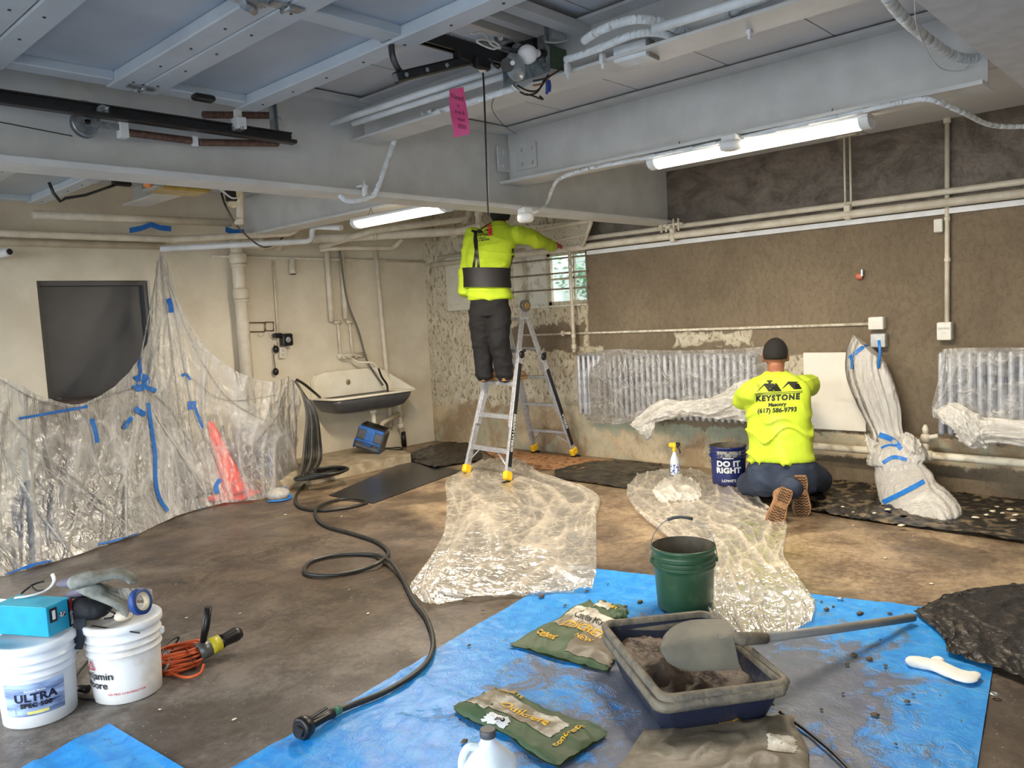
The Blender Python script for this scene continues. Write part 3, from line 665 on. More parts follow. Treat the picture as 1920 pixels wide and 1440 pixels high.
# right wall boxes
def ebox(name, label, c, size, mat, lines=(), knock=True, cat='box'):
    t = thing(name, label, cat, c); MB().box(c, size, bev=.008).build('box_body', mat, t)
    c = V(c); f = c+V((-size[0]/2-.003, 0, 0))
    MB().box(f, (.006, size[1]*.94, size[2]*.94), bev=.003).build('cover', mat, t)
    for i, l in enumerate(lines): flat_text('label_text', l, .022, f+V((-.003, 0, .02-.03*i)), (0, -1, 0), (0, 0, 1), M('grey print', srgb(120, 116, 108)), t)
    return t
m_ebox = M('pale grey box paint', srgb(226, 224, 214), srgb(212, 208, 196), .5, scale=12)
ebox('switch_box', 'white switch box at the foot of the vertical conduit', (6.56, 1.695, 1.225), (.07, .10, .135), m_ebox, ('SIEMENS', '----'))
ebox('junction_box', 'small white box beside the vertical conduit, just under the wall pipes', (6.57, 1.735, 2.005), (.05, .06, .10), m_ebox)
ebox('junction_box', 'square white junction box at the end of the thin level conduit', (6.56, 2.18, 1.30), (.07, .115, .10), m_ebox, ('____',))
ebox('outlet_box', 'grey outlet box below the square white junction box', (6.56, 2.165, 1.165), (.07, .115, .11), M('steel outlet box', srgb(190, 190, 184), srgb(160, 160, 156), .4, .3))
et = thing('electrical_panel', 'flat grey electrical panel left of the barred window', 'panel', (6.57, 6.8, 1.9))
MB().box((6.56, 6.80, 1.93), (.08, .56, .65), bev=.006).build('cabinet', M('panel grey', srgb(200, 196, 178), srgb(190, 186, 168), .6), et); MB().box((6.515, 6.80, 1.95), (.012, .50, .54), bev=.004).build('panel_door', M('panel grey'), et); MB().box((6.505, 6.58, 1.9), (.012, .02, .05), bev=.003).build('latch', m_galv, et)
rt = thing('anchor_block', 'small orange plug in a rough hole in the brown render', 'plug', (6.58, 2.31, 1.67))
MB().box((6.575, 2.315, 1.675), (.05, .05, .05), .2, bev=.01).build('plug', M('orange plastic', srgb(206, 110, 74), srgb(170, 84, 56)), rt); MB().box((6.57, 2.29, 1.70), (.04, .018, .06), .1, bev=.005).build('pin', m_galv, rt)
# slanted timber/duct piece above window seen behind the raised arm
dk = thing('duct_hood', 'slanted cream sheet-metal hood above the barred window', 'hood', (6.4, 5.5, 2.3))
hm = M('spotted cream sheet', srgb(206, 198, 180), srgb(150, 138, 118), .6, scale=40, thr=(.56, .66))
P_ = [px_(985, 425, 6.45), px_(1108, 412, 6.45), px_(1090, 460, 6.5), px_(985, 470, 6.5)]
b = MB(); b.add([p for p in P_]+[p+V((.03, 0, 0)) for p in P_], [(3, 2, 1, 0), (4, 5, 6, 7), (0, 1, 5, 4), (1, 2, 6, 5), (2, 3, 7, 6), (3, 0, 4, 7)], False); b.build('hood_panel', hm, dk)
MB().tube(bendpipe([px_(985, 437, 6.38), px_(1110, 413, 6.38), px_(1092, 462, 6.44)], .04), .02, 12).build('edge_pipe', m_pipe, dk)
MB().tube([px_(985, 462, 6.4), px_(1100, 440, 6.4)], .012, 10).build('brace', m_pipe, dk)

# back wall pipes (along x at y near 7.4)
b_ = lambda x, y, Y_=7.45: onplane(x, y, 1, Y_)
pipe('thick cream header pipe high along the back wall, left of the rear beam', [b_(60, 402, 7.35), b_(432, 418, 7.35)], .035)
pipe('upper of two cream pipes along the back wall above the dark door', [(-.9, 7.40, 2.39), b_(320, 449, 7.40), b_(545, 438, 7.05), b_(560, 425, 6.9)], .03, coll=[(b_(325, 449, 7.40), X, .036, .06)])
pipe('lower of two cream pipes along the back wall above the dark door', [(-.9, 7.47, 2.31), b_(310, 462, 7.47)], .032)
pipe('white pipe stepping up beside the sheet hanging point', [b_(300, 467, 7.3), b_(585, 452, 6.7), b_(585, 425, 6.7), b_(640, 427, 6.3)], .026, m_white)
pipe('long cream waste pipe crossing to the corner behind the standing worker', [b_(585, 448, 7.2), b_(860, 434, 6.6), b_(905, 425, 6.2)], .045, coll=[(b_(850, 436, 6.65), X, .06, .05), (b_(700, 442, 6.95), X, .052, .03)])
pipe('cream pipe sloping up to an elbow beside the tube light', [b_(600, 463, 7.3), b_(700, 432, 6.8), b_(878, 410, 6.5), b_(880, 385, 6.5)], .035, coll=[(b_(872, 412, 6.52), X, .045, .06)])
pipe('short cream pipe with elbow under the rear beam', [b_(600, 468, 7.3), b_(640, 465, 7.2), b_(738, 465, 7.1), b_(755, 448, 7.0)], .024)
pipe('cream drop pipe with collars behind the worker\'s neck', [b_(898, 388, 6.3), b_(898, 425, 6.3)], .04, coll=[(b_(898, 400, 6.3), Z, .052, .06)])
pipe('thin level conduit across the back wall above the sink', [b_(395, 480, 7.52), b_(835, 492, 7.52)], .014)
# soil stack
st = thing('drain_stack', 'thick cream drain stack on the back wall beside the hanging plastic', 'pipe', (4.09, 7.42, .1))
sx, sy = 4.06, 7.42
MB().tube([(sx, sy, .1), (sx-.01, sy, 2.36), (sx-.01, sy, 2.40)], .062, 20).build('stack', m_pipe, st)
for z, r, l in ((2.22, .085, .10), (1.87, .08, .11), (2.15, .078, .03), (1.80, .074, .03)): MB().tube([(sx, sy, z-l/2), (sx, sy, z-l*.3), (sx, sy, z+l*.3), (sx, sy, z+l/2)], [r*.9, r, r, r*.9], 22).build('collar', m_pipe, st)
MB().tube(bendpipe([(sx, sy, 2.36), (sx+.35, sy-.02, 2.37), (sx+.62, sy-.02, 2.43)], .1), .055, 16).build('branch', m_pipe, st)
for d in (.22, .42): MB().tube([(sx+d, sy-.02, 2.365), (sx+d+.05, sy-.02, 2.37)], .066, 18).build('collar', m_pipe, st)
MB().cyl((4.20, 6.3, 2.30), (4.2, 6.3, 2.55), .0).build('clamp', m_pipe, st) if False else None
pipe('short cream riser pipe beside the junction gadget', [b_(450, 345, 5.9), b_(450, 418, 5.9)], .028, coll=[(b_(448, 415, 5.9), Z, .036, .05)])
pipe('thin conduit dropping to the black camera and outlet', [b_(512, 490, 7.53), b_(523, 655, 7.53)], .012)
pipe('left insulated water pipe dropping to the sink taps', [b_(612, 460, 7.5), b_(622, 603, 7.5)], .032)
pipe('right insulated water pipe dropping to the sink taps', [b_(640, 460, 7.5), b_(648, 598, 7.5)], .03)
pipe('tall cream pipe right of the sink, running down to the floor', [b_(704, 462, 7.5), b_(727, 722, 7.5), b_(733, 800, 7.5)], .026)
t_ = thing('pipe_stub', 'capped pipe stub below the thin level conduit', 'pipe', b_(548, 500, 7.5)); MB().tube([b_(548, 486, 7.5), b_(548, 505, 7.5), b_(549, 513, 7.5)], [.03, .034, .042], 16).build('stub', m_pipe, t_); MB().cyl(b_(549, 513, 7.5), b_(549, 515, 7.5), .03).build('cap', m_dark, t_)
t_ = thing('pipe_stub', 'open white pipe end sticking out above the dark door', 'pipe', onplane(10, 473, 1, 7.3)); a = onplane(18, 472, 1, 7.2)
MB().tube([a+V((-.12, .3, -.02)), a], .035, 18).build('stub', m_white, t_); MB().tube([a, a+(a-(a+V((-.12, .3, -.02)))).normalized()*.004], .024, 16).build('bore', m_black, t_)
# ceiling conduits
g_ = lambda x, y, z: fl(x, y, z)
m_cond = M('white painted conduit', srgb(224, 230, 232), srgb(206, 212, 214), .4)
pipe('upper of two parallel white conduits crossing behind the pink tag', [g_(620, 232, 2.66), g_(800, 172, 2.69), g_(960, 122, 2.72)], .017, m_cond)
pipe('lower of two parallel white conduits crossing behind the pink tag', [g_(662, 232, 2.64), g_(800, 188, 2.66), g_(960, 138, 2.67)], .016, m_cond)
cp = pipe('white conduit dropping from the overhead beam down the girder face', crom([onplane(637, 367, 1, 3.9), onplane(655, 377, 1, 3.88), onplane(690, 370, 1, 3.9), onplane(708, 352, 1, 3.9), onplane(748, 240, 1, 3.9), onplane(765, 220, 1, 3.8), g_(845, 203, 2.59), g_(945, 172, 2.59), g_(965, 166, 2.59)], 6), .015, m_cond, 0)
cc = thing('conduit_clamp', 'small white beam clamp on the girder flange holding the bent conduit', 'clamp', onplane(683, 360, 1, 3.93)); q0 = onplane(684, 362, 1, 3.93)
MB().box(q0, (.02, .03, .10), bev=.004).box(q0+V((.0, .02, .04)), (.05, .05, .014)).build('clamp_body', m_white, cc); MB().cyl(q0+V((0, 0, .05)), q0+V((0, 0, .08)), .006).build('screw', m_white, cc)
pipe('white conduit rising in a hump behind the motor, right of the opener', crom([g_(1095, 76, 2.66), g_(1130, 55, 2.66), g_(1185, 37, 2.66), g_(1235, 40, 2.66), g_(1280, 58, 2.66), g_(1318, 64, 2.66), g_(1350, 48, 2.66), g_(1385, 14, 2.66), g_(1412, 3, 2.66), g_(1440, -8, 2.66)], 6), .018, m_cond, 0)
pipe('white conduit waving under the beam from the motor to the far right', crom([g_(1060, 112, 2.64), g_(1120, 92, 2.64), g_(1185, 66, 2.64), g_(1235, 62, 2.64), g_(1290, 76, 2.64), g_(1350, 72, 2.64), g_(1400, 56, 2.64), g_(1500, 25, 2.64), g_(1600, -2, 2.64)], 6), .016, m_cond, 0)
pipe('straight white conduit close to the ceiling beam at the top edge', [g_(1225, 55, 2.62), g_(1395, 2, 2.62), g_(1450, -15, 2.62)], .018, m_cond)
pipe('white conduit dropping diagonally across the top right corner', crom([g_(1660, -10, 2.6), g_(1700, 40, 2.6), g_(1760, 88, 2.6), g_(1800, 108, 2.6), onplane(1850, 108, 0, 4.45), onplane(1935, 95, 0, 4.5)], 6), .022, m_cond, 0)
pipe('white conduit along the deep beam above the tube light, bending down at right', crom([onplane(992, 398, 1, 3.93), onplane(1006, 397, 1, 3.9), g_(1024, 383, 2.34), g_(1040, 345, 2.415), g_(1060, 330, 2.43), g_(1095, 319, 2.44), g_(1130, 311, 2.44), g_(1300, 278, 2.44), g_(1620, 207, 2.44), g_(1700, 190, 2.44), g_(1745, 187, 2.42), g_(1800, 208, 2.40), g_(1860, 235, 2.40), g_(1935, 237, 2.40)], 6), .013, m_cond, 0)
ld = thing('lamp_holder', 'round white lamp holder hanging from the girder beside the worker\'s head', 'lamp holder', onplane(985, 412, 1, 3.93)); q0 = onplane(985, 405, 1, 3.93)
MB().box(q0+V((0, 0, .035)), (.09, .07, .05), bev=.006).build('box', m_white, ld); MB().lathe([(.055, .02), (.062, 0), (.06, -.03), (.045, -.045), (.02, -.05)], q0, 24, None, True, True).build('holder', m_white, ld)
ld = thing('round_fixture', 'round white fixture hanging in front of the right-hand tube light', 'fixture', (4.27, 2.3, 2.40)); q0 = onplane(1370, 272, 0, 4.27)
MB().box(q0+V((.03, 0, .035)), (.12, .09, .045), bev=.006).build('box', m_white, ld); MB().lathe([(.06, .02), (.066, 0), (.058, -.025), (.03, -.032)], q0, 24, None, True, True).build('holder', m_white, ld)
for i, (x, y, lab) in enumerate(((1405, 52, 'white conduit strap with bolt, at the bend under the ceiling'), (1130, 110, 'white hanging bolt just right of the green circuit board'), (1064, 128, 'white hanging bolt below the circuit board edge'))):
    q0 = g_(x, y, 2.62); t_ = thing('conduit_strap', lab, 'strap', q0-V((0, 0, .03))); MB().box(q0, (.03, .02, .05), bev=.004).build('strap', m_white, t_); MB().cyl(q0, q0-V((0, 0, .045)), .008, n=8).build('bolt', m_white, t_)
q0 = g_(1190, 100, 2.63); t_ = thing('junction_box', 'pale metal junction box on the conduits right of the opener', 'box', q0-V((0, 0, .04)))
MB().box(q0, (.10, .16, .07), .1, bev=.004).build('box_body', m_cond, t_); MB().box(q0+V((.02, -.085, 0)), (.10, .004, .075), .1).build('side_plate', M('grey side plate', srgb(150, 142, 132)), t_)
tag(MB().tube(crom([g_(1195, 100, 2.63), g_(1195, 130, 2.7), g_(1215, 118, 2.7), g_(1218, 100, 2.7)], 6), .002, 5).build('loose_wire', m_white), 'thin loose wire dangling under the pale junction box', 'wire')
tag(MB().tube(crom([g_(1715, 0, 2.58), g_(1722, 60, 2.58), g_(1760, 125, 2.56), g_(1808, 131, 2.56), g_(1818, 110, 2.58)], 8), .0025, 5).build('loose_wire', m_white), 'thin white wire looping below the diagonal conduit at top right', 'wire')
tag(MB().tube(crom([onplane(935, 168, 1, 2.75), onplane(922, 200, 1, 2.8), onplane(940, 230, 1, 3.0), onplane(968, 252, 1, 3.3)], 8), .002, 5).build('loose_wire', m_black), 'thin dark wire hanging beside the pink tag towards the beam connector', 'wire')
# blue tape scraps on the back wall
for i, (pts, lab) in enumerate(((((243, 432), (265, 428), (283, 421), (300, 427), (321, 429)), 'bow-shaped strip of blue tape high on the back wall'), (((423, 430), (438, 435), (458, 435)), 'short strip of blue tape beside the drain stack'))):
    b = MB(); up = [b_(x, y-5, 7.3) for x, y in pts]; dn = [b_(x, y+5, 7.3) for x, y in pts]; b.grid([up, dn]); b.grid([[p+V((0, .002, 0)) for p in dn], [p+V((0, .002, 0)) for p in up]]); tag(b.build('tape_strip', m_blue), lab, 'tape')
tag(MB().box((3.3, 7.48, 2.56), (6.3, .14, .14)).build('wall_ledge', M('cream ledge paint', srgb(196, 190, 176))), 'cream plastered ledge along the top of the back wall', 'ledge') if False else None
# ================================================================ things along the walls
m_enam = M('white enamel', srgb(246, 240, 222), srgb(236, 226, 202), .18, scale=4)
m_skin0 = M('skin', srgb(150, 100, 74), srgb(132, 84, 60), .5, scale=20)
# ---- sink
sk = thing('wall_sink', 'old white enamel wall sink with dark grey underside', 'sink', (5.35, 7.3, .5))
def rrect(cx, cy, hx, hy, r, z, n=6):
    out = []
    for (sx, sy, a0) in ((1, 1, 0), (-1, 1, 90), (-1, -1, 180), (1, -1, 270)):
        for k in range(n+1):
            a = radians(a0+90*k/n); out.append(V((cx+sx*(hx-r)+r*cos(a), cy+sy*(hy-r)+r*sin(a), z)))
    return out
SX, SY = 5.37, 7.30
MB().rings([rrect(SX, SY, .515, .225, .09, .735), rrect(SX, SY, .56, .255, .11, .74), rrect(SX, SY, .575, .265, .12, .728), rrect(SX, SY, .56, .255, .11, .715)][::-1]+[rrect(SX, SY, .515, .225, .09, .735), rrect(SX, SY, .48, .19, .09, .70), rrect(SX, SY, .46, .17, .10, .60), rrect(SX, SY, .36, .1, .08, .57)], False, True).build('basin', m_enam, sk)
MB().rings([rrect(SX, SY, .545, .243, .10, .713), rrect(SX, SY, .53, .235, .10, .66), rrect(SX, SY, .48, .2, .12, .58), rrect(SX, SY, .38, .13, .1, .55)], True, True).build('underside', M('dark grey enamel', srgb(82, 82, 84), srgb(70, 70, 72), .35), sk)
poly = [(4.86, .72), (5.90, .72), (5.90, .82), (5.83, .95), (5.72, 1.0), (5.0, 1.0), (4.90, .97), (4.86, .90)]
MB().prism(poly, 1, 7.47, 7.54).build('splashback', m_enam, sk)
MB().lathe([(.0, .004), (.028, .003), (.032, 0), (.02, -.004)], (5.30, 7.466, .865), 18, Matrix.Rotation(pi/2, 3, 'X'), True, True).build('overflow_plate', M('worn brass', srgb(190, 176, 140), None, .4, .5), sk)
MB().prism([(7.05, .74), (7.05, .72), (7.53, .72), (7.53, .93)], 0, 5.90, 5.92).build('side_flank', m_enam, sk)
fa = thing('wall_faucet', 'cream wall tap with swivel spout above the sink', 'faucet', (5.34, 7.5, 1.12))
MB().tube([(5.22, 7.50, 1.16), (5.56, 7.50, 1.16)], .026, 12).build('tap_body', m_pipe, fa)
for x in (5.25, 5.41):
    MB().tube([(x, 7.52, 1.56), (x, 7.50, 1.18)], .015, 10).build('supply_pipe', m_pipe, fa)
    MB().cyl((x, 7.48, 1.15), (x, 7.42, 1.15), .018).box((x+.01, 7.41, 1.155), (.12, .012, .018), Matrix.Rotation(.25, 3, 'Y'), .004).build('tap_handle', m_pipe, fa)
    MB().tube([(x-.05, 7.51, 1.54), (x-.02, 7.50, 1.54), (x+.03, 7.50, 1.54)], [.022, .014, .022], 10).build('stop_valve', m_pipe, fa)
MB().tube(bendpipe([(5.36, 7.48, 1.14), (5.39, 7.38, 1.08), (5.54, 7.30, 1.07), (5.59, 7.28, 1.0)], .05), .013, 10).build('spout', m_pipe, fa)
MB().tube(crom([(5.59, 7.28, 1.0), (5.62, 7.27, .90), (5.68, 7.26, .80), (5.68, 7.26, .70)], 6), .012, 8).build('spout_hose', m_black, fa)
tr = thing('drain_trap', 'cream trap and waste pipe under the sink', 'pipe', (5.5, 7.3, .25))
MB().cyl((5.47, 7.27, .55), (5.47, 7.27, .50), .045).tube(bendpipe([(5.47, 7.27, .52), (5.47, 7.27, .24), (5.55, 7.29, .22), (5.58, 7.3, .24), (5.60, 7.31, .36), (5.98, 7.45, .42)], .05), .026, 14).build('trap_bend', m_pipe, tr)
MB().tube([(5.47, 7.27, .33), (5.47, 7.27, .38)], .034, 14).build('collar', m_pipe, tr)
MB().tube([(5.99, 7.47, .60), (6.03, 7.47, .10)], .026, 14).tube([(6.0, 7.47, .45), (6.005, 7.47, .38)], .042, 14).tube([(6.01, 7.47, .30), (6.012, 7.47, .24)], .04, 14).build('waste_stub', m_pipe, tr)
MB().tube([(6.03, 7.46, .20), (6.03, 7.45, .02)], .03, 12).build('rubber_boot', m_black, tr)
# hose lying in sink + cable down
tag(MB().tube(crom([wy(637, 470, 7.45), wy(650, 560, 7.47), wy(672, 620, 7.47), wy(690, 680, 7.47), wy(718, 722, 7.44)], 8), .011, 8).build('wall_cable', M('grey cable', srgb(110, 106, 96), None, .6)), 'grey cable swinging down the wall behind the taps to the sink', 'cable')
# ---- camera, outlet, wire frame
ca = thing('wall_camera', 'black box camera bracketed beside the outlet', 'camera', wy(537, 637, 7.48))
c = wy(537, 637, 7.47); MB().box(c, (.115, .08, .13), bev=.012).box(c+V((-.09, .02, .05)), (.09, .05, .05), bev=.008).build('camera_body', m_black, ca)
MB().lathe([(.0, .002), (.016, .002), (.03, 0), (.034, -.012)], c+V((0, -.042, 0)), 20, Matrix.Rotation(pi/2, 3, 'X'), True, True).build('lens', M('lens glass', srgb(150, 155, 160), None, .1), ca)
ou = thing('wall_outlet', 'ivory double outlet below the black camera', 'outlet', wy(529, 660, 7.52))
c = wy(529, 661, 7.52); MB().box(c, (.075, .04, .12), bev=.006).build('outlet_plate', m_ebox, ou)
for dz in (-.026, .026): MB().box(c+V((0, -.021, dz)), (.034, .006, .03), bev=.002).build('socket', M('socket ivory', srgb(200, 194, 176)), ou)
for (x, y, l) in ((517, 655, 'round black plug left of the ivory outlet'), (517, 697, 'round black plug hanging low on the thin conduit')):
    q = wy(x, y, 7.50); t_ = thing('plug', l, 'plug', q); MB().ball(q, (.032, .03, .04)).build('plug_body', m_black, t_); MB().tube([q, q+V((0, .02, .18 if y > 680 else .05))], .005, 6).build('cord', m_black, t_)
fr = thing('wire_frame', 'small double wire frame with hanging hooks on the cream wall', 'frame', wy(490, 625))
def wframe(x0, y0, x1, y1):
    a, b, c_, d = wy(x0, y0, 7.53), wy(x1, y0, 7.53), wy(x1, y1, 7.53), wy(x0, y1, 7.53); MB().tube([a, b, c_, d], .007, 6, closed=True).build('loop', M('rusty wire', srgb(112, 92, 66), None, .7), fr)
wframe(466, 605, 496, 622); wframe(498, 604, 513, 620)
for x in (490, 510): MB().tube([wy(x+5*cos(a), 624+7*sin(a), 7.52) for a in [pi*k/8 for k in range(9)]], .004, 6).build('hook', m_pipe, fr)
# ---- radiators
m_rad = M('silver radiator paint', srgb(182, 184, 188), srgb(150, 152, 158), .4, .35, scale=20)
def radiator(label, y0, n, z0, z1, xc, pitch=.0635):
    t = thing('radiator', label, 'radiator', (xc, y0, z0)); first = None
    for k in range(n):
        y = y0-k*pitch
        if first is None:
            mb = MB()
            for dx in (-.05, .05):
                mb.tube([(xc+dx, y, z0+.01), (xc+dx, y, z0+.03), (xc+dx, y, z1-.03), (xc+dx, y, z1-.008)], [.014, .022, .022, .012], 10)
            mb.box((xc, y, z1-.03), (.10, .04, .04), bev=.014).box((xc, y, z0+.04), (.10, .04, .04), bev=.014)
            first = mb.build('section', m_rad, t); first['_y'] = y
        else:
            c = first.copy(); COL.objects.link(c); c.parent = t; c.location = (0, y-y0, 0)
    MB().cyl((xc, y0+.02, z0+.045), (xc, y0-(n-1)*pitch-.02, z0+.045), .02).build('header', m_rad, t)
    for dz in (.12, .5): MB().box((xc+.10, y0-.2, z0+dz), (.10, .03, .02)).box((xc+.1, y0-(n-1)*pitch+.2, z0+dz), (.10, .03, .02)).build('wall_bracket', m_rad, t) if False else None
    return t
radiator('long silver radiator left of the kneeling worker, under clear plastic', 5.03, 30, .46, 1.09, 6.44)
radiator('silver radiator at the right edge of the frame, under clear plastic', 1.68, 22, .46, 1.09, 6.44)
# ---- white board
bo = MB().box((6.575, 2.53, .752), (.02, .50, .64), bev=.003).build('wall_board', M('off-white board', srgb(232, 228, 216), srgb(220, 214, 200), .6, scale=3)); tag(bo, 'off-white rectangular panel on the wall right of the kneeling worker', 'panel')

# ================================================================ plastic films
def mat_film(name, base, k, col, rough=.28, spec=.8, stretch=(1, 1, 1), crease=.25, sc0=2.2):
    m = bpy.data.materials.new(name); m.use_nodes = True; nt = m.node_tree; p = nt.nodes['Principled BSDF']; out = nt.nodes['Material Output']
    p.inputs['Base Color'].default_value = (*col, 1); p.inputs['Roughness'].default_value = rough; p.inputs['Specular IOR Level'].default_value = spec
    at_ = nt.nodes.new('ShaderNodeAttribute'); at_.attribute_name = 'fold'
    tc = nt.nodes.new('ShaderNodeTexCoord'); n1 = noise_(nt, tc.outputs['Object'], 9, 5, .7, 1.4); n2 = noise_(nt, tc.outputs['Object'], 34, 3, .6, .8)
    a = math_(nt, 'ADD', math_(nt, 'MULTIPLY', at_.outputs['Fac'], k), base)
    rg = None
    for sc, th, wt in ((sc0, 26, .55), (sc0*2.3, 24, .5), (sc0*5, 20, .25)):
        q_ = noise_(nt, scaled(nt, tc.outputs['Object'], stretch), sc, 2, .5, 1.1)
        l_ = math_(nt, 'MULTIPLY', math_(nt, 'SUBTRACT', 1, math_(nt, 'MULTIPLY', math_(nt, 'ABSOLUTE', math_(nt, 'SUBTRACT', q_, .5)), th), clamp=True), wt)
        rg = l_ if rg is None else math_(nt, 'ADD', rg, l_)
    a = math_(nt, 'ADD', a, math_(nt, 'MULTIPLY', rg, crease))
    a = math_(nt, 'ADD', a, math_(nt, 'MULTIPLY', math_(nt, 'SUBTRACT', n1, .5), .2), clamp=True)
    bump_(nt, p, math_(nt, 'ADD', math_(nt, 'MULTIPLY', rg, .7), n1), .45, .02)
    tl = nt.nodes.new('ShaderNodeBsdfTranslucent'); tl.inputs['Color'].default_value = (*col, 1)
    ms = nt.nodes.new('ShaderNodeMixShader'); ms.inputs[0].default_value = .35; nt.links.new(p.outputs[0], ms.inputs[1]); nt.links.new(tl.outputs[0], ms.inputs[2])
    tr_ = nt.nodes.new('ShaderNodeBsdfTransparent'); tr_.inputs[0].default_value = (.97, .97, .97, 1)
    gl = nt.nodes.new('ShaderNodeBsdfGlossy'); gl.inputs['Roughness'].default_value = .2; nt.links.new(p.inputs['Normal'].links[0].from_socket, gl.inputs['Normal'])
    fr_ = nt.nodes.new('ShaderNodeFresnel'); fr_.inputs[0].default_value = 1.5; nt.links.new(p.inputs['Normal'].links[0].from_socket, fr_.inputs['Normal'])
    m0 = nt.nodes.new('ShaderNodeMixShader'); nt.links.new(math_(nt, 'MULTIPLY', fr_.outputs[0], 1.0, clamp=True), m0.inputs[0]); nt.links.new(tr_.outputs[0], m0.inputs[1]); nt.links.new(gl.outputs[0], m0.inputs[2])
    mm = nt.nodes.new('ShaderNodeMixShader'); nt.links.new(a, mm.inputs[0]); nt.links.new(m0.outputs[0], mm.inputs[1]); nt.links.new(ms.outputs[0], mm.inputs[2])
    nt.links.new(mm.outputs[0], out.inputs['Surface']); return m
m_clear = mat_film('clear polythene', .05, .4, srgb(232, 230, 224), crease=.22, sc0=2.0)
m_drape = mat_film('hanging polythene', .07, .5, srgb(226, 226, 224), stretch=(1.5, 1.5, .35), crease=.30, sc0=1.5)
m_floorfilm = mat_film('crumpled clear polythene', .17, .45, srgb(236, 226, 208), rough=.42, spec=.5, crease=.4, sc0=2.0)
m_milky = mat_film('milky bunched polythene', .55, .6, srgb(234, 230, 220))
m_wrap = mat_film('wrapped grey-white polythene', .88, .5, srgb(226, 222, 214), stretch=(1.6, 1.6, .5))
def tree_of(o):
    me = o.data; mw = Matrix.Translation(V(o['_w'])); return BVHTree.FromPolygons([mw @ v.co for v in me.vertices], [tuple(p.vertices) for p in me.polygons])
def hitpx(x, y, tree, lift=.004, fb=None):
    d = ray(x, y).normalized(); h = tree.ray_cast(CAM, d)
    if h[0] is None:
        return fb
    return h[0]-d*lift
def tapestrip(name, px, w, tree, mat, parent, lift=.006, per=5):
    """ribbon of tape following a surface"""
    P = [V((a, b, 0)) for a, b in px]; P = crom(P, per); A, B = [], []; last = None
    for i, p in enumerate(P):
        a = P[max(i-1, 0)]; b = P[min(i+1, len(P)-1)]; t = (b-a).normalized(); n = V((-t.y, t.x, 0))
        for L, s in ((A, -1), (B, 1)):
            h = hitpx(p.x+n.x*w/2*s, p.y+n.y*w/2*s, tree, lift)
            if h is None: h = hitpx(p.x, p.y, tree, lift)
            if h is None: h = L[-1] if L else None
            if h is None: break
            L.append(h)
    k = min(len(A), len(B)); mb = MB(); mb.grid([A[:k], B[:k]]); return mb.build(name, mat, parent)
# ---- sheet over the long radiator
rs = thing('plastic_sheet', 'clear plastic sheet taped over the long radiator, bunched along its bottom', 'plastic sheet', (6.33, 4.1, .4))
r_ = lambda x, y, X_=6.32: onplane(x, y, 0, X_)
rows = [[r_(1088, 664, 6.5), r_(1150, 655, 6.36), r_(1250, 657, 6.34), r_(1350, 655, 6.34), r_(1435, 650, 6.36)],
        [r_(1090, 700, 6.40), r_(1150, 700), r_(1250, 700), r_(1350, 695), r_(1440, 690)],
        [r_(1092, 750, 6.40), r_(1150, 750), r_(1250, 740), r_(1350, 725), r_(1440, 700)],
        [r_(1100, 790, 6.40), r_(1160, 795, 6.3), r_(1240, 775, 6.28), r_(1350, 752, 6.28), r_(1440, 730, 6.3)]]
film('clear_sheet', rows, m_clear, 60, 120, .006, (2, 9), .003, rs, 3, dens=.6)
rows = [[r_(1186, 793, 6.26), r_(1235, 752, 6.26), r_(1290, 752, 6.25), r_(1345, 742, 6.25), r_(1400, 712, 6.25), r_(1445, 735, 6.25)],
        [r_(1200, 800, 6.20), r_(1240, 775, 6.2), r_(1290, 770, 6.2), r_(1345, 762, 6.2), r_(1400, 745, 6.2), r_(1445, 765, 6.2)],
        [r_(1215, 790, 6.24), r_(1250, 785, 6.25), r_(1290, 780, 6.25), r_(1345, 784, 6.25), r_(1400, 790, 6.25), r_(1445, 800, 6.25)]]
film('bunched_edge', rows, m_milky, 40, 90, .02, (3, 9), .006, rs, 5)
rows = [[r_(1180, 795, 6.25), r_(1205, 785, 6.24), r_(1232, 775, 6.25)], [r_(1196, 808, 6.22), r_(1212, 808, 6.2), r_(1228, 800, 6.22)], [r_(1206, 822, 6.25), r_(1214, 826, 6.24), r_(1222, 820, 6.25)]]
film('hanging_tail', rows, m_milky, 24, 24, .012, (3, 2), .004, rs, 8)
# ---- sheet over the right radiator
rs = thing('plastic_sheet', 'clear plastic sheet over the right-edge radiator, gathered in sagging folds', 'plastic sheet', (6.3, 1.3, .35))
rows = [[r_(1768, 655, 6.36), r_(1830, 652, 6.34), V((6.34, .35, 1.10))], [r_(1762, 700), r_(1830, 700), V((6.32, .35, .9))], [r_(1748, 760), r_(1800, 760), V((6.32, .35, .7))], [r_(1750, 782, 6.3), r_(1800, 790, 6.28), V((6.26, .35, .52))]]
film('clear_sheet', rows, m_clear, 50, 70, .008, (2, 6), .003, rs, 13)
rows = [[r_(1752, 772, 6.26), r_(1790, 755, 6.24), r_(1830, 775, 6.22), r_(1870, 785, 6.22), V((6.22, .35, .62))], [r_(1765, 785, 6.2), r_(1800, 800, 6.18), r_(1835, 810, 6.16), r_(1870, 815, 6.16), V((6.16, .35, .5))], [r_(1790, 800, 6.24), r_(1812, 835, 6.22), r_(1850, 838, 6.22), r_(1875, 830, 6.2), V((6.2, .35, .34))]]
film('bunched_edge', rows, m_milky, 30, 60, .022, (4, 7), .006, rs, 15)
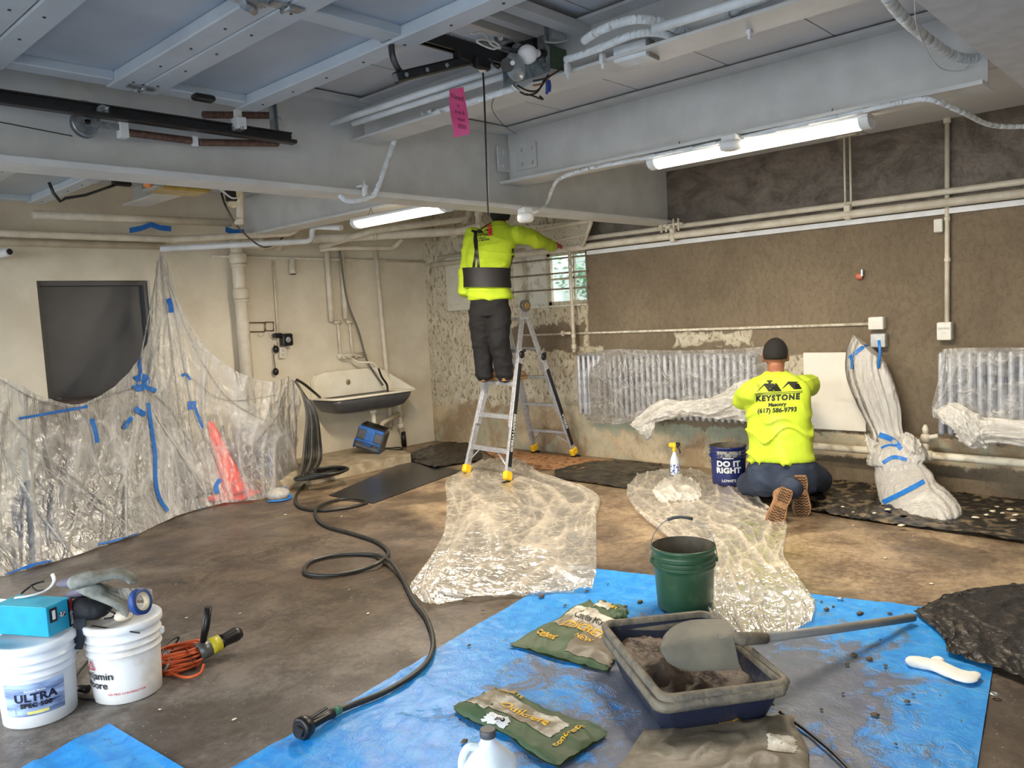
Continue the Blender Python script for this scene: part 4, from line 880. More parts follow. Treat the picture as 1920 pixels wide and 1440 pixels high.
# ---- wrapped hanging bundle with blue tape
bu_ = thing('wrapped_bundle', 'tall bundle wrapped in plastic and blue tape, slumped from wall box to floor', 'bundle', (5.85, 1.75, 0))
spec = [  # px centre x, y, half width px, depth plane x, tilt px (right side lower)
    (1632, 655, 30, 6.47, 26), (1628, 672, 38, 6.46, 20), (1632, 710, 44, 6.44, 8), (1648, 760, 40, 6.42, 2), (1664, 812, 30, 6.38, 2),
    (1676, 830, 44, 6.30, -8), (1680, 862, 56, 6.24, -6), (1684, 872, 44, 6.2, -4), (1690, 890, 50, 6.14, -8), (1698, 915, 52, 6.06, -18), (1704, 935, 50, 5.98, -26),
    (1712, 945, 62, 5.94, -22), (1722, 958, 72, 5.86, -12), (1728, 970, 70, 5.80, -4), (1730, 979, 44, 5.78, 0)]
rings = []; N = 72; bx = []
for k, (x, y, hw, X_, tilt) in enumerate(spec):
    c = onplane(x, y, 0, X_); l = onplane(x-hw, y-tilt, 0, X_); r2 = onplane(x+hw, y+tilt, 0, X_); ax = (r2-l)/2; bx.append((c, ax))
cs = crom([b[0] for b in bx], 5); axs = crom([b[1] for b in bx], 5)
for k, (c, ax) in enumerate(zip(cs, axs)):
    t = k/(len(cs)-1); L = ax.length; dp = V((1, 0, .15 if t > .5 else 0)).normalized()*L*(.38 if t < .33 else (.55 if t < .6 else .62)); dp = dp - ax.normalized()*dp.dot(ax.normalized()); ring = []
    ple = .20 if t < .36 else (.05 if t < .72 else .09)
    for i in range(N):
        a = 2*pi*i/N; f = 1-ple*1.5*abs(noise.noise(V((cos(a)*6, sin(a)*6, t*1.2))))*2+ple*.4+.035*noise.noise(V((cos(a)*9, sin(a)*9, t*30)))
        if .33 < t < .76: f += .09*noise.noise(V((cos(a)*2.2, sin(a)*2.2, t*14)))
        q = c+(ax*cos(a)+dp*sin(a))*f; q.z = max(q.z, .012); q.x = min(q.x, 6.585); ring.append(q)
    rings.append(ring)
mb = MB(); mb.rings(rings, True, True); mb.att = [min(1, max(0, .5+noise.noise(v*14)*1.2)) for v in mb.v]
body = mb.build('wrap_body', m_wrap, bu_); bt = tree_of(body)
m_btape = M('bright blue tape', srgb(40, 124, 204), srgb(24, 104, 186), .45, scale=30)
for px_l, w_ in ((((1592, 672), (1612, 655), (1636, 640), (1650, 642)), 7), (((1596, 668), (1597, 680), (1597, 692)), 5), (((1648, 815), (1668, 822), (1682, 832), (1690, 842)), 10), (((1652, 840), (1668, 834), (1690, 838)), 4), (((1655, 868), (1675, 857), (1700, 862)), 7), (((1655, 942), (1690, 925), (1715, 912), (1733, 902)), 9)):
    tapestrip('tape_band', px_l, w_, bt, m_btape, bu_)
MB().tube([onplane(x, y, 0, 6.40) for x, y in ((1648, 638), (1650, 660), (1647, 690))], .012, 6, flat=.3).build('tape_loop', m_btape, bu_)
rows = [[onplane(1690, 815, 0, 6.26), onplane(1705, 812, 0, 6.25), onplane(1722, 828, 0, 6.26)], [onplane(1690, 838, 0, 6.2), onplane(1710, 842, 0, 6.18), onplane(1724, 845, 0, 6.22)], [onplane(1692, 865, 0, 6.2), onplane(1710, 870, 0, 6.18), onplane(1716, 862, 0, 6.22)]]
film('loose_flap', rows, m_milky, 20, 20, .02, (3, 3), .006, bu_, 4)
rows = [[onplane(1622, 812, 0, 6.3), onplane(1634, 825, 0, 6.28), onplane(1648, 830, 0, 6.26)], [onplane(1628, 845, 0, 6.24), onplane(1636, 850, 0, 6.2), onplane(1650, 850, 0, 6.2)], [onplane(1628, 868, 0, 6.22), onplane(1640, 873, 0, 6.2), onplane(1652, 868, 0, 6.2)]]
film('loose_flap', rows, m_milky, 20, 20, .02, (3, 3), .006, bu_, 6)

# ---- big hanging drape on the left with blue tape
dr = thing('plastic_drape', 'large clear plastic drape with blue tape, hanging over stored things at left', 'plastic sheet', (2.7, 6.5, 0))
top = [(-90, 690, 6.2), (0, 707, 6.3), (75, 742, 6.4), (150, 757, 6.5), (225, 712, 6.7), (272, 640, 7.0), (300, 472, 7.27), (340, 575, 7.1), (390, 655, 6.95), (450, 700, 6.85), (510, 716, 6.8), (545, 707, 6.78), (566, 752, 6.8)]
bot = [(-90, 1112), (0, 1082), (60, 1066), (130, 1045), (200, 1022), (255, 1003), (325, 970), (385, 952), (430, 943), (480, 938), (520, 926), (550, 905), (562, 893)]
rows = []
for k in range(7):
    t = k/6; row = []
    for (x, y, Y_), (bx_, by_) in zip(top, bot):
        a = onplane(x, y, 1, Y_); b = fl(bx_, by_, .006); p = a.lerp(b, t); sag = sin(pi*t)
        p = p+V((0, .10*sag, -.02*sag)); row.append(p)
    rows.append(row)
big = film('drape_sheet', rows, m_drape, 120, 260, .028, (1.1, 12), .004, dr, 21, zmin=.004)
bigt = tree_of(big)
# fold direction variant: extra gathered ridges
for px_l, w_ in ((((262, 640), (262, 680), (266, 715)), 6), (((253, 712), (268, 706), (276, 716), (262, 728), (252, 722)), 12), (((272, 726), (285, 730), (293, 733)), 8), (((278, 755), (284, 800), (291, 850), (292, 900), (300, 935), (315, 958)), 7),
                 (((254, 765), (263, 772), (273, 777)), 10), (((248, 782), (240, 792), (233, 803)), 8), (((172, 785), (178, 805), (183, 830)), 9), (((35, 785), (75, 778), (120, 770), (165, 762)), 5), (((352, 760), (368, 760)), 16), (((366, 765), (373, 785), (379, 802)), 6),
                 (((340, 705), (348, 702), (357, 712)), 5), (((408, 925), (405, 912), (413, 898)), 8), (((315, 560), (320, 573), (321, 586)), 10), (((10, 1080), (60, 1060), (100, 1052)), 6), (((185, 1020), (230, 1010), (262, 1000)), 4), (((335, 975), (365, 962), (385, 950)), 6), (((260, 655), (262, 668), (264, 700)), 5)):
    tapestrip('blue_tape', px_l, w_, bigt, m_blue, dr, .012)
# gathered folds (bunched film ropes) fanning out from the hanging point and the tape knot
random.seed(5)
def rope(pxs, w_, lift=.012, r0=None):
    P = [hitpx(x, y, bigt, lift) for x, y in [(q.x, q.y) for q in crom([V((a, b, 0)) for a, b in pxs], 6)]]; P = [p for p in P if p is not None]
    if len(P) < 3: return
    n = len(P); mb = MB(); mb.tube(P, [w_*(.25+.75*sin(pi*(i+.5)/n)) for i in range(n)], 6, flat=.35); mb.att = [.25]*len(mb.v); mb.build('gathered_fold', m_clear, dr)
for pxs in (((300, 480), (330, 600), (360, 760), (400, 850), (430, 930)), ((302, 482), (350, 620), (420, 740), (500, 790)), ((298, 485), (285, 560), (268, 640), (262, 700)), ((270, 725), (300, 790), (340, 850), (390, 935)), ((268, 725), (215, 738), (160, 760)), ((545, 712), (500, 800), (460, 880), (420, 935)), ((548, 712), (555, 800), (550, 880)), ((0, 770), (90, 860), (180, 930), (250, 995)), ((0, 712), (70, 750), (150, 765)), ((0, 830), (60, 940), (130, 1035)), ((40, 840), (140, 920), (235, 985)), ((300, 480), (315, 600), (330, 720), (352, 850)), ((150, 765), (170, 800), (180, 850)), ((272, 730), (320, 770), (380, 870)), ((545, 720), (520, 780), (480, 830)), ((350, 700), (420, 750), (520, 740))):
    rope(pxs, .014)
# ---- stored things under the drape
sc_ = thing('storage_cabinet', 'brown storage cabinet standing under the plastic drape', 'cabinet', (2.6, 7.33, 0))
mcab = M('brown cabinet', srgb(84, 70, 64), srgb(66, 54, 48), .5, scale=4)
MB().box((2.66, 7.33, .50), (.96, .36, 1.0), bev=.01).build('carcass', mcab, sc_); 
for i in (-1, 1): d_ = MB().box((2.66+.235*i, 7.145, .51), (.45, .018, .92), bev=.004).build('door', mcab, sc_); MB().box((2.66+.04*i, 7.13, .55), (.012, .014, .08)).build('handle', m_black, d_)
bp_ = thing('backpack', 'dark navy backpack slumped under the left end of the drape', 'backpack', (1.75, 6.35, 0)); mnv = M('navy cloth', srgb(46, 54, 74), srgb(34, 40, 58), .8, bump=.3)
MB().ball((1.80, 6.45, .26), (.17, .13, .26)).ball((1.82, 6.33, .18), (.12, .07, .14)).build('bag_body', mnv, bp_); MB().tube(crom([(1.72, 6.36, .48), (1.66, 6.3, .35), (1.68, 6.3, .12)], 6), .016, 6, flat=.4).build('strap', mnv, bp_)
vb = thing('shop_vacuum', 'dark shop vacuum under the middle of the drape', 'vacuum', (3.2, 6.9, 0))
MB().lathe([(.12, .06), (.15, .08), (.16, .38), (.15, .42)], (3.08, 7.0, 0), 24, None, True, True).build('drum', M('vacuum grey', srgb(70, 70, 74), None, .4), vb); MB().lathe([(.15, .42), (.155, .46), (.13, .54), (.05, .58)], (3.08, 7.0, 0), 24, None, True, True).build('motor_head', m_black, vb)
for a in range(3): MB().ball((3.08+.13*cos(a*2.1), 7.0+.13*sin(a*2.1), .03), .03).build('caster', m_black, vb)
cn = thing('traffic_cone', 'orange-red traffic cone under the drape', 'cone', (3.50, 6.72, 0)); m_cone = M('cone orange', srgb(250, 72, 52), srgb(236, 58, 42), .45)
cc_ = fl(428, 945, 0); cc_ = V((3.50, 6.80, 0))
MB().box((cc_.x, cc_.y, .016), (.38, .38, .03), .5, bev=.01).build('base', m_cone, cn)
tip = onplane(405, 790, 1, 6.85); MB().lathe([(.135, 0), (.12, .03), (.035, .66), (.02, .69)], (cc_.x, cc_.y, .03), 28, Matrix.Rotation(-.16, 3, 'Y') @ Matrix.Rotation(-.22, 3, 'X'), True, True).build('cone_body', m_cone, cn)
ts = thing('tool_case', 'blue and grey tool case under the right corner of the drape', 'case', (3.95, 7.0, 0))
MB().box((3.93, 7.02, .30), (.34, .30, .60), .2, bev=.02).build('case_body', M('tool grey', srgb(150, 152, 154), srgb(120, 122, 126)), ts); MB().box((3.90, 6.86, .30), (.06, .03, .4), .2, bev=.008).build('side_panel', M('tool blue', srgb(40, 84, 140)), ts)
sh_ = thing('folding_table', 'pale folded table leaning under the drape behind the cone', 'table', (3.5, 7.2, 0))
MB().box((3.45, 7.34, .36), (.70, .04, .70), Matrix.Rotation(-.12, 3, 'X'), bev=.01).build('table_top', M('pale laminate', srgb(206, 196, 172)), sh_); MB().tube([(3.2, 7.27, .02), (3.2, 7.32, .6)], .012).tube([(3.7, 7.27, .02), (3.7, 7.32, .6)], .012).build('leg_frame', m_galv, sh_)
bg_ = thing('plastic_bag', 'small blue and white plastic bag on the floor at the drape corner', 'bag', fl(522, 940)); c = fl(522, 938)
MB().ball(c+V((.02, .03, .05)), (.11, .09, .055)).build('bag_body', m_milky, bg_); MB().tube(crom([c+V((-.10, 0, .012)), c+V((-.02, -.08, .012)), c+V((.08, -.06, .012)), c+V((.12, .02, .03)), c+V((.10, .05, .09))], 6), .018, 6, flat=.4).build('blue_band', m_btape, bg_)
# ---- hose bundle hanging over the drape corner
m_hose = M('black rubber hose', srgb(46, 46, 42), srgb(34, 34, 30), .45, scale=20); m_hose2 = M('grey hose', srgb(96, 90, 78), srgb(76, 70, 60), .5)
hb = thing('hose_bundle', 'bundle of dark hoses hanging in loops between the drape and the sink', 'hose', (4.2, 6.8, 0)); random.seed(8)
for k in range(8):
    dx = k*5; m_ = m_hose if k % 3 else m_hose2
    P = [onplane(553, 714, 1, 6.78), onplane(566+k*.8, 735+k, 1, 6.76), onplane(575+k*2.5, 775, 1, 6.74-k*.01), onplane(572+dx*.8, 820, 1, 6.72), onplane(568+dx*.95, 862, 1, 6.70), fl(562+dx*.6, 893, .13)]
    MB().tube(crom(P, 8), .012, 8).build('hose_strand', m_, hb)
MB().tube(crom([onplane(556, 712, 1, 6.8), onplane(570, 720, 1, 6.85), onplane(592, 738, 1, 7.0), fl(600, 745, .74)], 6), .014, 8).build('hose_end', m_hose, hb)
for k in range(5):
    c = fl(600+k*4, 890-k*2, .11+.012*k); P = [c+V((cos(a)*(.26-.02*k), sin(a)*(.14+.01*k), 0)) for a in [2*pi*i/26+k for i in range(26)]]
    MB().tube(P, .012, 8, closed=True).build('floor_coil', m_hose, hb)
# main hose snaking over the floor
P = [(640, 880, .12), (600, 890, .12), (575, 905, .016), (555, 930, .016), (562, 950, .016), (600, 957, .016), (650, 952, .016), (686, 943, .016), (680, 936, .03), (640, 936, .016), (600, 948, .03), (592, 965, .016), (610, 985, .016), (660, 1000, .016), (705, 1015, .016), (728, 1035, .016), (715, 1052, .035), (680, 1068, .016), (620, 1079, .016), (578, 1076, .016), (572, 1064, .016), (590, 1050, .016), (640, 1040, .016), (700, 1040, .016), (730, 1052, .035), (752, 1080, .016), (775, 1125, .016), (800, 1160, .016), (812, 1200, .022), (805, 1235, .022), (775, 1265, .022), (720, 1298, .022), (660, 1322, .022), (625, 1335, .03)]
gh = thing('garden_hose', 'long black garden hose snaking over the floor to a spray nozzle on the tarp', 'hose', fl(700, 1150))
MB().tube(crom([fl(x, y, z) for x, y, z in P], 7), .0125, 10).build('hose_line', m_hose, gh)
a, b = fl(630, 1334, .03), fl(578, 1362, .04); d = (b-a).normalized()
MB().tube([a-d*.02, a+d*.02], .017, 14).build('coupling', M('teal coupling', srgb(60, 120, 100)), gh)
MB().tube([a+d*.02, a+d*.05, a+d*.14, a+d*.20], [.02, .016, .018, .022], 14).build('nozzle_grip', m_black, gh)
rt_ = d.to_track_quat('Z', 'Y').to_matrix(); MB().lathe([(.02, -.01), (.036, .0), (.042, .02), (.042, .036), (.034, .044)], b+V((0, 0, .005)), 24, rt_, True, True).build('nozzle_head', m_black, gh)
MB().box(a+d*.09+V((0, 0, .03)), (.09, .014, .01), atan2(d.y, d.x), .003).build('trigger', m_black, gh)
# ---- blue and black machine under sink on the kerb
mc = thing('shop_heater', 'black and blue boxy machine with a cable on the kerb under the sink', 'machine', (5.25, 7.1, .10)); c = V((5.27, 7.06, .26))
Rm = Matrix.Rotation(-.9, 3, 'Z') @ Matrix.Rotation(.35, 3, 'Y')
MB().box(c, (.30, .26, .26), Rm, .03).build('housing', M('machine grey', srgb(92, 92, 94), srgb(70, 70, 72), .35), mc)
MB().box(c+Rm @ V((0, 0, .135)), (.26, .22, .02), Rm, .006).build('top_grille', m_black, mc)
MB().box(c+Rm @ V((.0, -.135, .03)), (.10, .02, .20), Rm, .006).box(c+Rm @ V((0, -.13, .11)), (.28, .02, .04), Rm, .006).build('blue_panel', M('machine blue', srgb(46, 110, 190), srgb(36, 90, 160), .4), mc)
MB().tube([c+Rm @ V((-.14, -.13, -.12)), c+Rm @ V((-.14, -.17, -.02)), c+Rm @ V((.14, -.17, -.02)), c+Rm @ V((.14, -.13, -.12))], .012, 8).build('handle_bar', M('machine blue'), mc)
MB().tube(crom([c+V((.1, -.15, -.13)), c+V((.25, -.2, -.15)), c+V((.32, -.05, -.15)), c+V((.2, .05, -.15))], 8), .007, 6).build('power_cable', m_black, mc)

# ================================================================ floor coverings
m_mat = M('wet black rubber mat', srgb(44, 44, 46), srgb(34, 34, 36), .28, scale=6); m_bsheet = M('black polythene', srgb(34, 33, 32), srgb(22, 21, 20), .25, scale=14, bump=.9, bscale=20)
P = [fl(617, 930), fl(700, 945), fl(865, 884), fl(770, 862)]; tag(MB().plate([P[0], P[1], P[2], P[3]], .002, .008).build('floor_mat', m_mat), 'wet black rubber mat along the kerb, running from the hoses to the ladder', 'mat')
def crumpled(name, label, rows, mat, amp, fr, seed, cat, z=.012, nu=60, nv=60, fine=.006, group=None):
    g = [[V((p.x, p.y, z)) for p in r] for r in rows]; o = film(name, g, mat, nu, nv, amp, fr, fine, None, seed, zmin=.003); return tag(o, label, cat, group)
crumpled('black_sheet', 'black plastic sheet in the far corner under the wall sink side', [[fl(745, 860), fl(835, 832), fl(900, 838)], [fl(770, 866), fl(850, 850), fl(905, 855)], [fl(815, 880), fl(860, 872), fl(900, 866)]], m_bsheet, .012, (4, 4), 2, 'plastic sheet', fine=.006)
m_card = M('brown cardboard', srgb(176, 130, 88), srgb(120, 84, 56), .85, scale=16, thr=(.5, .6), bump=.2)
P = [fl(905, 846), fl(968, 846), fl(1150, 866), fl(1082, 884), fl(960, 878)]; tag(MB().plate([P[4], P[3], P[2], P[1], P[0]], .006, .012).build('cardboard_sheet', m_card), 'stained brown cardboard sheet under the rear feet of the ladder', 'cardboard')
crumpled('black_sheet', 'black plastic strip on the floor between cardboard and spray bottle', [[fl(1040, 884), fl(1100, 870), fl(1160, 866), fl(1240, 873)], [fl(1040, 893), fl(1100, 892), fl(1170, 890), fl(1245, 882)], [fl(1045, 900), fl(1110, 908), fl(1180, 917), fl(1250, 905)]], M('dusty black sheet', srgb(46, 42, 36), srgb(96, 84, 64), .35, scale=8, bump=.8, thr=(.5, .75)), .008, (5, 5), 6, 'plastic sheet', fine=.005)
m_deb = M('black sheet with mortar crumbs', srgb(30, 28, 26), srgb(124, 108, 84), .3, scale=11, bump=.9, thr=(.5, .62), bscale=26)
crumpled('black_sheet', 'debris-strewn black plastic strip along the base of the right wall', [[V((6.55, 3.0, 0)), V((6.55, 2.2, 0)), V((6.55, 1.4, 0)), V((6.55, -.6, 0))], [V((6.1, 3.0, 0)), V((6.1, 2.2, 0)), V((6.1, 1.4, 0)), V((6.05, -.6, 0))], [fl(1400, 930), fl(1560, 968), fl(1720, 992), V((5.35, -.6, 0))]], m_deb, .014, (3, 7), 12, 'plastic sheet', nu=60, nv=140, fine=.007)
crumpled('black_sheet', 'large black plastic sheet on the floor at the right edge, over the tarp', [[fl(1712, 1156), fl(1800, 1116), fl(1935, 1100)], [fl(1765, 1200), fl(1850, 1190), fl(1990, 1180)], [fl(1775, 1232), fl(1890, 1272), fl(2000, 1320)]], M('muddy black sheet', srgb(26, 24, 24), srgb(84, 72, 60), .35, scale=14, bump=.9, thr=(.55, .75)), .010, (4, 5), 17, 'plastic sheet', z=.02, nu=70, nv=70, fine=.004)
# tarps
def mat_tarp():
    m, nt, p, oc = newmat('blue tarpaulin'); sep = nt.nodes.new('ShaderNodeSeparateXYZ')
    geo = nt.nodes.new('ShaderNodeNewGeometry'); nt.links.new(geo.outputs['Position'], sep.inputs[0]); P_ = geo.outputs['Position']
    n1 = noise_(nt, P_, 3, 6, .65, 1.2); n2 = noise_(nt, P_, 14, 5, .7, .6); n3 = noise_(nt, scaled(nt, P_, (5, 1, 1)), 3, 5, .7, .8)
    base = mix_(nt, ramp_(nt, n2, ((.35, 0.0), (.7, 1.0))), srgb(14, 128, 214), srgb(58, 160, 226))
    base = mix_(nt, ramp_(nt, n3, ((.56, 0.0), (.75, .55))), base, srgb(140, 178, 200))
    def blobm(x, y, rx, ry):
        a = math_(nt, 'DIVIDE', math_(nt, 'SUBTRACT', sep.outputs[0], x), rx); b = math_(nt, 'DIVIDE', math_(nt, 'SUBTRACT', sep.outputs[1], y), ry)
        return math_(nt, 'SUBTRACT', 1, math_(nt, 'SQRT', math_(nt, 'ADD', math_(nt, 'MULTIPLY', a, a), math_(nt, 'MULTIPLY', b, b))))
    d = None
    for q in ((2.55, 1.55, .85, .9), (2.1, 1.35, .6, .55), (2.95, 1.35, .8, .5), (2.3, 1.1, .7, .45), (3.15, 1.75, .6, .5)): 
        w_ = blobm(*q); d = w_ if d is None else math_(nt, 'MAXIMUM', d, w_)
    mk = math_(nt, 'DIVIDE', math_(nt, 'ADD', d, math_(nt, 'MULTIPLY', math_(nt, 'SUBTRACT', math_(nt, 'ADD', math_(nt, 'MULTIPLY', n1, .6), math_(nt, 'MULTIPLY', n2, .4)), .55), 3.6)), .35, clamp=True)
    sp_ = ramp_(nt, noise_(nt, P_, 22, 4, .7, .4), ((.66, 0.0), (.70, .9)))
    mud = mix_(nt, n2, srgb(122, 104, 80), srgb(78, 66, 50))
    c = mix_(nt, math_(nt, 'MULTIPLY', mk, .8), base, mud); c = mix_(nt, sp_, c, srgb(84, 70, 56))
    nt.links.new(c, p.inputs['Base Color']); p.inputs['Roughness'].default_value = .42
    bump_(nt, p, math_(nt, 'ADD', n2, math_(nt, 'MULTIPLY', mk, .6)), .5, .008); return m
m_tarp = mat_tarp()
A, B, C_, D = V((.25, 2.43, 0)), V((3.62, 2.93, 0)), V((4.12, .84, 0)), V((.55, .28, 0))
rows = [[A.lerp(D, j/5).lerp(B.lerp(C_, j/5), i/6) for j in range(6)] for i in range(7)]
for r in rows: r[0] = r[0]+V((random.uniform(-.02, .02), random.uniform(-.04, .03), 0))
crumpled('tarpaulin', 'large blue tarpaulin with mortar stains covering the floor in front', rows, m_tarp, .010, (5, 4), 31, 'tarp', z=.006, nu=150, nv=150, fine=.004)
P, Q, R_, S_ = V((1.074, 3.241, 0)), V((1.115, 2.62, 0)), V((.1, 2.55, 0)), V((.0, 2.95, 0))
crumpled('tarpaulin', 'small corner of a second blue tarpaulin at the bottom left', [[S_.lerp(P, i/3) for i in range(4)], [R_.lerp(Q, i/3) for i in range(4)]], m_tarp, .008, (3, 3), 33, 'tarp', z=.005, nu=40, nv=50, fine=.004)
for (x, y) in ((1575, 1121), (1865, 1301)):
    c = fl(x, y, .016); tag(MB().lathe([(.006, .0), (.013, .003), (.016, 0)], c, 16).build('grommet', m_galv), 'brass eyelet in the %s of the big blue tarpaulin' % ('far edge' if x < 1700 else 'right edge'), 'eyelet')
# crumpled clear sheets on floor
pa = [[(905, 868), (960, 862), (1000, 880)], [(872, 885), (930, 895), (1010, 892)], [(838, 905), (960, 915), (1115, 930)], [(838, 950), (980, 960), (1118, 975)], [(830, 1010), (960, 1030), (1118, 1020)], [(790, 1075), (930, 1090), (1118, 1075)], [(770, 1110), (900, 1122), (1112, 1105)], [(803, 1143), (950, 1120), (1110, 1112)]]
o = crumpled('plastic_sheet', 'crumpled clear plastic sheet from the ladder feet to the blue tarpaulin', [[fl(x, y) for x, y in r] for r in pa], m_floorfilm, .018, (4, 5), 41, 'plastic sheet', z=.02, nu=200, nv=150, fine=.004)
pb = [[(1195, 895), (1290, 885), (1400, 920)], [(1175, 925), (1300, 930), (1430, 950)], [(1190, 960), (1310, 965), (1450, 965)], [(1235, 1000), (1340, 1000), (1475, 985)], [(1290, 1050), (1370, 1060), (1470, 1050)], [(1310, 1100), (1400, 1120), (1500, 1095)], [(1325, 1150), (1420, 1165), (1528, 1140)], [(1360, 1190), (1440, 1210), (1522, 1175)]]
crumpled('plastic_sheet', 'crumpled clear plastic sheet behind the green bucket, running to the kneeling worker', [[fl(x, y) for x, y in r] for r in pb], m_floorfilm, .018, (6, 6), 47, 'plastic sheet', z=.024, nu=200, nv=130, fine=.005)
pc_ = [[(1238, 905), (1270, 893), (1300, 905)], [(1225, 925), (1265, 915), (1315, 922)], [(1240, 945), (1275, 940), (1310, 940)]]
g = [[fl(x, y, .03+.07*(1-abs(i-1))*(1 if j == 1 else .5)) for j, (x, y) in enumerate(r)] for i, r in enumerate(pc_)]
tag(film('plastic_sheet', g, m_milky, 30, 30, .03, (4, 4), .01, None, 52, zmin=.004), 'bunched milky scrap of plastic just in front of the spray bottle', 'plastic sheet')
# ================================================================ ladder
m_alu = M('ladder aluminium', srgb(196, 198, 202), srgb(168, 170, 175), .35, .45, scale=30)
m_yel = M('yellow rubber', srgb(244, 200, 36), srgb(226, 180, 24), .5); m_lab = M('black ladder label', srgb(24, 24, 24))
ld = thing('articulated_ladder', 'open aluminium articulated ladder with yellow feet by the old wall', 'ladder', (5.8, 5.35, 0))
FR, FL_ = V((5.129, 4.924, .0)), V((5.198, 5.537, .0)); HR, HL = V((5.80, 5.19, 1.60)), V((5.83, 5.53, 1.60)); RR, RL = V((6.47, 5.19, 0)), V((6.475, 5.755, 0))
def rail(a, b, w, t, name, mat=m_alu, par=None, inset=V((0, 0, 0))):
    """box section from a to b; w along the ladder depth (x), t across (y)"""
    d = (b-a); L = d.length; z = d.normalized(); y = V((0, 1, 0)); y = (y-z*y.dot(z)).normalized(); x = y.cross(z)
    R3 = Matrix((x, y, z)).transposed(); mb = MB().box((a+b)/2+inset, (w, t, L), R3, .006); return mb.build(name, mat, par or ld), R3, x, y
for F_, H_, s, front in ((FR, HR, -1, 1), (FL_, HL, 1, 1), (RR, HR, -1, 0), (RL, HL, 1, 0)):
    d = H_-F_; foot_top = F_+d*.06; mid = F_+d*(.73 if front else .70)
    o, R3, x, y = rail(foot_top, mid, .066, .028, 'outer_rail')
    ins = -s*.024; rail(F_+d*.30, H_-d*.02, .060, .020, 'inner_rail', inset=y*ins)
    MB().box(F_+d*.045, (.088, .050, .085), R3, .014).build('yellow_foot', m_yel, ld)
    MB().box(F_+V((0, 0, .014)), (.095, .055, .026), bev=.008).build('rubber_pad', m_black, ld)
    MB().ball(mid+y*s*.02-d*.02, (.036, .022, .036)).build('lock_knob', m_black, ld)
    MB().tube([mid-x*0+y*s*.03, mid+y*s*.055], .014, 10).build('knob_stem', m_black, ld)
    if s < 0:
        a0, a1 = F_+d*.09, F_+d*(.66 if front else .60); dd = a1-a0; lo = MB().box((a0+a1)/2+y*s*.0155-x*0, (.046, .002, dd.length), R3).build('side_label', m_lab, ld)
        tx = y*s
        flat_text('label_text', 'GORILLA LADDERS' if front else 'GORILLA', .042, a0+dd*.32+y*s*.017, R3 @ V((0, 0, 1)), R3 @ V((-1, 0, 0)) if s < 0 else x, m_white, lo, bold=.002, lift=.001)
for (F1, H1, F2, H2) in ((FR, HR, FL_, HL), (RR, HR, RL, HL)):
    for k in range(5):
        z = .28+.30*k; t = z/1.60; a = F1.lerp(H1, t); b = F2.lerp(H2, t); xx = (H1-F1).normalized(); sgn = 1 if F1 is FR else -1
        ang = atan2((b-a).y, (b-a).x)-pi/2
        MB().box((a+b)/2, (.062, (b-a).length-.02, .022), ang, .004).box((a+b)/2+V((sgn*-.025, 0, -.014)), (.010, (b-a).length-.03, .02), ang).build('rung', m_alu, ld)
    for (F_, O_, s) in ((F1, F2, 1), (F2, F1, -1)):
        a = F_.lerp(H1 if s > 0 else H2, .085); b = F_.lerp(O_, .30); b = V((b.x, b.y, 0))+(H1-F1)*(.265/1.6); MB().tube([a, b], .011, 8, flat=.6).build('brace', m_alu, ld)
for H_, s in ((HR, -1), (HL, 1)):
    MB().cyl(H_+V((0, -.016, 0)), H_+V((0, .016, 0)), .058, n=28).build('hinge', M('hinge grey', srgb(120, 118, 112), None, .4, .4), ld)
    MB().cyl(H_+V((0, s*.016, 0)), H_+V((0, s*.03, 0)), .03, n=20).build('hinge_cap', M('brass hinge cap', srgb(190, 160, 100), None, .3, .6), ld)

# ================================================================ people
def capsule(mb, a, b, ra, rb, n=18):
    a, b = V(a), V(b); d = (b-a).normalized(); pts = [a-d*ra*.9, a-d*ra*.5]+[a.lerp(b, k/5) for k in range(6)]+[b+d*rb*.5, b+d*rb*.9]
    rad = [ra*.35, ra*.86]+[ra+(rb-ra)*k/5 for k in range(6)]+[rb*.86, rb*.35]
    mb.tube(pts, rad, n)
def chain(mb, pts, rad):
    for i in range(len(pts)-1): capsule(mb, pts[i], pts[i+1], rad[i], rad[i+1])
def trunk(mb, secs, n=26):
    """secs: centre, right axis (vector with half width), forward axis (vector with half depth)"""
    cs = crom([s[0] for s in secs], 5); rs = crom([s[1] for s in secs], 5); fs = crom([s[2] for s in secs], 5); rings = []
    for c, r, f in zip(cs, rs, fs):
        ring = []
        for k in range(n):
            a = 2*pi*k/n; ca, sa = cos(a), sin(a); p = .85
            ring.append(c+r*(abs(ca)**p*(1 if ca > 0 else -1))+f*(abs(sa)**p*(1 if sa > 0 else -1)))
        rings.append(ring)
    mb.rings(rings, True, True)
def wrinkle(vs, ns, fn):
    return [v+n*fn(v) for v, n in zip(vs, ns)]
def cloth(name, mb, mat, parent, fn, voxel=.011, smooth=6):
    vs, fs, ns = blob(mb, voxel, smooth); m2 = MB(); m2.add(wrinkle(vs, ns, fn), fs, True); return m2.build(name, mat, parent)
def finger(mb, p, d, up, L, r, curl):
    p = V(p); d = V(d).normalized(); ax = d.cross(V(up)).normalized(); pts = [p]; cur = d
    for k, f in enumerate((.45, .32, .23)):
        cur = Quaternion(ax, -curl*(.6+.3*k)) @ cur; pts.append(pts[-1]+cur*L*f)
    chain(mb, pts, [r, r*.95, r*.88, r*.72])
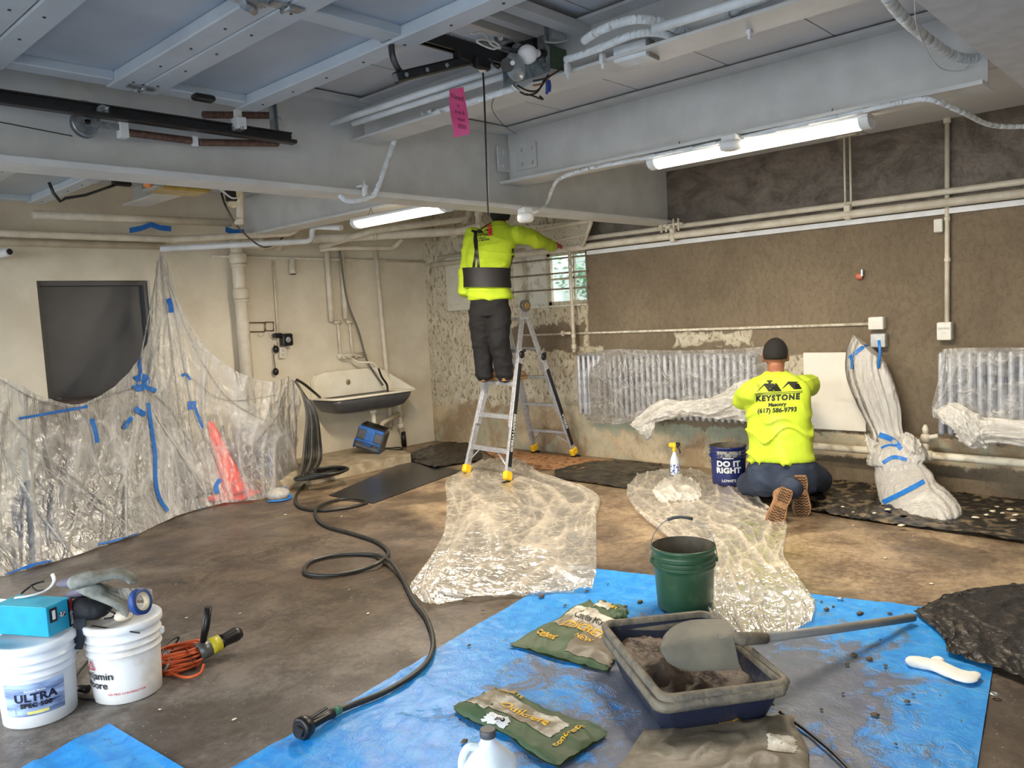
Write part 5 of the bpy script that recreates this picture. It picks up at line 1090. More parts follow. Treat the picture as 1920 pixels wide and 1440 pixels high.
def hand(mb, w, d, up, side, s=1.0, curl=.35, fat=1.0):
    """w wrist, d pointing direction, up = back of hand, side = towards the little finger"""
    w, d, up, side = V(w), V(d).normalized(), V(up).normalized(), V(side).normalized()
    for k in range(4):
        o = side*(-.028+.0187*k)*s; capsule(mb, w+o*.6, w+d*.085*s+o, .014*s, .011*s, 10)
        finger(mb, w+d*.088*s+o, d+side*(-.06+.05*k), up, (.070, .078, .072, .056)[k]*s, .0088*s*fat, curl)
    tb = w+d*.03*s-side*.028*s; finger(mb, tb, (d*.7-side*.8-up*.2), up, .062*s, .0105*s, curl*.6)
def head(mb, c, f, u, s=1.0):
    c, f, u = V(c), V(f).normalized(), V(u).normalized(); f = (f-u*f.dot(u)).normalized(); r = f.cross(u)
    R3 = Matrix((r, f, u)).transposed()
    mb.ball(c+u*.02*s, (.076*s, .094*s, .098*s), 22, 14, R3); mb.ball(c-u*.055*s+f*.03*s, (.056*s, .062*s, .066*s), 18, 10, R3)
    mb.ball(c-u*.09*s+f*.068*s, (.024*s, .02*s, .018*s), 10, 7, R3)
    chain(mb, [c+f*.088*s+u*.01*s, c+f*.112*s-u*.028*s], [.009*s, .013*s]); mb.ball(c+f*.092*s-u*.062*s, (.024*s, .012*s, .010*s), 10, 7, R3)
    for e in (-1, 1):
        mb.ball(c+r*e*.078*s-u*.008*s, (.010*s, .022*s, .032*s), 10, 8, R3); mb.ball(c+r*e*.032*s+f*.086*s+u*.022*s, (.018*s, .010*s, .008*s), 8, 6, R3)
    return R3
def eyes(parent, c, f, u, s=1.0):
    c, f, u = V(c), V(f).normalized(), V(u).normalized(); f = (f-u*f.dot(u)).normalized(); r = f.cross(u)
    for e in (-1, 1): MB().ball(c+r*e*.031*s+f*.088*s+u*.008*s, .0105*s, 10, 8).build('eye', M('eye', srgb(60, 44, 36), srgb(240, 236, 230), .2, scale=90), parent)
def haircap(name, c, f, u, mat, parent, s=1.0, low=-.35, thick=.012):
    c, f, u = V(c), V(f).normalized(), V(u).normalized(); f = (f-u*f.dot(u)).normalized(); r = f.cross(u); rings = []
    for j in range(13):
        t = pi/2-(pi/2-low)*j/12; ring = []
        for k in range(28):
            a = 2*pi*k/28; front = sin(a); tt = t if front < .25 else max(t, low+(front-.25)*1.15)
            rr = max(cos(tt), .03); q = c+u*.02*s+r*cos(a)*rr*(.076*s+thick)+f*sin(a)*rr*(.094*s+thick)+u*sin(tt)*(.098*s+thick)
            ring.append(q+(q-c).normalized()*.002*noise.noise(q*60))
        rings.append(ring)
    return MB().rings(rings, True, True).build(name, mat, parent)
m_tan = M('tan boot leather', srgb(160, 122, 88), srgb(128, 94, 66), .7, scale=22); m_sole = M('boot sole rubber', srgb(156, 116, 76), srgb(120, 86, 54), .75, scale=30); m_groove = M('sole groove', srgb(52, 36, 24), None, .9)
def boot(parent, heel, toe_dir, up_dir, s=1.0, wd=1.0):
    """heel: bottom of heel; toe_dir along sole; up_dir = away from sole"""
    t = V(toe_dir).normalized(); u = V(up_dir).normalized(); u = (u-t*u.dot(t)).normalized(); r = t.cross(u); h = V(heel); L = .30*s
    W = [(0, .028), (.06, .036), (.2, .039), (.38, .034), (.55, .042), (.75, .050), (.9, .042), (.98, .022), (1.0, .008)]
    def sec(y, z, k=1.0, dz=0): return y
    W = [(y, w*wd) for y, w in W]; out = [(w*s, y*L) for y, w in W]; poly = [h+r*x+t*y for x, y in out]+[h-r*x+t*y for x, y in reversed(out)]
    n = len(poly); vs = [p for p in poly]+[p+u*.028*s for p in poly]; mb = MB(); mb.add(vs, [tuple(range(n-1, -1, -1)), tuple(range(n, 2*n))]+[(i, (i+1) % n, n+(i+1) % n, n+i) for i in range(n)], False)
    so = mb.build('sole', m_sole, parent)
    g = MB()
    for k in range(15):
        y = (.05+.062*k)*L; w = .8*s*next(a[1]+(b[1]-a[1])*((y/L-a[0])/(b[0]-a[0])) for a, b in zip(W, W[1:]) if a[0] <= y/L <= b[0])
        if .33 < y/L < .45: continue
        pts = [h+t*(y+(.006 if j % 2 else -.004)*s)+r*w*(-1+2*j/6)-u*.001 for j in range(7)]; g.tube(pts, .0035*s, 4)
    g.build('tread', m_groove, so)
    mb = MB(); R3 = Matrix((r, t, u)).transposed()
    rings = []
    for y, hw, hz, cz in ((.0, .020, .030, .06), (.03, .034, .05, .075), (.15, .040, .065, .085), (.35, .036, .062, .082), (.52, .042, .048, .066), (.72, .047, .036, .056), (.9, .040, .028, .048), (.99, .014, .012, .036)):
        rings.append([h+t*y*L+u*(cz*s)+r*cos(a)*hw*s*wd+u*sin(a)*hz*s for a in [2*pi*k/18 for k in range(18)]])
    mb.rings(rings, True, True); capsule(mb, h+t*.16*L+u*.09*s, h+t*.14*L+u*.17*s, .045*s, .048*s); mb.build('boot_upper', m_tan, parent)
def m_cloth(name, c, c2, rough=.85, sc=90, bump=.25): return M(name, c, c2, rough, scale=6, bump=bump, bscale=sc)
m_hiviz = m_cloth('hi-vis yellow cotton', srgb(178, 202, 40), srgb(160, 184, 32)); m_hiviz2 = M('hi-vis yellow cotton light', srgb(180, 202, 44), srgb(190, 206, 84), .85, scale=5, bump=.25, bscale=90, thr=(.55, .8))
m_blackpants = m_cloth('black work trousers', srgb(17, 17, 19), srgb(11, 11, 13)); m_jeans = m_cloth('dark blue jeans', srgb(44, 56, 76), srgb(28, 38, 54), .85)
m_skin = M('skin', srgb(150, 100, 74), srgb(132, 84, 60), .5); m_hair = M('short black hair', srgb(24, 20, 18), srgb(14, 12, 10), .8, bump=.5, bscale=200)
m_belt = M('black back belt', srgb(24, 20, 20), srgb(14, 12, 12), .6, bump=.2); m_print = M('black shirt print', srgb(30, 34, 24), None, .8)
def logo(parent, c, ux, uy, tree, S, mat, lift=.003):
    def put(nm, vs, fs): vs, fs = subdiv(vs, fs, .03*S+.004); project(vs, fs, c, ux, uy, tree, lift).build(nm, mat, parent)
    # two house roofs with a chimney and a base band
    vs, fs = [], []
    def q(pts): o = len(vs); vs.extend([(x*S, y*S, 0) for x, y in pts]); fs.append(tuple(range(o, o+len(pts))))
    q([(-.42, .20), (-.22, .42), (.10, .42), (.24, .22), (-.10, .22), (-.22, .37)]); q([(-.10, .22), (.24, .22), (.10, .42), (-.22, .40)])
    q([(.22, .26), (.38, .46), (.62, .44), (.74, .26), (.54, .26), (.40, .40)]); q([(.54, .26), (.74, .26), (.62, .44), (.40, .43)])
    q([(-.16, .46), (-.02, .46), (-.02, .50), (-.16, .50)]); q([(-.12, .42), (-.05, .42), (-.05, .46), (-.12, .46)])
    q([(-.44, .165), (.76, .20), (.76, .215), (-.44, .18)]); q([(-.44, .13), (.76, .165), (.76, .18), (-.44, .145)])
    put('roof_logo', vs, fs)
    for body, y, sz, b, sp_ in (('KEYSTONE', .05, .19, .006, 1.25), ('Masonry', -.12, .13, .003, 1.0), ('(617) 586-9793', -.27, .16, .003, 1.0)):
        tv, tf = text_verts(body, sz*S, b*S*2, 'CENTER', sp_); tv = [V((v.x+.14*S, v.y+y*S+v.x*.04, 0)) for v in tv]; put('shirt_text', tv, tf)

# ---------------- standing worker on the ladder
m1 = thing('person', 'standing worker on the ladder in long-sleeved neon yellow shirt and black back belt', 'person', (5.45, 5.3, .9))
dF = 7.50
pel = at(918, 572, 7.52); che = at(925, 470, 7.50); nk = at(934, 422, 7.55); hd = at(938, 398, 7.60)
fw = V((.80, .60, 0)).normalized(); rt = V((.60, -.80, 0)).normalized(); up = V((0, 0, 1))
hipL, hipR = pel-rt*.09-up*.03, pel+rt*.09-up*.03
shL, shR = at(888, 442, 7.52), at(972, 440, 7.44)
rung = V((5.52, 5.30, .905))
ftL, ftR = V((5.40, 5.40, .905)), V((5.47, 5.20, .905)); anL, anR = ftL+V((.0, 0, .13)), ftR+V((.0, 0, .13))
knL, knR = at(903, 640, 7.60), at(936, 642, 7.50)
elR = at(1010, 452, 7.58); haR = onplane(1040, 461, 0, 6.20); tipR = onplane(1052, 458, 0, 6.36)
elL = at(872, 545, 7.60); haL = elL+fw*.24+rt*.05+up*.08
bm_ = MB(); R3 = head(bm_, hd, fw-up*.15, up, .98)
chain(bm_, [hd-up*.08, nk-up*.03], [.052, .06]); trunk(bm_, [(pel-up*.05, rt*.15, fw*.10), (pel+up*.1, rt*.14, fw*.10), (che, rt*.17, fw*.11), ((shL+shR)/2+up*.0, rt*.17, fw*.085), (nk-up*.03, rt*.06, fw*.06)])
for a, b, c_, d_ in ((hipL, knL, anL, 0), (hipR, knR, anR, 0)): chain(bm_, [a, b, c_], [.075, .05, .036])
chain(bm_, [shR, elR, haR], [.05, .038, .028]); chain(bm_, [shL, elL, haL], [.05, .038, .028])
hand(bm_, haR, tipR-haR, up, fw, 1.0, .25); hand(bm_, haL, fw, up, -rt, 1.0, .5)
vs, fs, ns = blob(bm_, .0085, 3); o = MB(); o.add(vs, fs, True); o.build('body', m_skin, m1)
eyes(m1, hd, fw-up*.15, up, .98)
haircap('hair', hd-up*.02-fw*.01, fw-up*.15, up, m_hair, m1, 1.12, -.75, .014)
g = MB(); hand(g, haR, tipR-haR, up, fw, 1.18, .25); capsule(g, haR-(tipR-haR)*.3, haR+(tipR-haR)*.2, .036, .034); vs, fs, ns = blob(g, .006, 2); o = MB(); o.add(vs, fs, True); o.build('work_glove', M('red work glove', srgb(190, 60, 66), srgb(120, 40, 44), .7), m1)
g = MB(); hand(g, haL, fw, up, -rt, 1.18, .5); capsule(g, haL-fw*.03, haL+fw*.02, .036, .034); vs, fs, ns = blob(g, .006, 2); o = MB(); o.add(vs, fs, True); o.build('work_glove', M('red work glove'), m1)
s = MB()
lo = at(918, 556, 7.52)
trunk(s, [(lo-up*.03, rt*.212, fw*.135), (lo+up*.04, rt*.205, fw*.13), (at(914, 520, 7.5), rt*.20, fw*.125), (at(920, 475, 7.48), rt*.225, fw*.135), (at(926, 442, 7.48), rt*.225, fw*.12), (at(931, 424, 7.52), rt*.13, fw*.09), (at(934, 416, 7.55), rt*.07, fw*.07)])
chain(s, [shR, at(992, 444, 7.5), elR, haR-(tipR-haR)*.25], [.085, .078, .066, .046]); chain(s, [shL, at(878, 495, 7.56), elL, elL+fw*.14], [.088, .08, .068, .052])
def wr1(v):
    return .015*ridge(V((v.x*2.5+v.z*4, v.y*2.5-v.z*3, v.z*9)))**3*(1 if v.z < 2.15 else .7)+.007*noise.noise(V((v.x*9, v.y*9, v.z*16)))
shirt = cloth('shirt', s, m_hiviz, m1, wr1, .0105, 5); st_ = tree_of(shirt)
p_ = MB(); trunk(p_, [(pel+up*.10, rt*.165, fw*.09), (pel+up*.03, rt*.18, fw*.11), (pel-up*.10, rt*.175, fw*.12)])
for a, b, c_ in ((hipL, knL, anL), (hipR, knR, anR)): chain(p_, [a-up*.04, a.lerp(b, .5), b, b.lerp(c_, .6), c_-up*.075], [.112, .106, .094, .090, .084])
cloth('trousers', p_, m_blackpants, m1, lambda v: .010*ridge(V((v.x*4, v.y*4, v.z*9)))**2+.012*max(0, 1.12-v.z)/.25*noise.noise(V((v.x*3, v.y*3, v.z*30)))+.004*noise.noise(v*18), .0105, 4)
boot(m1, ftL+V((-.06, -.01, -.002)), (1, -.10, 0), (0, 0, 1), .98); boot(m1, ftR+V((-.06, -.01, -.002)), (1, -.22, 0), (0, 0, 1), .98)
# back belt and straps projected on the shirt
def strap(name, pxs, w_, mat, parent, tree, lift=.006): return tapestrip(name, pxs, w_, tree, mat, parent, lift)
b = []; cb = at(913, 520, 7.49)
belt_r = []
for z_, k in ((-.095, 1.06), (-.05, 1.05), (0, 1.04), (.05, 1.05), (.085, 1.07)):
    ring = []
    for i in range(40):
        a = 2*pi*i/40; q = cb+up*(z_-.015*cos(a))+(rt*cos(a)*.214+fw*sin(a)*.142)*k
        ring.append(q)
    belt_r.append(ring)
MB().rings(belt_r, False, False).build('back_belt', m_belt, m1)
for pxs in (((921, 416), (908, 424), (893, 436), (890, 450), (892, 470), (890, 485), (887, 506)), ((884, 432), (890, 436), (893, 450), (894, 470), (896, 490), (897, 502)), ((962, 466), (961, 490), (955, 510), (948, 520))):
    strap('suspender', pxs, 4.5, m_black, m1, st_, .008)
MB().ball(hitpx(891, 436, st_, .012), (.022, .012, .022)).build('strap_buckle', m_black, m1)
rp = hitpx(918, 431, st_, .012)
for k in range(4): q = hitpx(918+k*.3, 424+k*5, st_, .012); MB().ball(q, (.026, .018, .013)).build('red_ribbing', M('red cloth print', srgb(214, 40, 52)), m1)
logo(m1, hitpx(900, 443, st_, .0), rt, up, st_, .14, m_print)

# ---------------- kneeling worker
m2 = thing('person', 'kneeling worker in short-sleeved neon yellow printed T-shirt and blue jeans, back turned', 'person', (5.7, 2.6, 0))
fw = V((.93, .36, 0)).normalized(); rt = V((.36, -.93, 0)).normalized()
pel = at(1466, 892, 5.83); hd = at(1454, 668, 6.02); nk = at(1455, 698, 5.94); che = at(1458, 760, 5.88)
shL, shR = at(1406, 737, 5.88), at(1506, 725, 5.93)
elL, elR = at(1390, 752, 6.08), at(1522, 722, 6.12); haL, haR = at(1420, 745, 6.34), at(1508, 720, 6.36)
hipL, hipR = pel-rt*.10, pel+rt*.10
knL, knR = V((6.08, 2.98, .085)), V((6.12, 2.48, .085))
# boots: soles vertical facing the camera
ltoe, lheel = at(1452, 980, 5.42), at(1476, 916, 5.45); rtoe, rheel = at(1504, 970, 5.62), at(1500, 891, 5.64)
anL, anR = lheel+V((.13, .02, -.03)), rheel+V((.13, .02, -.06))
bm_ = MB(); hf = (fw+V((0, 0, -.25))); head(bm_, hd, hf, up, 1.14)
chain(bm_, [hd-up*.07-fw*.02, nk-up*.03], [.058, .066]); trunk(bm_, [(pel-up*.03, rt*.15, fw*.11), (pel+up*.12, rt*.145, fw*.10), (che, rt*.18, fw*.12), (nk-up*.09, rt*.17, fw*.09), (nk-up*.02, rt*.06, fw*.06)])
for a, b, c_ in ((hipL, knL, anL), (hipR, knR, anR)): chain(bm_, [a, b, c_], [.085, .052, .04])
chain(bm_, [shR, elR, haR], [.055, .043, .03]); chain(bm_, [shL, elL, haL], [.055, .043, .03]); hand(bm_, haL, fw, up, -rt, 1.0, .4); hand(bm_, haR, fw, up, rt, 1.0, .4)
vs, fs, ns = blob(bm_, .0085, 3); o = MB(); o.add(vs, fs, True); o.build('body', m_skin, m2); eyes(m2, hd, hf, up, 1.14)
haircap('hair', hd, hf, up, m_hair, m2, 1.14, -.36, .005)
s = MB()
trunk(s, [(at(1466, 862, 5.84), rt*.232, fw*.15), (at(1464, 840, 5.84), rt*.225, fw*.145), (at(1460, 795, 5.86), rt*.222, fw*.14), (at(1457, 750, 5.88), rt*.235, fw*.14), (at(1455, 726, 5.90), rt*.235, fw*.12), (at(1455, 712, 5.92), rt*.185, fw*.10), (at(1455, 702, 5.93), rt*.11, fw*.085), (at(1455, 697, 5.95), rt*.078, fw*.078)])
chain(s, [shL+rt*.01, elL.lerp(shL, .25)], [.088, .082]); chain(s, [shR-rt*.01, elR.lerp(shR, .2)], [.085, .078])
def wr2(v):
    lowz = max(0, min(1, (.78-v.z)/.3))
    return (.35+lowz)*.022*ridge(V((v.y*1.6, v.x*1.0, v.z*11+noise.noise(V((v.y*5, 0, v.z*3)))*1.8)))**3+.008*noise.noise(V((v.x*8, v.y*8, v.z*14)))
shirt = cloth('t_shirt', s, m_hiviz2, m2, wr2, .009, 4); st_ = tree_of(shirt)
logo(m2, at(1446, 752, 5.70), rt, up+rt*.05, st_, .27, m_print)
p_ = MB(); trunk(p_, [(at(1466, 850, 5.84), rt*.205, fw*.13), (pel, rt*.245, fw*.15), (pel-up*.10, rt*.235, fw*.14)])
for a, b, c_ in ((hipL, knL, anL), (hipR, knR, anR)): chain(p_, [a-up*.02, a.lerp(b, .5)+up*.03, b+up*.02, b.lerp(c_, .5)+V((0, 0, .03)), c_], [.135, .115, .095, .085, .07])
capsule(p_, V((5.75, 2.90, .10)), V((5.62, 2.72, .12)), .09, .08)
cloth('jeans', p_, m_jeans, m2, lambda v: max(-.02, .008*ridge(V((v.x*6, v.y*6, v.z*6)))**2+.004*noise.noise(v*18)) if v.z > .03 else 0, .0105, 4)
boot(m2, lheel, ltoe-lheel, V((.88, .46, .12)), 1.0, 1.28); boot(m2, rheel, rtoe-rheel, V((.92, .38, .1)), 1.0, 1.28)

# ================================================================ buckets and foreground props
def bucket(name, label, c, mat, r=.145, h=.32, lid=None, handle_ang=0.0, handle_up=False, inside=None, ribs=(.055, .085, .115), rb=.132, grime=None):
    t = thing(name, label, 'bucket', c); c = V(c); H = h
    prof = [(rb-.01, .0), (rb, .006)]
    for z in [.25*h, .5*h, .62*h]: prof.append((rb+(r-rb)*z/h, z))
    for d in reversed(ribs): zz = h-d; rr = rb+(r-rb)*zz/h; prof += [(rr, zz-.006), (rr+.007, zz-.004), (rr+.007, zz+.001), (rr+.001, zz+.004)]
    prof += [(r-.001, h-.02), (r+.004, h-.016), (r+.006, h-.003), (r, h)]
    inner = [(r-.004, h), (r-.006, h-.03), (rb-.004, .03), (.001, .028)]
    mb = MB(); mb.mat(mat).lathe(prof, c, 48, None, True); mb.mat(inside or mat).lathe(inner, c, 48, None, False, True); mb.build('bucket_body', None, t)
    if lid: MB().lathe([(r+.008, h-.022), (r+.011, h-.018), (r+.011, h+.004), (r+.006, h+.010), (r-.012, h+.010), (r-.016, h+.002), (.001, h+.002)], c, 48, None, False, True).build('lid', lid, t)
    a = handle_ang; dirv = V((cos(a), sin(a), 0)); pr_ = V((-sin(a), cos(a), 0)); hz = h-.075
    pts = []
    for k in range(17):
        b = pi*k/16
        if handle_up: pts.append(c+dirv*(r+.012)*cos(b)*(1 if abs(cos(b)) > .5 else 1)+V((0, 0, hz+.19*sin(b)**.8 if sin(b) > 0 else hz))+pr_*.10*sin(b))
        else: pts.append(c+dirv*(r+.010)*cos(b)+pr_*(r+.014)*sin(b)*1.0+V((0, 0, hz-.13*sin(b))))
    ha = MB().tube(pts, .0025, 6).build('wire_handle', m_galv, t)
    if handle_up: k = 8; MB().tube([pts[6], pts[7], pts[8], pts[9], pts[10]], .009, 8).build('hand_grip', m_dark, ha)
    for s_ in (-1, 1): MB().box(c+dirv*s_*(r+.004)+V((0, 0, hz)), (.02, .03, .03), a, .006).build('handle_lug', mat, t)
    return t
m_wp = M('white bucket plastic', srgb(232, 236, 240), srgb(220, 226, 232), .3, scale=5); m_wp2 = M('scuffed white bucket plastic', srgb(232, 234, 234), srgb(212, 204, 190), .35, scale=9, thr=(.5, .75))
B1, B2 = V((.935, 3.575, 0)), V((1.245, 3.485, 0))
b1 = bucket('paint_bucket', 'white paint bucket with blue label and lid, carrying the turquoise box', B1, m_wp, lid=m_wp, handle_ang=radians(-20))
b2 = bucket('paint_bucket', 'white paint bucket with red triangle and black lettering, under the grey gloves', B2, m_wp2, lid=m_wp2, handle_ang=radians(-30))
def cang(c, px, z, r):
    """angle on a cylinder surface seen at pixel x"""
    best = None
    for k in range(720):
        a = 2*pi*k/720; q = V(c)+V((cos(a)*r, sin(a)*r, z)); v = q-CAM
        if (V((cos(a), sin(a), 0))).dot(-v) < 0: continue
        X_ = 960+FPX*v.dot(_R)/v.dot(_f); d = abs(X_-px)
        if best is None or d < best[0]: best = (d, a)
    return best[1]
def cylpatch(name, c, r0, r1, h, a0, a1, z0, z1, mat, parent, lift=.0012, tilt=0.0):
    rows = []
    for j in range(5):
        z = z0+(z1-z0)*j/4; rr = r0+(r1-r0)*z/h+lift; rows.append([V(c)+V((rr*cos(a), rr*sin(a), z+tilt*(a-a0))) for a in [a0+(a1-a0)*i/24 for i in range(25)]])
    mb = MB(); mb.grid(rows); return mb.build(name, mat, parent)
m, nt, p, oc = newmat('blue paint label'); n1 = noise_(nt, scaled(nt, oc, (2, 2, 9)), 3.0, 3); nt.links.new(mix_(nt, ramp_(nt, n1, ((.35, 0.0), (.6, 1.0))), srgb(34, 62, 124), srgb(176, 200, 236)), p.inputs['Base Color']); p.inputs['Roughness'].default_value = .3; m_label = m
a0, a1 = cang(B1, 8, .15, .142), cang(B1, 120, .15, .142)
cylpatch('paper_label', B1, .132, .15, .32, a0, a1, .055, .185, m_label, b1)
am = cang(B1, 66, .13, .14); tp = .018/.32
cyl_text('label_text', 'ULTRA', .044, B1, .132, am, .128, M('navy print', srgb(24, 28, 60)), b1, .0016, .0035, 1.05, tp); cyl_text('label_text', 'SPEC 500', .024, B1, .132, am, .098, M('black print', srgb(20, 20, 24)), b1, .0012, .0035, 1.1, tp)
cyl_text('label_text', 'Benjamin Moore', .010, B1, .132, am, .156, m_wp, b1, .0003, .0035, 1.0, tp)
cyl_text('label_text', '3', .03, B1, .132, cang(B1, 28, .08, .136), .076, M('pale print', srgb(200, 206, 214)), b1, 0, .0035, 1.0, tp)
cylpatch('yellow_strip', B1, .132, .15, .32, cang(B1, 52, .07, .136), cang(B1, 92, .07, .136), .062, .074, M('pale yellow label', srgb(232, 226, 130)), b1, .0025)
for s_, z_ in ((.008, .215), (.006, .205)): pass
am = cang(B2, 182, .1, .14); m_bp = M('black print'); m_rp = M('red print', srgb(206, 40, 56))
cyl_text('bucket_text', 'Benjamin', .044, B2, .132, am-.05, .128, m_bp, b2, .0006, .003, 1.0, tp); cyl_text('bucket_text', 'Moore', .044, B2, .132, am-.10, .088, m_bp, b2, .0006, .003, 1.0, tp)
cyl_text('bucket_text', 'HD PRO CONTRACTOR', .012, B2, .132, cang(B2, 238, .06, .138), .050, m_rp, b2, .0002, .003, 1.1, tp)
ta = cang(B2, 171, .2, .142); cc0 = V(B2)
def cylpts(pts): return [cc0+V(((.1345+tp*.17+.002)*cos(ta+x/.14), (.1345+tp*.17+.002)*sin(ta+x/.14), .165+y)) for x, y in pts]
mb = MB(); tri = cylpts([(-.022, -.012), (.022, -.012), (0, .030)]); tri2 = cylpts([(-.013, -.007), (.013, -.007), (0, .018)])
mb.add(tri+tri2, [(0, 1, 4, 3), (1, 2, 5, 4), (2, 0, 3, 5)]); mb.build('triangle_logo', m_rp, b2)
# handle wire across bucket 1 front, black rod on bucket 2
tag(MB().tube([fl(172, 1173, .335), fl(262, 1187, .30)], .003, 6).build('black_cable_tie', m_black), 'thin black tie lying across the front rim of the lettered bucket', 'tie')
# turquoise box with its printed faces
bx_ = thing('glove_box', 'turquoise glove box standing on the left paint bucket', 'box', B1+V((0, 0, .33))); m_tq = M('turquoise carton', srgb(20, 160, 196), srgb(14, 146, 184), .45); m_tq2 = M('light turquoise carton', srgb(70, 186, 214), None, .4)
q0 = fl(92, 1197, .332); q1 = fl(137, 1175, .332); dd = (q1-q0); dd.z = 0; wdt = .125; dd.normalize(); nd = V((-dd.y, dd.x, 0)); Lb = .27; 
cb = q0+dd*wdt/2+nd*0; ang = atan2(dd.y, dd.x); back = V((-.72, .69, 0)).normalized(); back = (back-dd*back.dot(dd)).normalized()
cen = q0+dd*wdt/2+back*Lb/2+V((0, 0, .062)); MB().box(cen, (wdt, Lb, .118), ang, .003).build('carton', m_tq, bx_)
MB().box(cen+V((0, 0, .0595)), (wdt*.96, Lb*.96, .002), ang).build('carton_top', m_tq2, bx_)
endc = q0+dd*wdt/2-back*.001+V((0, 0, .062))
MB().box(endc+dd*.052, (.022, .003, .112), ang).build('black_band', m_black, bx_); MB().box(endc-dd*.032+V((0, 0, .022)), (.034, .003, .056), ang).build('black_patch', m_black, bx_)
MB().box(endc-dd*.032+V((0, 0, .022))-back*.002, (.014, .002, .036), ang).build('white_patch', m_white, bx_); MB().box(endc+V((0, 0, .010))+dd*.01-back*.002, (.03, .002, .018), ang).build('glove_picture', M('black and white print', srgb(20, 20, 20), srgb(240, 240, 240), scale=90, thr=(.45, .55)), bx_)
flat_text('box_text', 'EXTRA', .016, endc+dd*.052-back*.002+V((0, 0, .035)), (0, 0, -1), dd, m_rp, bx_, .0005, .001); flat_text('box_text', 'GLOVES', .016, endc+dd*.052-back*.002-V((0, 0, .02)), (0, 0, -1), dd, m_white, bx_, .0004, .001)
# plastic bag on the lid and safety glasses
rows = [[at(-12, 1120, 3.35), at(18, 1124, 3.3), at(40, 1120, 3.34)], [at(-12, 1160, 3.30), at(15, 1165, 3.27), at(36, 1160, 3.30)], [at(-12, 1206, 3.32), at(14, 1210, 3.28), at(28, 1206, 3.32)]]
o = film('plastic_bag', rows, mat_film('frosted bag', .5, .5, srgb(222, 234, 244)), 24, 24, .008, (3, 3), .003, None, 61); tag(o, 'frosted plastic bag lying against the left end of the turquoise box', 'bag')
gl = thing('safety_glasses', 'safety glasses with black straps on top of the turquoise box', 'glasses', cen+V((0, 0, .06))); gc = fl(68, 1112, .46)
MB().tube(crom([gc+V((-.075, .01, .0)), gc+V((-.03, -.035, .006)), gc+V((.03, -.03, .01)), gc+V((.07, .0, .03)), gc+V((.075, .03, .055))], 6), .008, 8, flat=.5).build('frame', m_white, gl)
MB().tube(crom([gc+V((-.05, .02, .008)), gc+V((.0, .03, .03)), gc+V((.04, .02, .035))], 5), .004, 6).tube(crom([gc+V((-.01, .03, .03)), gc+V((.0, -.01, .012)), gc+V((.02, -.03, .012))], 5), .004, 6).build('strap', m_black, gl)
# black pouch with strap, grey gloves
pp = thing('tool_pouch', 'black fabric tool belt draped over the lettered bucket', 'pouch', B2+V((-.08, 0, .33))); m_fab = M('black nylon', srgb(30, 32, 38), srgb(20, 22, 26), .7, bump=.3)
mb = MB(); pcn = fl(178, 1150, .36)
for dx, dy, dz, rr in ((0, 0, .02, (.07, .06, .045)), (.05, .03, .03, (.06, .05, .04)), (-.04, .02, .03, (.05, .05, .05)), (.09, .0, .015, (.04, .03, .02))): mb.ball(pcn+V((dx, dy, dz)), rr)
vs, fs, ns = blob(mb, .006, 4); o = MB(); o.add([v+n*.004*noise.noise(v*30) for v, n in zip(vs, ns)], fs, True); o.build('pouch_body', m_fab, pp)
ps = [at(158, 1130, 3.36), at(150, 1160, 3.28), at(147, 1190, 3.26), at(143, 1218, 3.27)]; mb = MB(); P_ = crom(ps, 5); mb.grid([[p-_R*.024 for p in P_], [p+_R*.024 for p in P_]]); mb.grid([[p+_R*.024+_f*.006 for p in P_], [p-_R*.024+_f*.006 for p in P_]]); mb.build('hanging_strap', M('dark webbing', srgb(44, 50, 60), srgb(34, 38, 46), .8), pp)
MB().tube(crom([fl(200, 1145, .37), fl(215, 1150, .36), fl(210, 1158, .35), fl(195, 1160, .35)], 5), .004, 6).build('cord_loop', m_black, pp)
m_gg = M('grey work glove', srgb(146, 148, 140), srgb(110, 112, 104), .85, bump=.4, scale=20); m_gp = M('purple-grey cuff', srgb(112, 104, 120), srgb(96, 90, 104), .8)
for k, (w_, d_, cf) in enumerate(((at(150, 1090, 3.28), V((.9, -.28, .05)), at(112, 1094, 3.32)), (at(165, 1103, 3.30), V((.8, -.5, -.52)), at(126, 1118, 3.34)))):
    gv = thing('work_glove', ('grey work glove on top, its cuff pointing left' if k == 0 else 'grey work glove underneath, fingers hanging over the bucket lid'), 'glove', w_-V((0, 0, .02)))
    mb = MB(); hand(mb, w_, d_, V((0, 0, 1)), V((-.3, -.95, 0)) if k == 0 else V((-.4, -.7, -.3)), 1.35, .42, 1.3); capsule(mb, w_-d_.normalized()*.02, w_+d_.normalized()*.04, .03, .035)
    vs, fs, ns = blob(mb, .0055, 2); o = MB(); o.add(vs, fs, True); o.build('glove_hand', m_gg, gv)
    dd_ = (w_-cf); MB().tube([cf, cf+dd_*.3, cf+dd_*.7, w_], [.018, .028, .032, .030], 16, flat=.7).build('cuff', m_gp, gv)
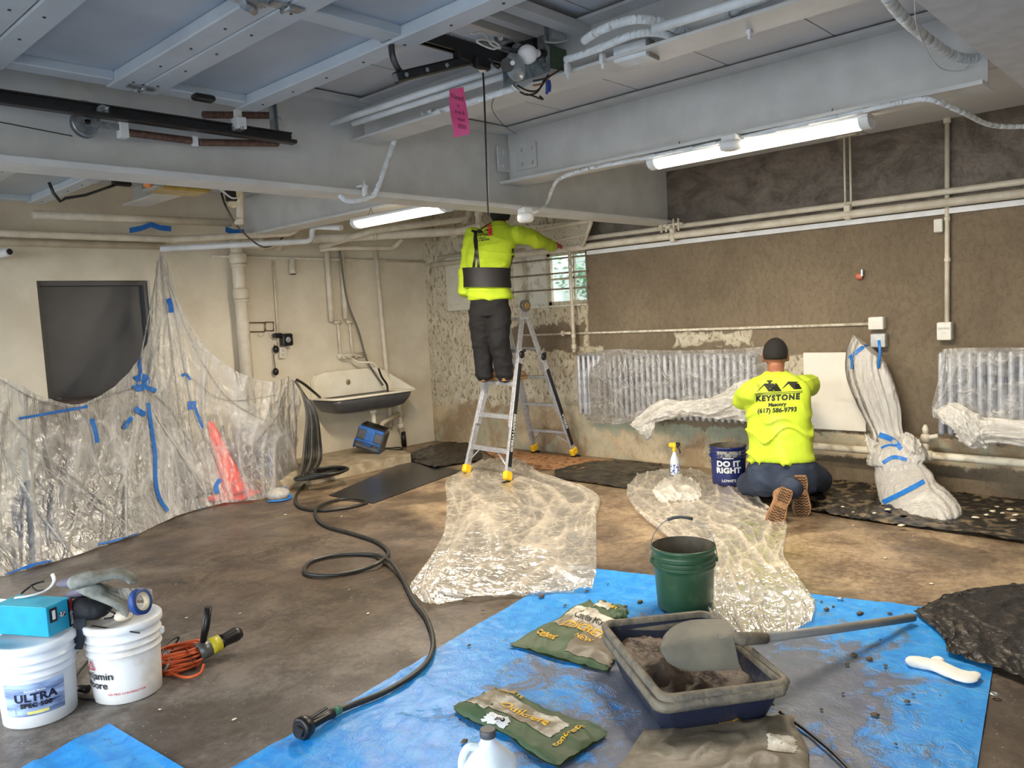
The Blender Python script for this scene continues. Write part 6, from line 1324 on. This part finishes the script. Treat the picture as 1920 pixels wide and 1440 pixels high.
# tape roll, filler puck, glass jar
tp_c = at(263, 1128, 3.25); Rr = Matrix.Rotation(radians(78), 3, 'X'); Rr = Matrix.Rotation(radians(28), 3, 'Z') @ Rr
tr_ = thing('tape_roll', 'roll of blue masking tape standing on the lettered bucket', 'tape', tp_c-V((0, 0, .045)))
MB().lathe([(.037, -.013), (.053, -.013), (.053, .013), (.037, .013)], tp_c, 40, Rr).build('tape_ring', M('dark blue tape', srgb(36, 72, 136), srgb(28, 60, 120), .5), tr_); MB().lathe([(.037, -.0135), (.034, -.0135), (.034, .0135), (.037, .0135)], tp_c, 40, Rr).build('core', M('paper core', srgb(206, 190, 160)), tr_)
o = MB().lathe([(.03, 0), (.036, .008), (.034, .022), (.02, .03), (.001, .031)], fl(232, 1160, .335), 24, None, True, True).build('putty_puck', M('off-white putty', srgb(222, 214, 196), srgb(200, 188, 166), .7)); tag(o, 'round off-white puck on the lettered bucket lid, left of the tape roll', 'puck')
o = MB(); o.ball(fl(222, 1140, .36)+V((0, .02, .015)), (.05, .03, .035)); tag(o.build('cloth_rag', m_milky), 'crumpled translucent wrapper between gloves and tape roll', 'wrapper')
gj = thing('clear_tray', 'clear plastic blister pack behind the tape roll', 'packaging', fl(262, 1120, .35)); rows = [[at(222, 1106, 3.36), at(255, 1103, 3.38), at(285, 1106, 3.38)], [at(226, 1122, 3.33), at(260, 1126, 3.34), at(288, 1124, 3.34)]]
film('blister', rows, m_clear, 12, 20, .006, (3, 3), .004, gj, 3)
# grinder and orange cord
gr = thing('angle_grinder', 'yellow and black angle grinder lying behind the orange cord', 'grinder', fl(385, 1225)); ga = fl(370, 1225, .05); gb_ = fl(425, 1198, .07); d = (gb_-ga).normalized()
MB().tube([ga, ga+d*.06], [.042, .04], 18).build('gear_head', M('grey gear head', srgb(110, 112, 108), srgb(80, 82, 80), .4, .5), gr); MB().tube([ga+d*.05, ga+d*.11], [.040, .036], 18).build('yellow_body', M('yellow tool plastic', srgb(206, 196, 50), None, .4), gr)
MB().tube([ga+d*.11, ga+d*.13, ga+d*.19, ga+d*.215], [.035, .030, .034, .026], 18).build('rear_grip', m_black, gr); hb0 = ga+d*.03+V((0, 0, .035)); MB().tube([hb0, hb0+V((.02, 0, .07)), hb0+V((.035, -.01, .16))], [.014, .018, .017], 14).build('side_handle', m_black, gr)
MB().lathe([(.0, .002), (.062, .001), (.064, 0), (.0, -.001)], ga-V((.03, .01, .015)), 28, Matrix.Rotation(radians(70), 3, 'Y') @ Matrix.Rotation(.3, 3, 'X'), True, True).build('guard_disc', M('rusty red disc', srgb(128, 52, 36), srgb(96, 44, 34), .6), gr)
MB().tube(crom([ga-d*.02, fl(330, 1240, .04), fl(300, 1250, .05), fl(310, 1210, .09), fl(335, 1195, .08), fl(318, 1225, .03)], 6), .005, 8).build('power_cord', m_black, gr)
oc_ = thing('orange_cord', 'coiled orange extension cord beside the lettered bucket', 'cord', fl(340, 1250)); m_or = M('orange cord', srgb(214, 98, 48), srgb(190, 80, 40), .45)
for k in range(9):
    c = fl(342, 1250, 0)+V((random.uniform(-.012, .012), random.uniform(-.012, .012), .008+.0095*k)); a = random.uniform(0, 3); P_ = [c+V((cos(t)*(.088+.009*(k % 3)), sin(t)*(.06+.008*(k % 2)), .004*sin(3*t+a))) for t in [2*pi*i/30 for i in range(30)]]
    MB().tube(P_, .006, 8, closed=True).build('cord_loop', m_or, oc_)
P_ = [fl(300, 1255, .02), fl(320, 1262, .012), fl(350, 1270, .012), fl(375, 1262, .02), fl(382, 1245, .05)]; MB().tube(crom(P_, 6), .006, 8).build('cord_end', m_or, oc_); MB().tube([fl(308, 1258, .03), fl(320, 1235, .07), fl(312, 1222, .09)], .010, 8, flat=.5).build('velcro_strap', m_galv, oc_)
pk = thing('power_cable', 'black tool cable with plug curling between the two paint buckets', 'cable', fl(150, 1300)); MB().tube(crom([fl(165, 1240, .01), fl(145, 1265, .01), fl(138, 1288, .01), fl(150, 1308, .01), fl(180, 1312, .01)], 7), .006, 8).build('cable', m_black, pk); MB().tube([fl(138, 1290, .02), fl(165, 1292, .02)], [.012, .018], 10).build('plug', m_black, pk)
# green bucket
G = V((3.40, 2.07, .012)); m_green = M('green bucket plastic', srgb(44, 80, 52), srgb(84, 108, 86), .4, scale=9, thr=(.5, .8)); gbk = bucket('mixing_bucket', 'open green bucket with raised wire handle on the blue tarpaulin', G, m_green, r=.153, h=.315, inside=M('dirty bucket inside', srgb(104, 96, 80), srgb(70, 66, 56), .7), handle_ang=radians(-52), handle_up=True, ribs=(.05, .075, .095), rb=.136)
# blue bucket DO IT RIGHT
Bb = V((5.99, 3.19, .03)); m_nb = M('navy bucket plastic', srgb(36, 46, 104), srgb(30, 38, 90), .35, scale=5); bb = bucket('mortar_bucket', 'navy blue bucket with white slogan beside the kneeling worker', Bb, m_nb, inside=M('dirty bucket inside'), handle_ang=radians(-45), ribs=(.045, .07, .09))
am = cang(Bb, 1366, .15, .142); 
for l, z, sz in (('DO IT', .185, .062), ('RIGHT', .130, .062), ("LOWE'S", .045, .03)): cyl_text('bucket_text', l, sz, Bb, .134, am, z, m_white, bb, .003 if sz > .05 else .0006, .006, 1.05, tp)
cylpatch('mortar_smear', Bb, .132, .15, .32, am-.6, am+.7, .24, .29, M('mortar smear', srgb(150, 148, 140), srgb(60, 64, 96), .8, scale=30, thr=(.45, .55)), bb, .009)
cylpatch('white_stripe', Bb, .132, .15, .32, am-.28, am+.28, .228, .236, m_white, bb, .009)
# spray bottle
sb = thing('spray_bottle', 'clear spray bottle with a yellow and black trigger head', 'bottle', (6.05, 3.72, .03)); c = V((6.05, 3.74, .035)); m_bot = M('frosted bottle', srgb(214, 220, 224), srgb(200, 208, 214), .25)
MB().lathe([(.036, 0), (.04, .01), (.04, .12), (.034, .15), (.016, .19), (.014, .21)], c, 24, None, True, True).build('bottle_body', m_bot, sb); cylpatch('paper_label', c-V((0, 0, 0)), .0405, .0405, .2, cang(c, 1258, .07, .04), cang(c, 1278, .07, .04), .02, .10, M('blue white label', srgb(50, 76, 150), srgb(232, 234, 240), scale=60, thr=(.45, .55)), sb)
MB().tube([c+V((0, 0, .21)), c+V((0, 0, .235))], .018).build('collar', m_yel, sb); MB().box(c+V((-.005, .012, .265)), (.03, .07, .045), .4, .012).tube([c+V((0, 0, .23)), c+V((0, 0, .26))], .013).build('spray_head', m_yel, sb)
MB().box(c+V((.012, -.03, .27)), (.028, .04, .035), .4, .01).tube([c+V((.014, -.022, .25)), c+V((.02, -.04, .22)), c+V((.022, -.045, .19))], .006, 8).build('trigger', m_black, sb)

# ---------------- mortar tubs, mortar and shovel
m_tub = M('mortar-smeared dark tub', srgb(34, 40, 62), srgb(96, 92, 84), .5, scale=9, thr=(.56, .78), bump=.5); m_rim = M('mortar-caked rim', srgb(122, 114, 98), srgb(78, 76, 72), .8, scale=14, bump=.8, thr=(.45, .7))
def tub(name, label, c, rotz, tiltx, tilty, hx=.335, hy=.245, h=.145):
    t = thing(name, label, 'tub', c); R3 = Matrix.Rotation(rotz, 3, 'Z') @ Matrix.Rotation(tiltx, 3, 'X') @ Matrix.Rotation(tilty, 3, 'Y'); c = V(c)
    def ring(f, z, r): return [c+R3 @ V((v.x, v.y, z)) for v in rrect(0, 0, hx*f, hy*f, r, 0)]
    MB().rings([ring(.80, 0, .05), ring(.82, .006, .05), ring(.955, h-.02, .04)], True, False).rings([ring(.94, h-.02, .04), ring(.80, .012, .05)], False, True).build('tub_body', m_tub, t)
    MB().rings([ring(.95, h-.035, .04), ring(1.01, h-.035, .05), ring(1.03, h-.01, .05), ring(1.0, h, .05), ring(.945, h, .04), ring(.935, h-.03, .04)], False, False).build('rim', m_rim, t)
    return t, R3
tc = V((2.61, 1.59, .014)); ang = atan2(.80, .60)
tub('mortar_tub', 'dark blue mortar tub, the lower of the two nested tubs', tc, ang, 0, 0)
t2, R2 = tub('mortar_tub', 'mortar-caked tub on top of the nested pair, holding wet mortar', tc+V((.015, .01, .030)), ang+.03, .03, -.03, h=.14)
rows = []
for i in range(40):
    row = []
    for j in range(40):
        u, v = -1+2*i/39, -1+2*j/39; x, y = u*.29, v*.205; z = .055+.02*u+.045*fbm(V((x*6, y*6, 3)), 5)+.03*ridge(V((x*9, y*9, 1)))*(1-abs(u))
        e = max(abs(u), abs(v)); row.append(tc+V((.015, .01, .030))+R2 @ V((x, y, z*(1 if e < .97 else .6))))
    rows.append(row)
o = MB(); o.grid(rows); o = o.build('wet_mortar', M('wet mortar', srgb(112, 94, 76), srgb(70, 58, 48), .55, scale=12, bump=1.0, bscale=40)); tag(o, 'lumpy wet brown mortar inside the top tub', 'mortar', kind='stuff')
sv = thing('shovel', 'mortar-coated shovel lying across the tubs, its grey handle reaching right', 'shovel', (2.7, 1.5, .2)); m_sh = M('mortar-coated steel', srgb(116, 112, 98), srgb(92, 90, 80), .65, scale=6, bump=.3)
hE = fl(1712, 1158, .035); sk_ = at(1398, 1203, 0); 
ct = V((2.72, 1.44, 0)); sock = onplane(1390, 1205, 2, .215); tipb = onplane(1238, 1218, 2, .19)
d = (sock-tipb).normalized(); Lb_ = (sock-tipb).length*.90; nrm = V((-.25, -.35, .9)); nrm = (nrm-d*nrm.dot(d)).normalized(); sd = d.cross(nrm)
rows = []
for i in range(17):
    u = i/16; wv = .125*min(1, sqrt(max(0, 1-(1-min(1, u/.55))**2))) if u < .55 else .125-.006*(u-.55); row = []
    for j in range(13):
        v = -1+2*j/12; row.append(tipb+d*Lb_*u+sd*wv*v+nrm*(.035*(1-v*v)*(.4+.6*u)+.012*sin(pi*u)+(.014*math.exp(-(v*4)**2)*u)))
    rows.append(row)
mb = MB(); mb.grid(rows); mb.grid([[p-nrm*.005 for p in r][::-1] for r in rows]); mb.build('blade', m_sh, sv)
MB().tube([tipb+d*Lb_*.8+nrm*.035, sock+nrm*.02, sock+(hE-sock)*.12+nrm*.006], [.018, .026, .022], 14).build('socket', m_rim, sv)
MB().tube([sock+(hE-sock)*.08+nrm*.008, sock.lerp(hE, .5), hE], [.018, .0185, .0185], 16).build('handle', M('grey fibreglass handle', srgb(128, 128, 126), srgb(150, 142, 128), .5, scale=5, thr=(.5, .7)), sv)
# ---------------- cement bags, jug, rag
m_bagg = M('dark green bag paper', srgb(54, 82, 50), srgb(78, 92, 62), .6, scale=6, bump=.5, bscale=14); m_bagw = M('soiled white bag paper', srgb(214, 208, 192), srgb(132, 120, 98), .7, scale=9, thr=(.42, .62), bump=.4); m_bagd = M('mud-covered bag', srgb(96, 86, 70), srgb(124, 114, 96), .5, scale=5, bump=.9, bscale=9); m_gold = M('golden print', srgb(226, 178, 40))
def bag(label, corners, z0, panels, texts, mat=m_bagg, seed=0, h=.035):
    t = thing('cement_bag', label, 'cement bag', fl(*corners[0])); A_, B_, C_, D_ = [fl(x, y, z0) for x, y in corners]; n = 44; top = []
    def P(u, v): return A_.lerp(B_, u).lerp(D_.lerp(C_, u), v)
    def S(u, v, lift=0):
        e = min(1, min(u, 1-u)*7)*min(1, min(v, 1-v)*6); p = P(u, v)+V((noise.noise(V((u*3, v*3, seed)))*.02, noise.noise(V((u*3, v*3, seed+4)))*.02, 0))
        return p+V((0, 0, .006+h*sqrt(max(0, e))*(.75+.5*noise.noise(V((u*3, v*3, seed+8))))+.009*ridge(V((u*5, v*3, seed)))**2+lift))
    top = [[S(i/n, j/n) for j in range(n+1)] for i in range(n+1)]; mb = MB(); mb.grid(top); mb.grid([[V((p.x, p.y, z0+.002)) for p in r][::-1] for r in top]); mb.build('bag_skin', mat, t)
    for (u0, v0, u1, v1, m_, nm) in panels:
        k = 20; mb = MB(); mb.grid([[S(u0+(u1-u0)*i/k+.02*noise.noise(V((j*.4, i*.4, seed))), v0+(v1-v0)*j/k+.02*noise.noise(V((i*.4, j*.4, seed))), .0022) for j in range(k+1)] for i in range(k+1)]); mb.build(nm, m_, t)
    for (body, uc, vc, su, sv_, m_, rot) in texts:
        tv, tf = text_verts(body, 1.0, .02); tv, tf = subdiv([(v.x, v.y) for v in tv], tf, .5)
        mb = MB(); mb.add([S(min(.99, max(.01, uc+(v.x*cos(rot)-v.y*sin(rot))*su)), min(.99, max(.01, vc+(v.x*sin(rot)+v.y*cos(rot))*sv_)), .0045) for v in tv], tf, False); mb.build('bag_text', m_, t)
    return t
bag('green and gold cement bag lying left of the mortar tubs', [(955, 1212), (1140, 1262), (1190, 1175), (1105, 1128)], .012, [(.05, .42, .92, .80, m_bagw, 'white_panel'), (.55, .05, 1.0, .45, m_bagd, 'mud_patch')], [('Concrete Mix', .42, .66, .085, .13, m_bp, 0), ('CONCRETE', .48, .48, .12, .20, m_gold, 0), ('cement', .25, .20, .08, .15, m_gold, 0), ('NEW', .62, .30, .08, .12, m_gold, 0)], seed=3)
bag('green cement bag in front, folded over with gold lettering', [(850, 1330), (1050, 1442), (1140, 1378), (930, 1295)], .014, [(.25, .30, .80, .72, m_bagw, 'white_panel'), (.05, .2, .25, .75, m_bagw, 'soiled_patch'), (.30, .02, .46, .22, m_white, 'size_label')], [('Quikrete', .50, .52, .11, .24, m_gold, 0), ('concrete', .86, .50, .06, .16, m_gold, pi/2), ('80', .40, .12, .07, .10, m_bp, 0), ('QUIKRETE', .2, .80, .06, .1, m_gold, 0)], seed=9)
bag('grey mud-covered cement bag under the front of the mortar tubs', [(1140, 1475), (1530, 1470), (1490, 1345), (1210, 1372)], .012, [(.80, .35, .94, .60, m_bagw, 'torn_corner')], [('concrete', .55, .93, .04, .06, m_gold, 0)], m_bagd, seed=14, h=.028)
bag('crumpled green scrap of a cement bag behind the tubs', [(1105, 1150), (1160, 1168), (1180, 1150), (1125, 1132)], .03, [(.1, .3, .5, .8, m_bagw, 'white_panel')], [('SET', .6, .5, .2, .3, m_gold, 0)], seed=21, h=.03)
jg = thing('plastic_jug', 'translucent white jug with a dark cap at the bottom edge', 'jug', fl(920, 1490, .012)); jc = V((1.80, 1.84, .012)); jc = fl(921, 1478, .012); m_jug = M('translucent jug', srgb(222, 232, 240), srgb(208, 220, 230), .3)
q = onplane(915, 1380, 2, .235); jc = V((q.x, q.y, .012)); hx = .075
rings = []
for z, w_ in ((0, .068), (.01, .075), (.12, .077), (.15, .072), (.185, .045), (.205, .026), (.215, .022), (.225, .022)):
    rings.append([jc+V((v.x, v.y, z)) for v in rrect(0, 0, w_, w_, w_*.7 if z < .17 else w_*.98, 0)])
MB().rings(rings, True, True).build('jug_body', m_jug, jg); MB().lathe([(.024, .222), (.025, .225), (.025, .243), (.022, .246)], jc, 24, None, True, True).build('cap', m_dark, jg)
hd_ = V((-.80, .60, 0)).normalized()*1.0; MB().tube(crom([jc+hd_*.03+V((0, 0, .19)), jc+hd_*.065+V((0, 0, .195)), jc+hd_*.085+V((0, 0, .15)), jc+hd_*.078+V((0, 0, .08))], 5), .012, 10).build('jug_handle', m_jug, jg)
# white rag/glove
P_ = [fl(1700, 1238, .03), fl(1760, 1250, .035), fl(1825, 1270, .02)]; mb = MB()
for k, (x, y, r_z, w_) in enumerate(((1712, 1240, .02, .035), (1723, 1241, .02, .04), (1735, 1244, .02, .044), (1748, 1247, .018, .046), (1760, 1250, .018, .048), (1773, 1255, .016, .05), (1785, 1260, .014, .052), (1800, 1266, .012, .055), (1812, 1270, .010, .05), (1758, 1238, .012, .03), (1825, 1266, .008, .035))): mb.ball(fl(x, y, .022), (w_, w_*.9, r_z))
vs, fs, ns = blob(mb, .006, 5); o = MB(); o.add([v+n*.003*noise.noise(v*20) for v, n in zip(vs, ns)], fs, True); tag(o.build('white_cloth', M('white cotton', srgb(238, 236, 228), srgb(226, 222, 212), .85)), 'folded white cloth on the right part of the blue tarpaulin', 'cloth')
o = MB(); o.tube(crom([fl(1462, 1335, .02), fl(1505, 1365, .02), fl(1560, 1410, .02), fl(1610, 1460, .02)], 6), .006, 8); tag(o.build('black_cable', m_black), 'thin black cable on the tarpaulin right of the mortar tubs', 'cable')
# mortar crumbs and paint flakes
random.seed(21); m_crumb = M('mortar crumb', srgb(108, 92, 74), srgb(70, 58, 46), .9); m_flake = M('paint flake', srgb(226, 216, 192), srgb(206, 192, 164), .8)
def chips(name, label, cat, group, spots, mat, z, s0, s1, flat):
    for (x, y) in spots:
        c = fl(x, y, z); s = random.uniform(s0, s1); n = 6; a0 = random.random()*6; lo = [c+V((cos(a0+2*pi*k/n)*s*random.uniform(.6, 1.2), sin(a0+2*pi*k/n)*s*random.uniform(.5, 1.0), 0)) for k in range(n)]
        mb = MB(); top = [c+(p-c)*.6+V((0, 0, s*flat)) for p in lo]; mb.rings([lo, top], True, True); tag(mb.build(name, mat), label, cat, group)
chips('mortar_crumb', 'dark crumb of mortar lying on the blue tarpaulin', 'crumb', 'mortar crumbs on the tarpaulin', [(1540, 1128), (1550, 1142), (1562, 1137), (1612, 1150), (1668, 1150), (1700, 1153), (1600, 1228), (1650, 1200), (1172, 1138), (1200, 1128), (1588, 1245), (1700, 1315), (1712, 1302), (1015, 1118), (1060, 1135), (1100, 1108), (905, 1145), (880, 1210), (1630, 1235), (1580, 1300), (1540, 1330), (1680, 1395), (1640, 1340), (870, 1390), (1660, 1248), (1140, 1095)], m_crumb, .013, .008, .022, .35)
chips('paint_flake', 'pale flake of old paint on the concrete floor', 'flake', 'paint flakes on the floor', [(1747, 1094), (1310, 905), (1260, 950), (535, 965), (640, 968), (1660, 1046), (1600, 985), (330, 1095), (450, 1150), (440, 1348), (1480, 1000), (1712, 1005), (300, 1330), (655, 1105), (690, 1150), (350, 1158)], m_flake, .004, .006, .018, .12)
chips('mortar_chip', 'pale plaster chip on the black sheet at the foot of the right wall', 'chip', 'plaster chips on the black sheet', [(1655, 945), (1640, 962), (1665, 955), (1690, 985), (1870, 950), (1880, 962), (1895, 955), (1850, 965), (1905, 965), (1830, 970), (1862, 958), (1580, 950), (1600, 960), (1900, 975), (1780, 940)], m_flake, .035, .012, .035, .15)
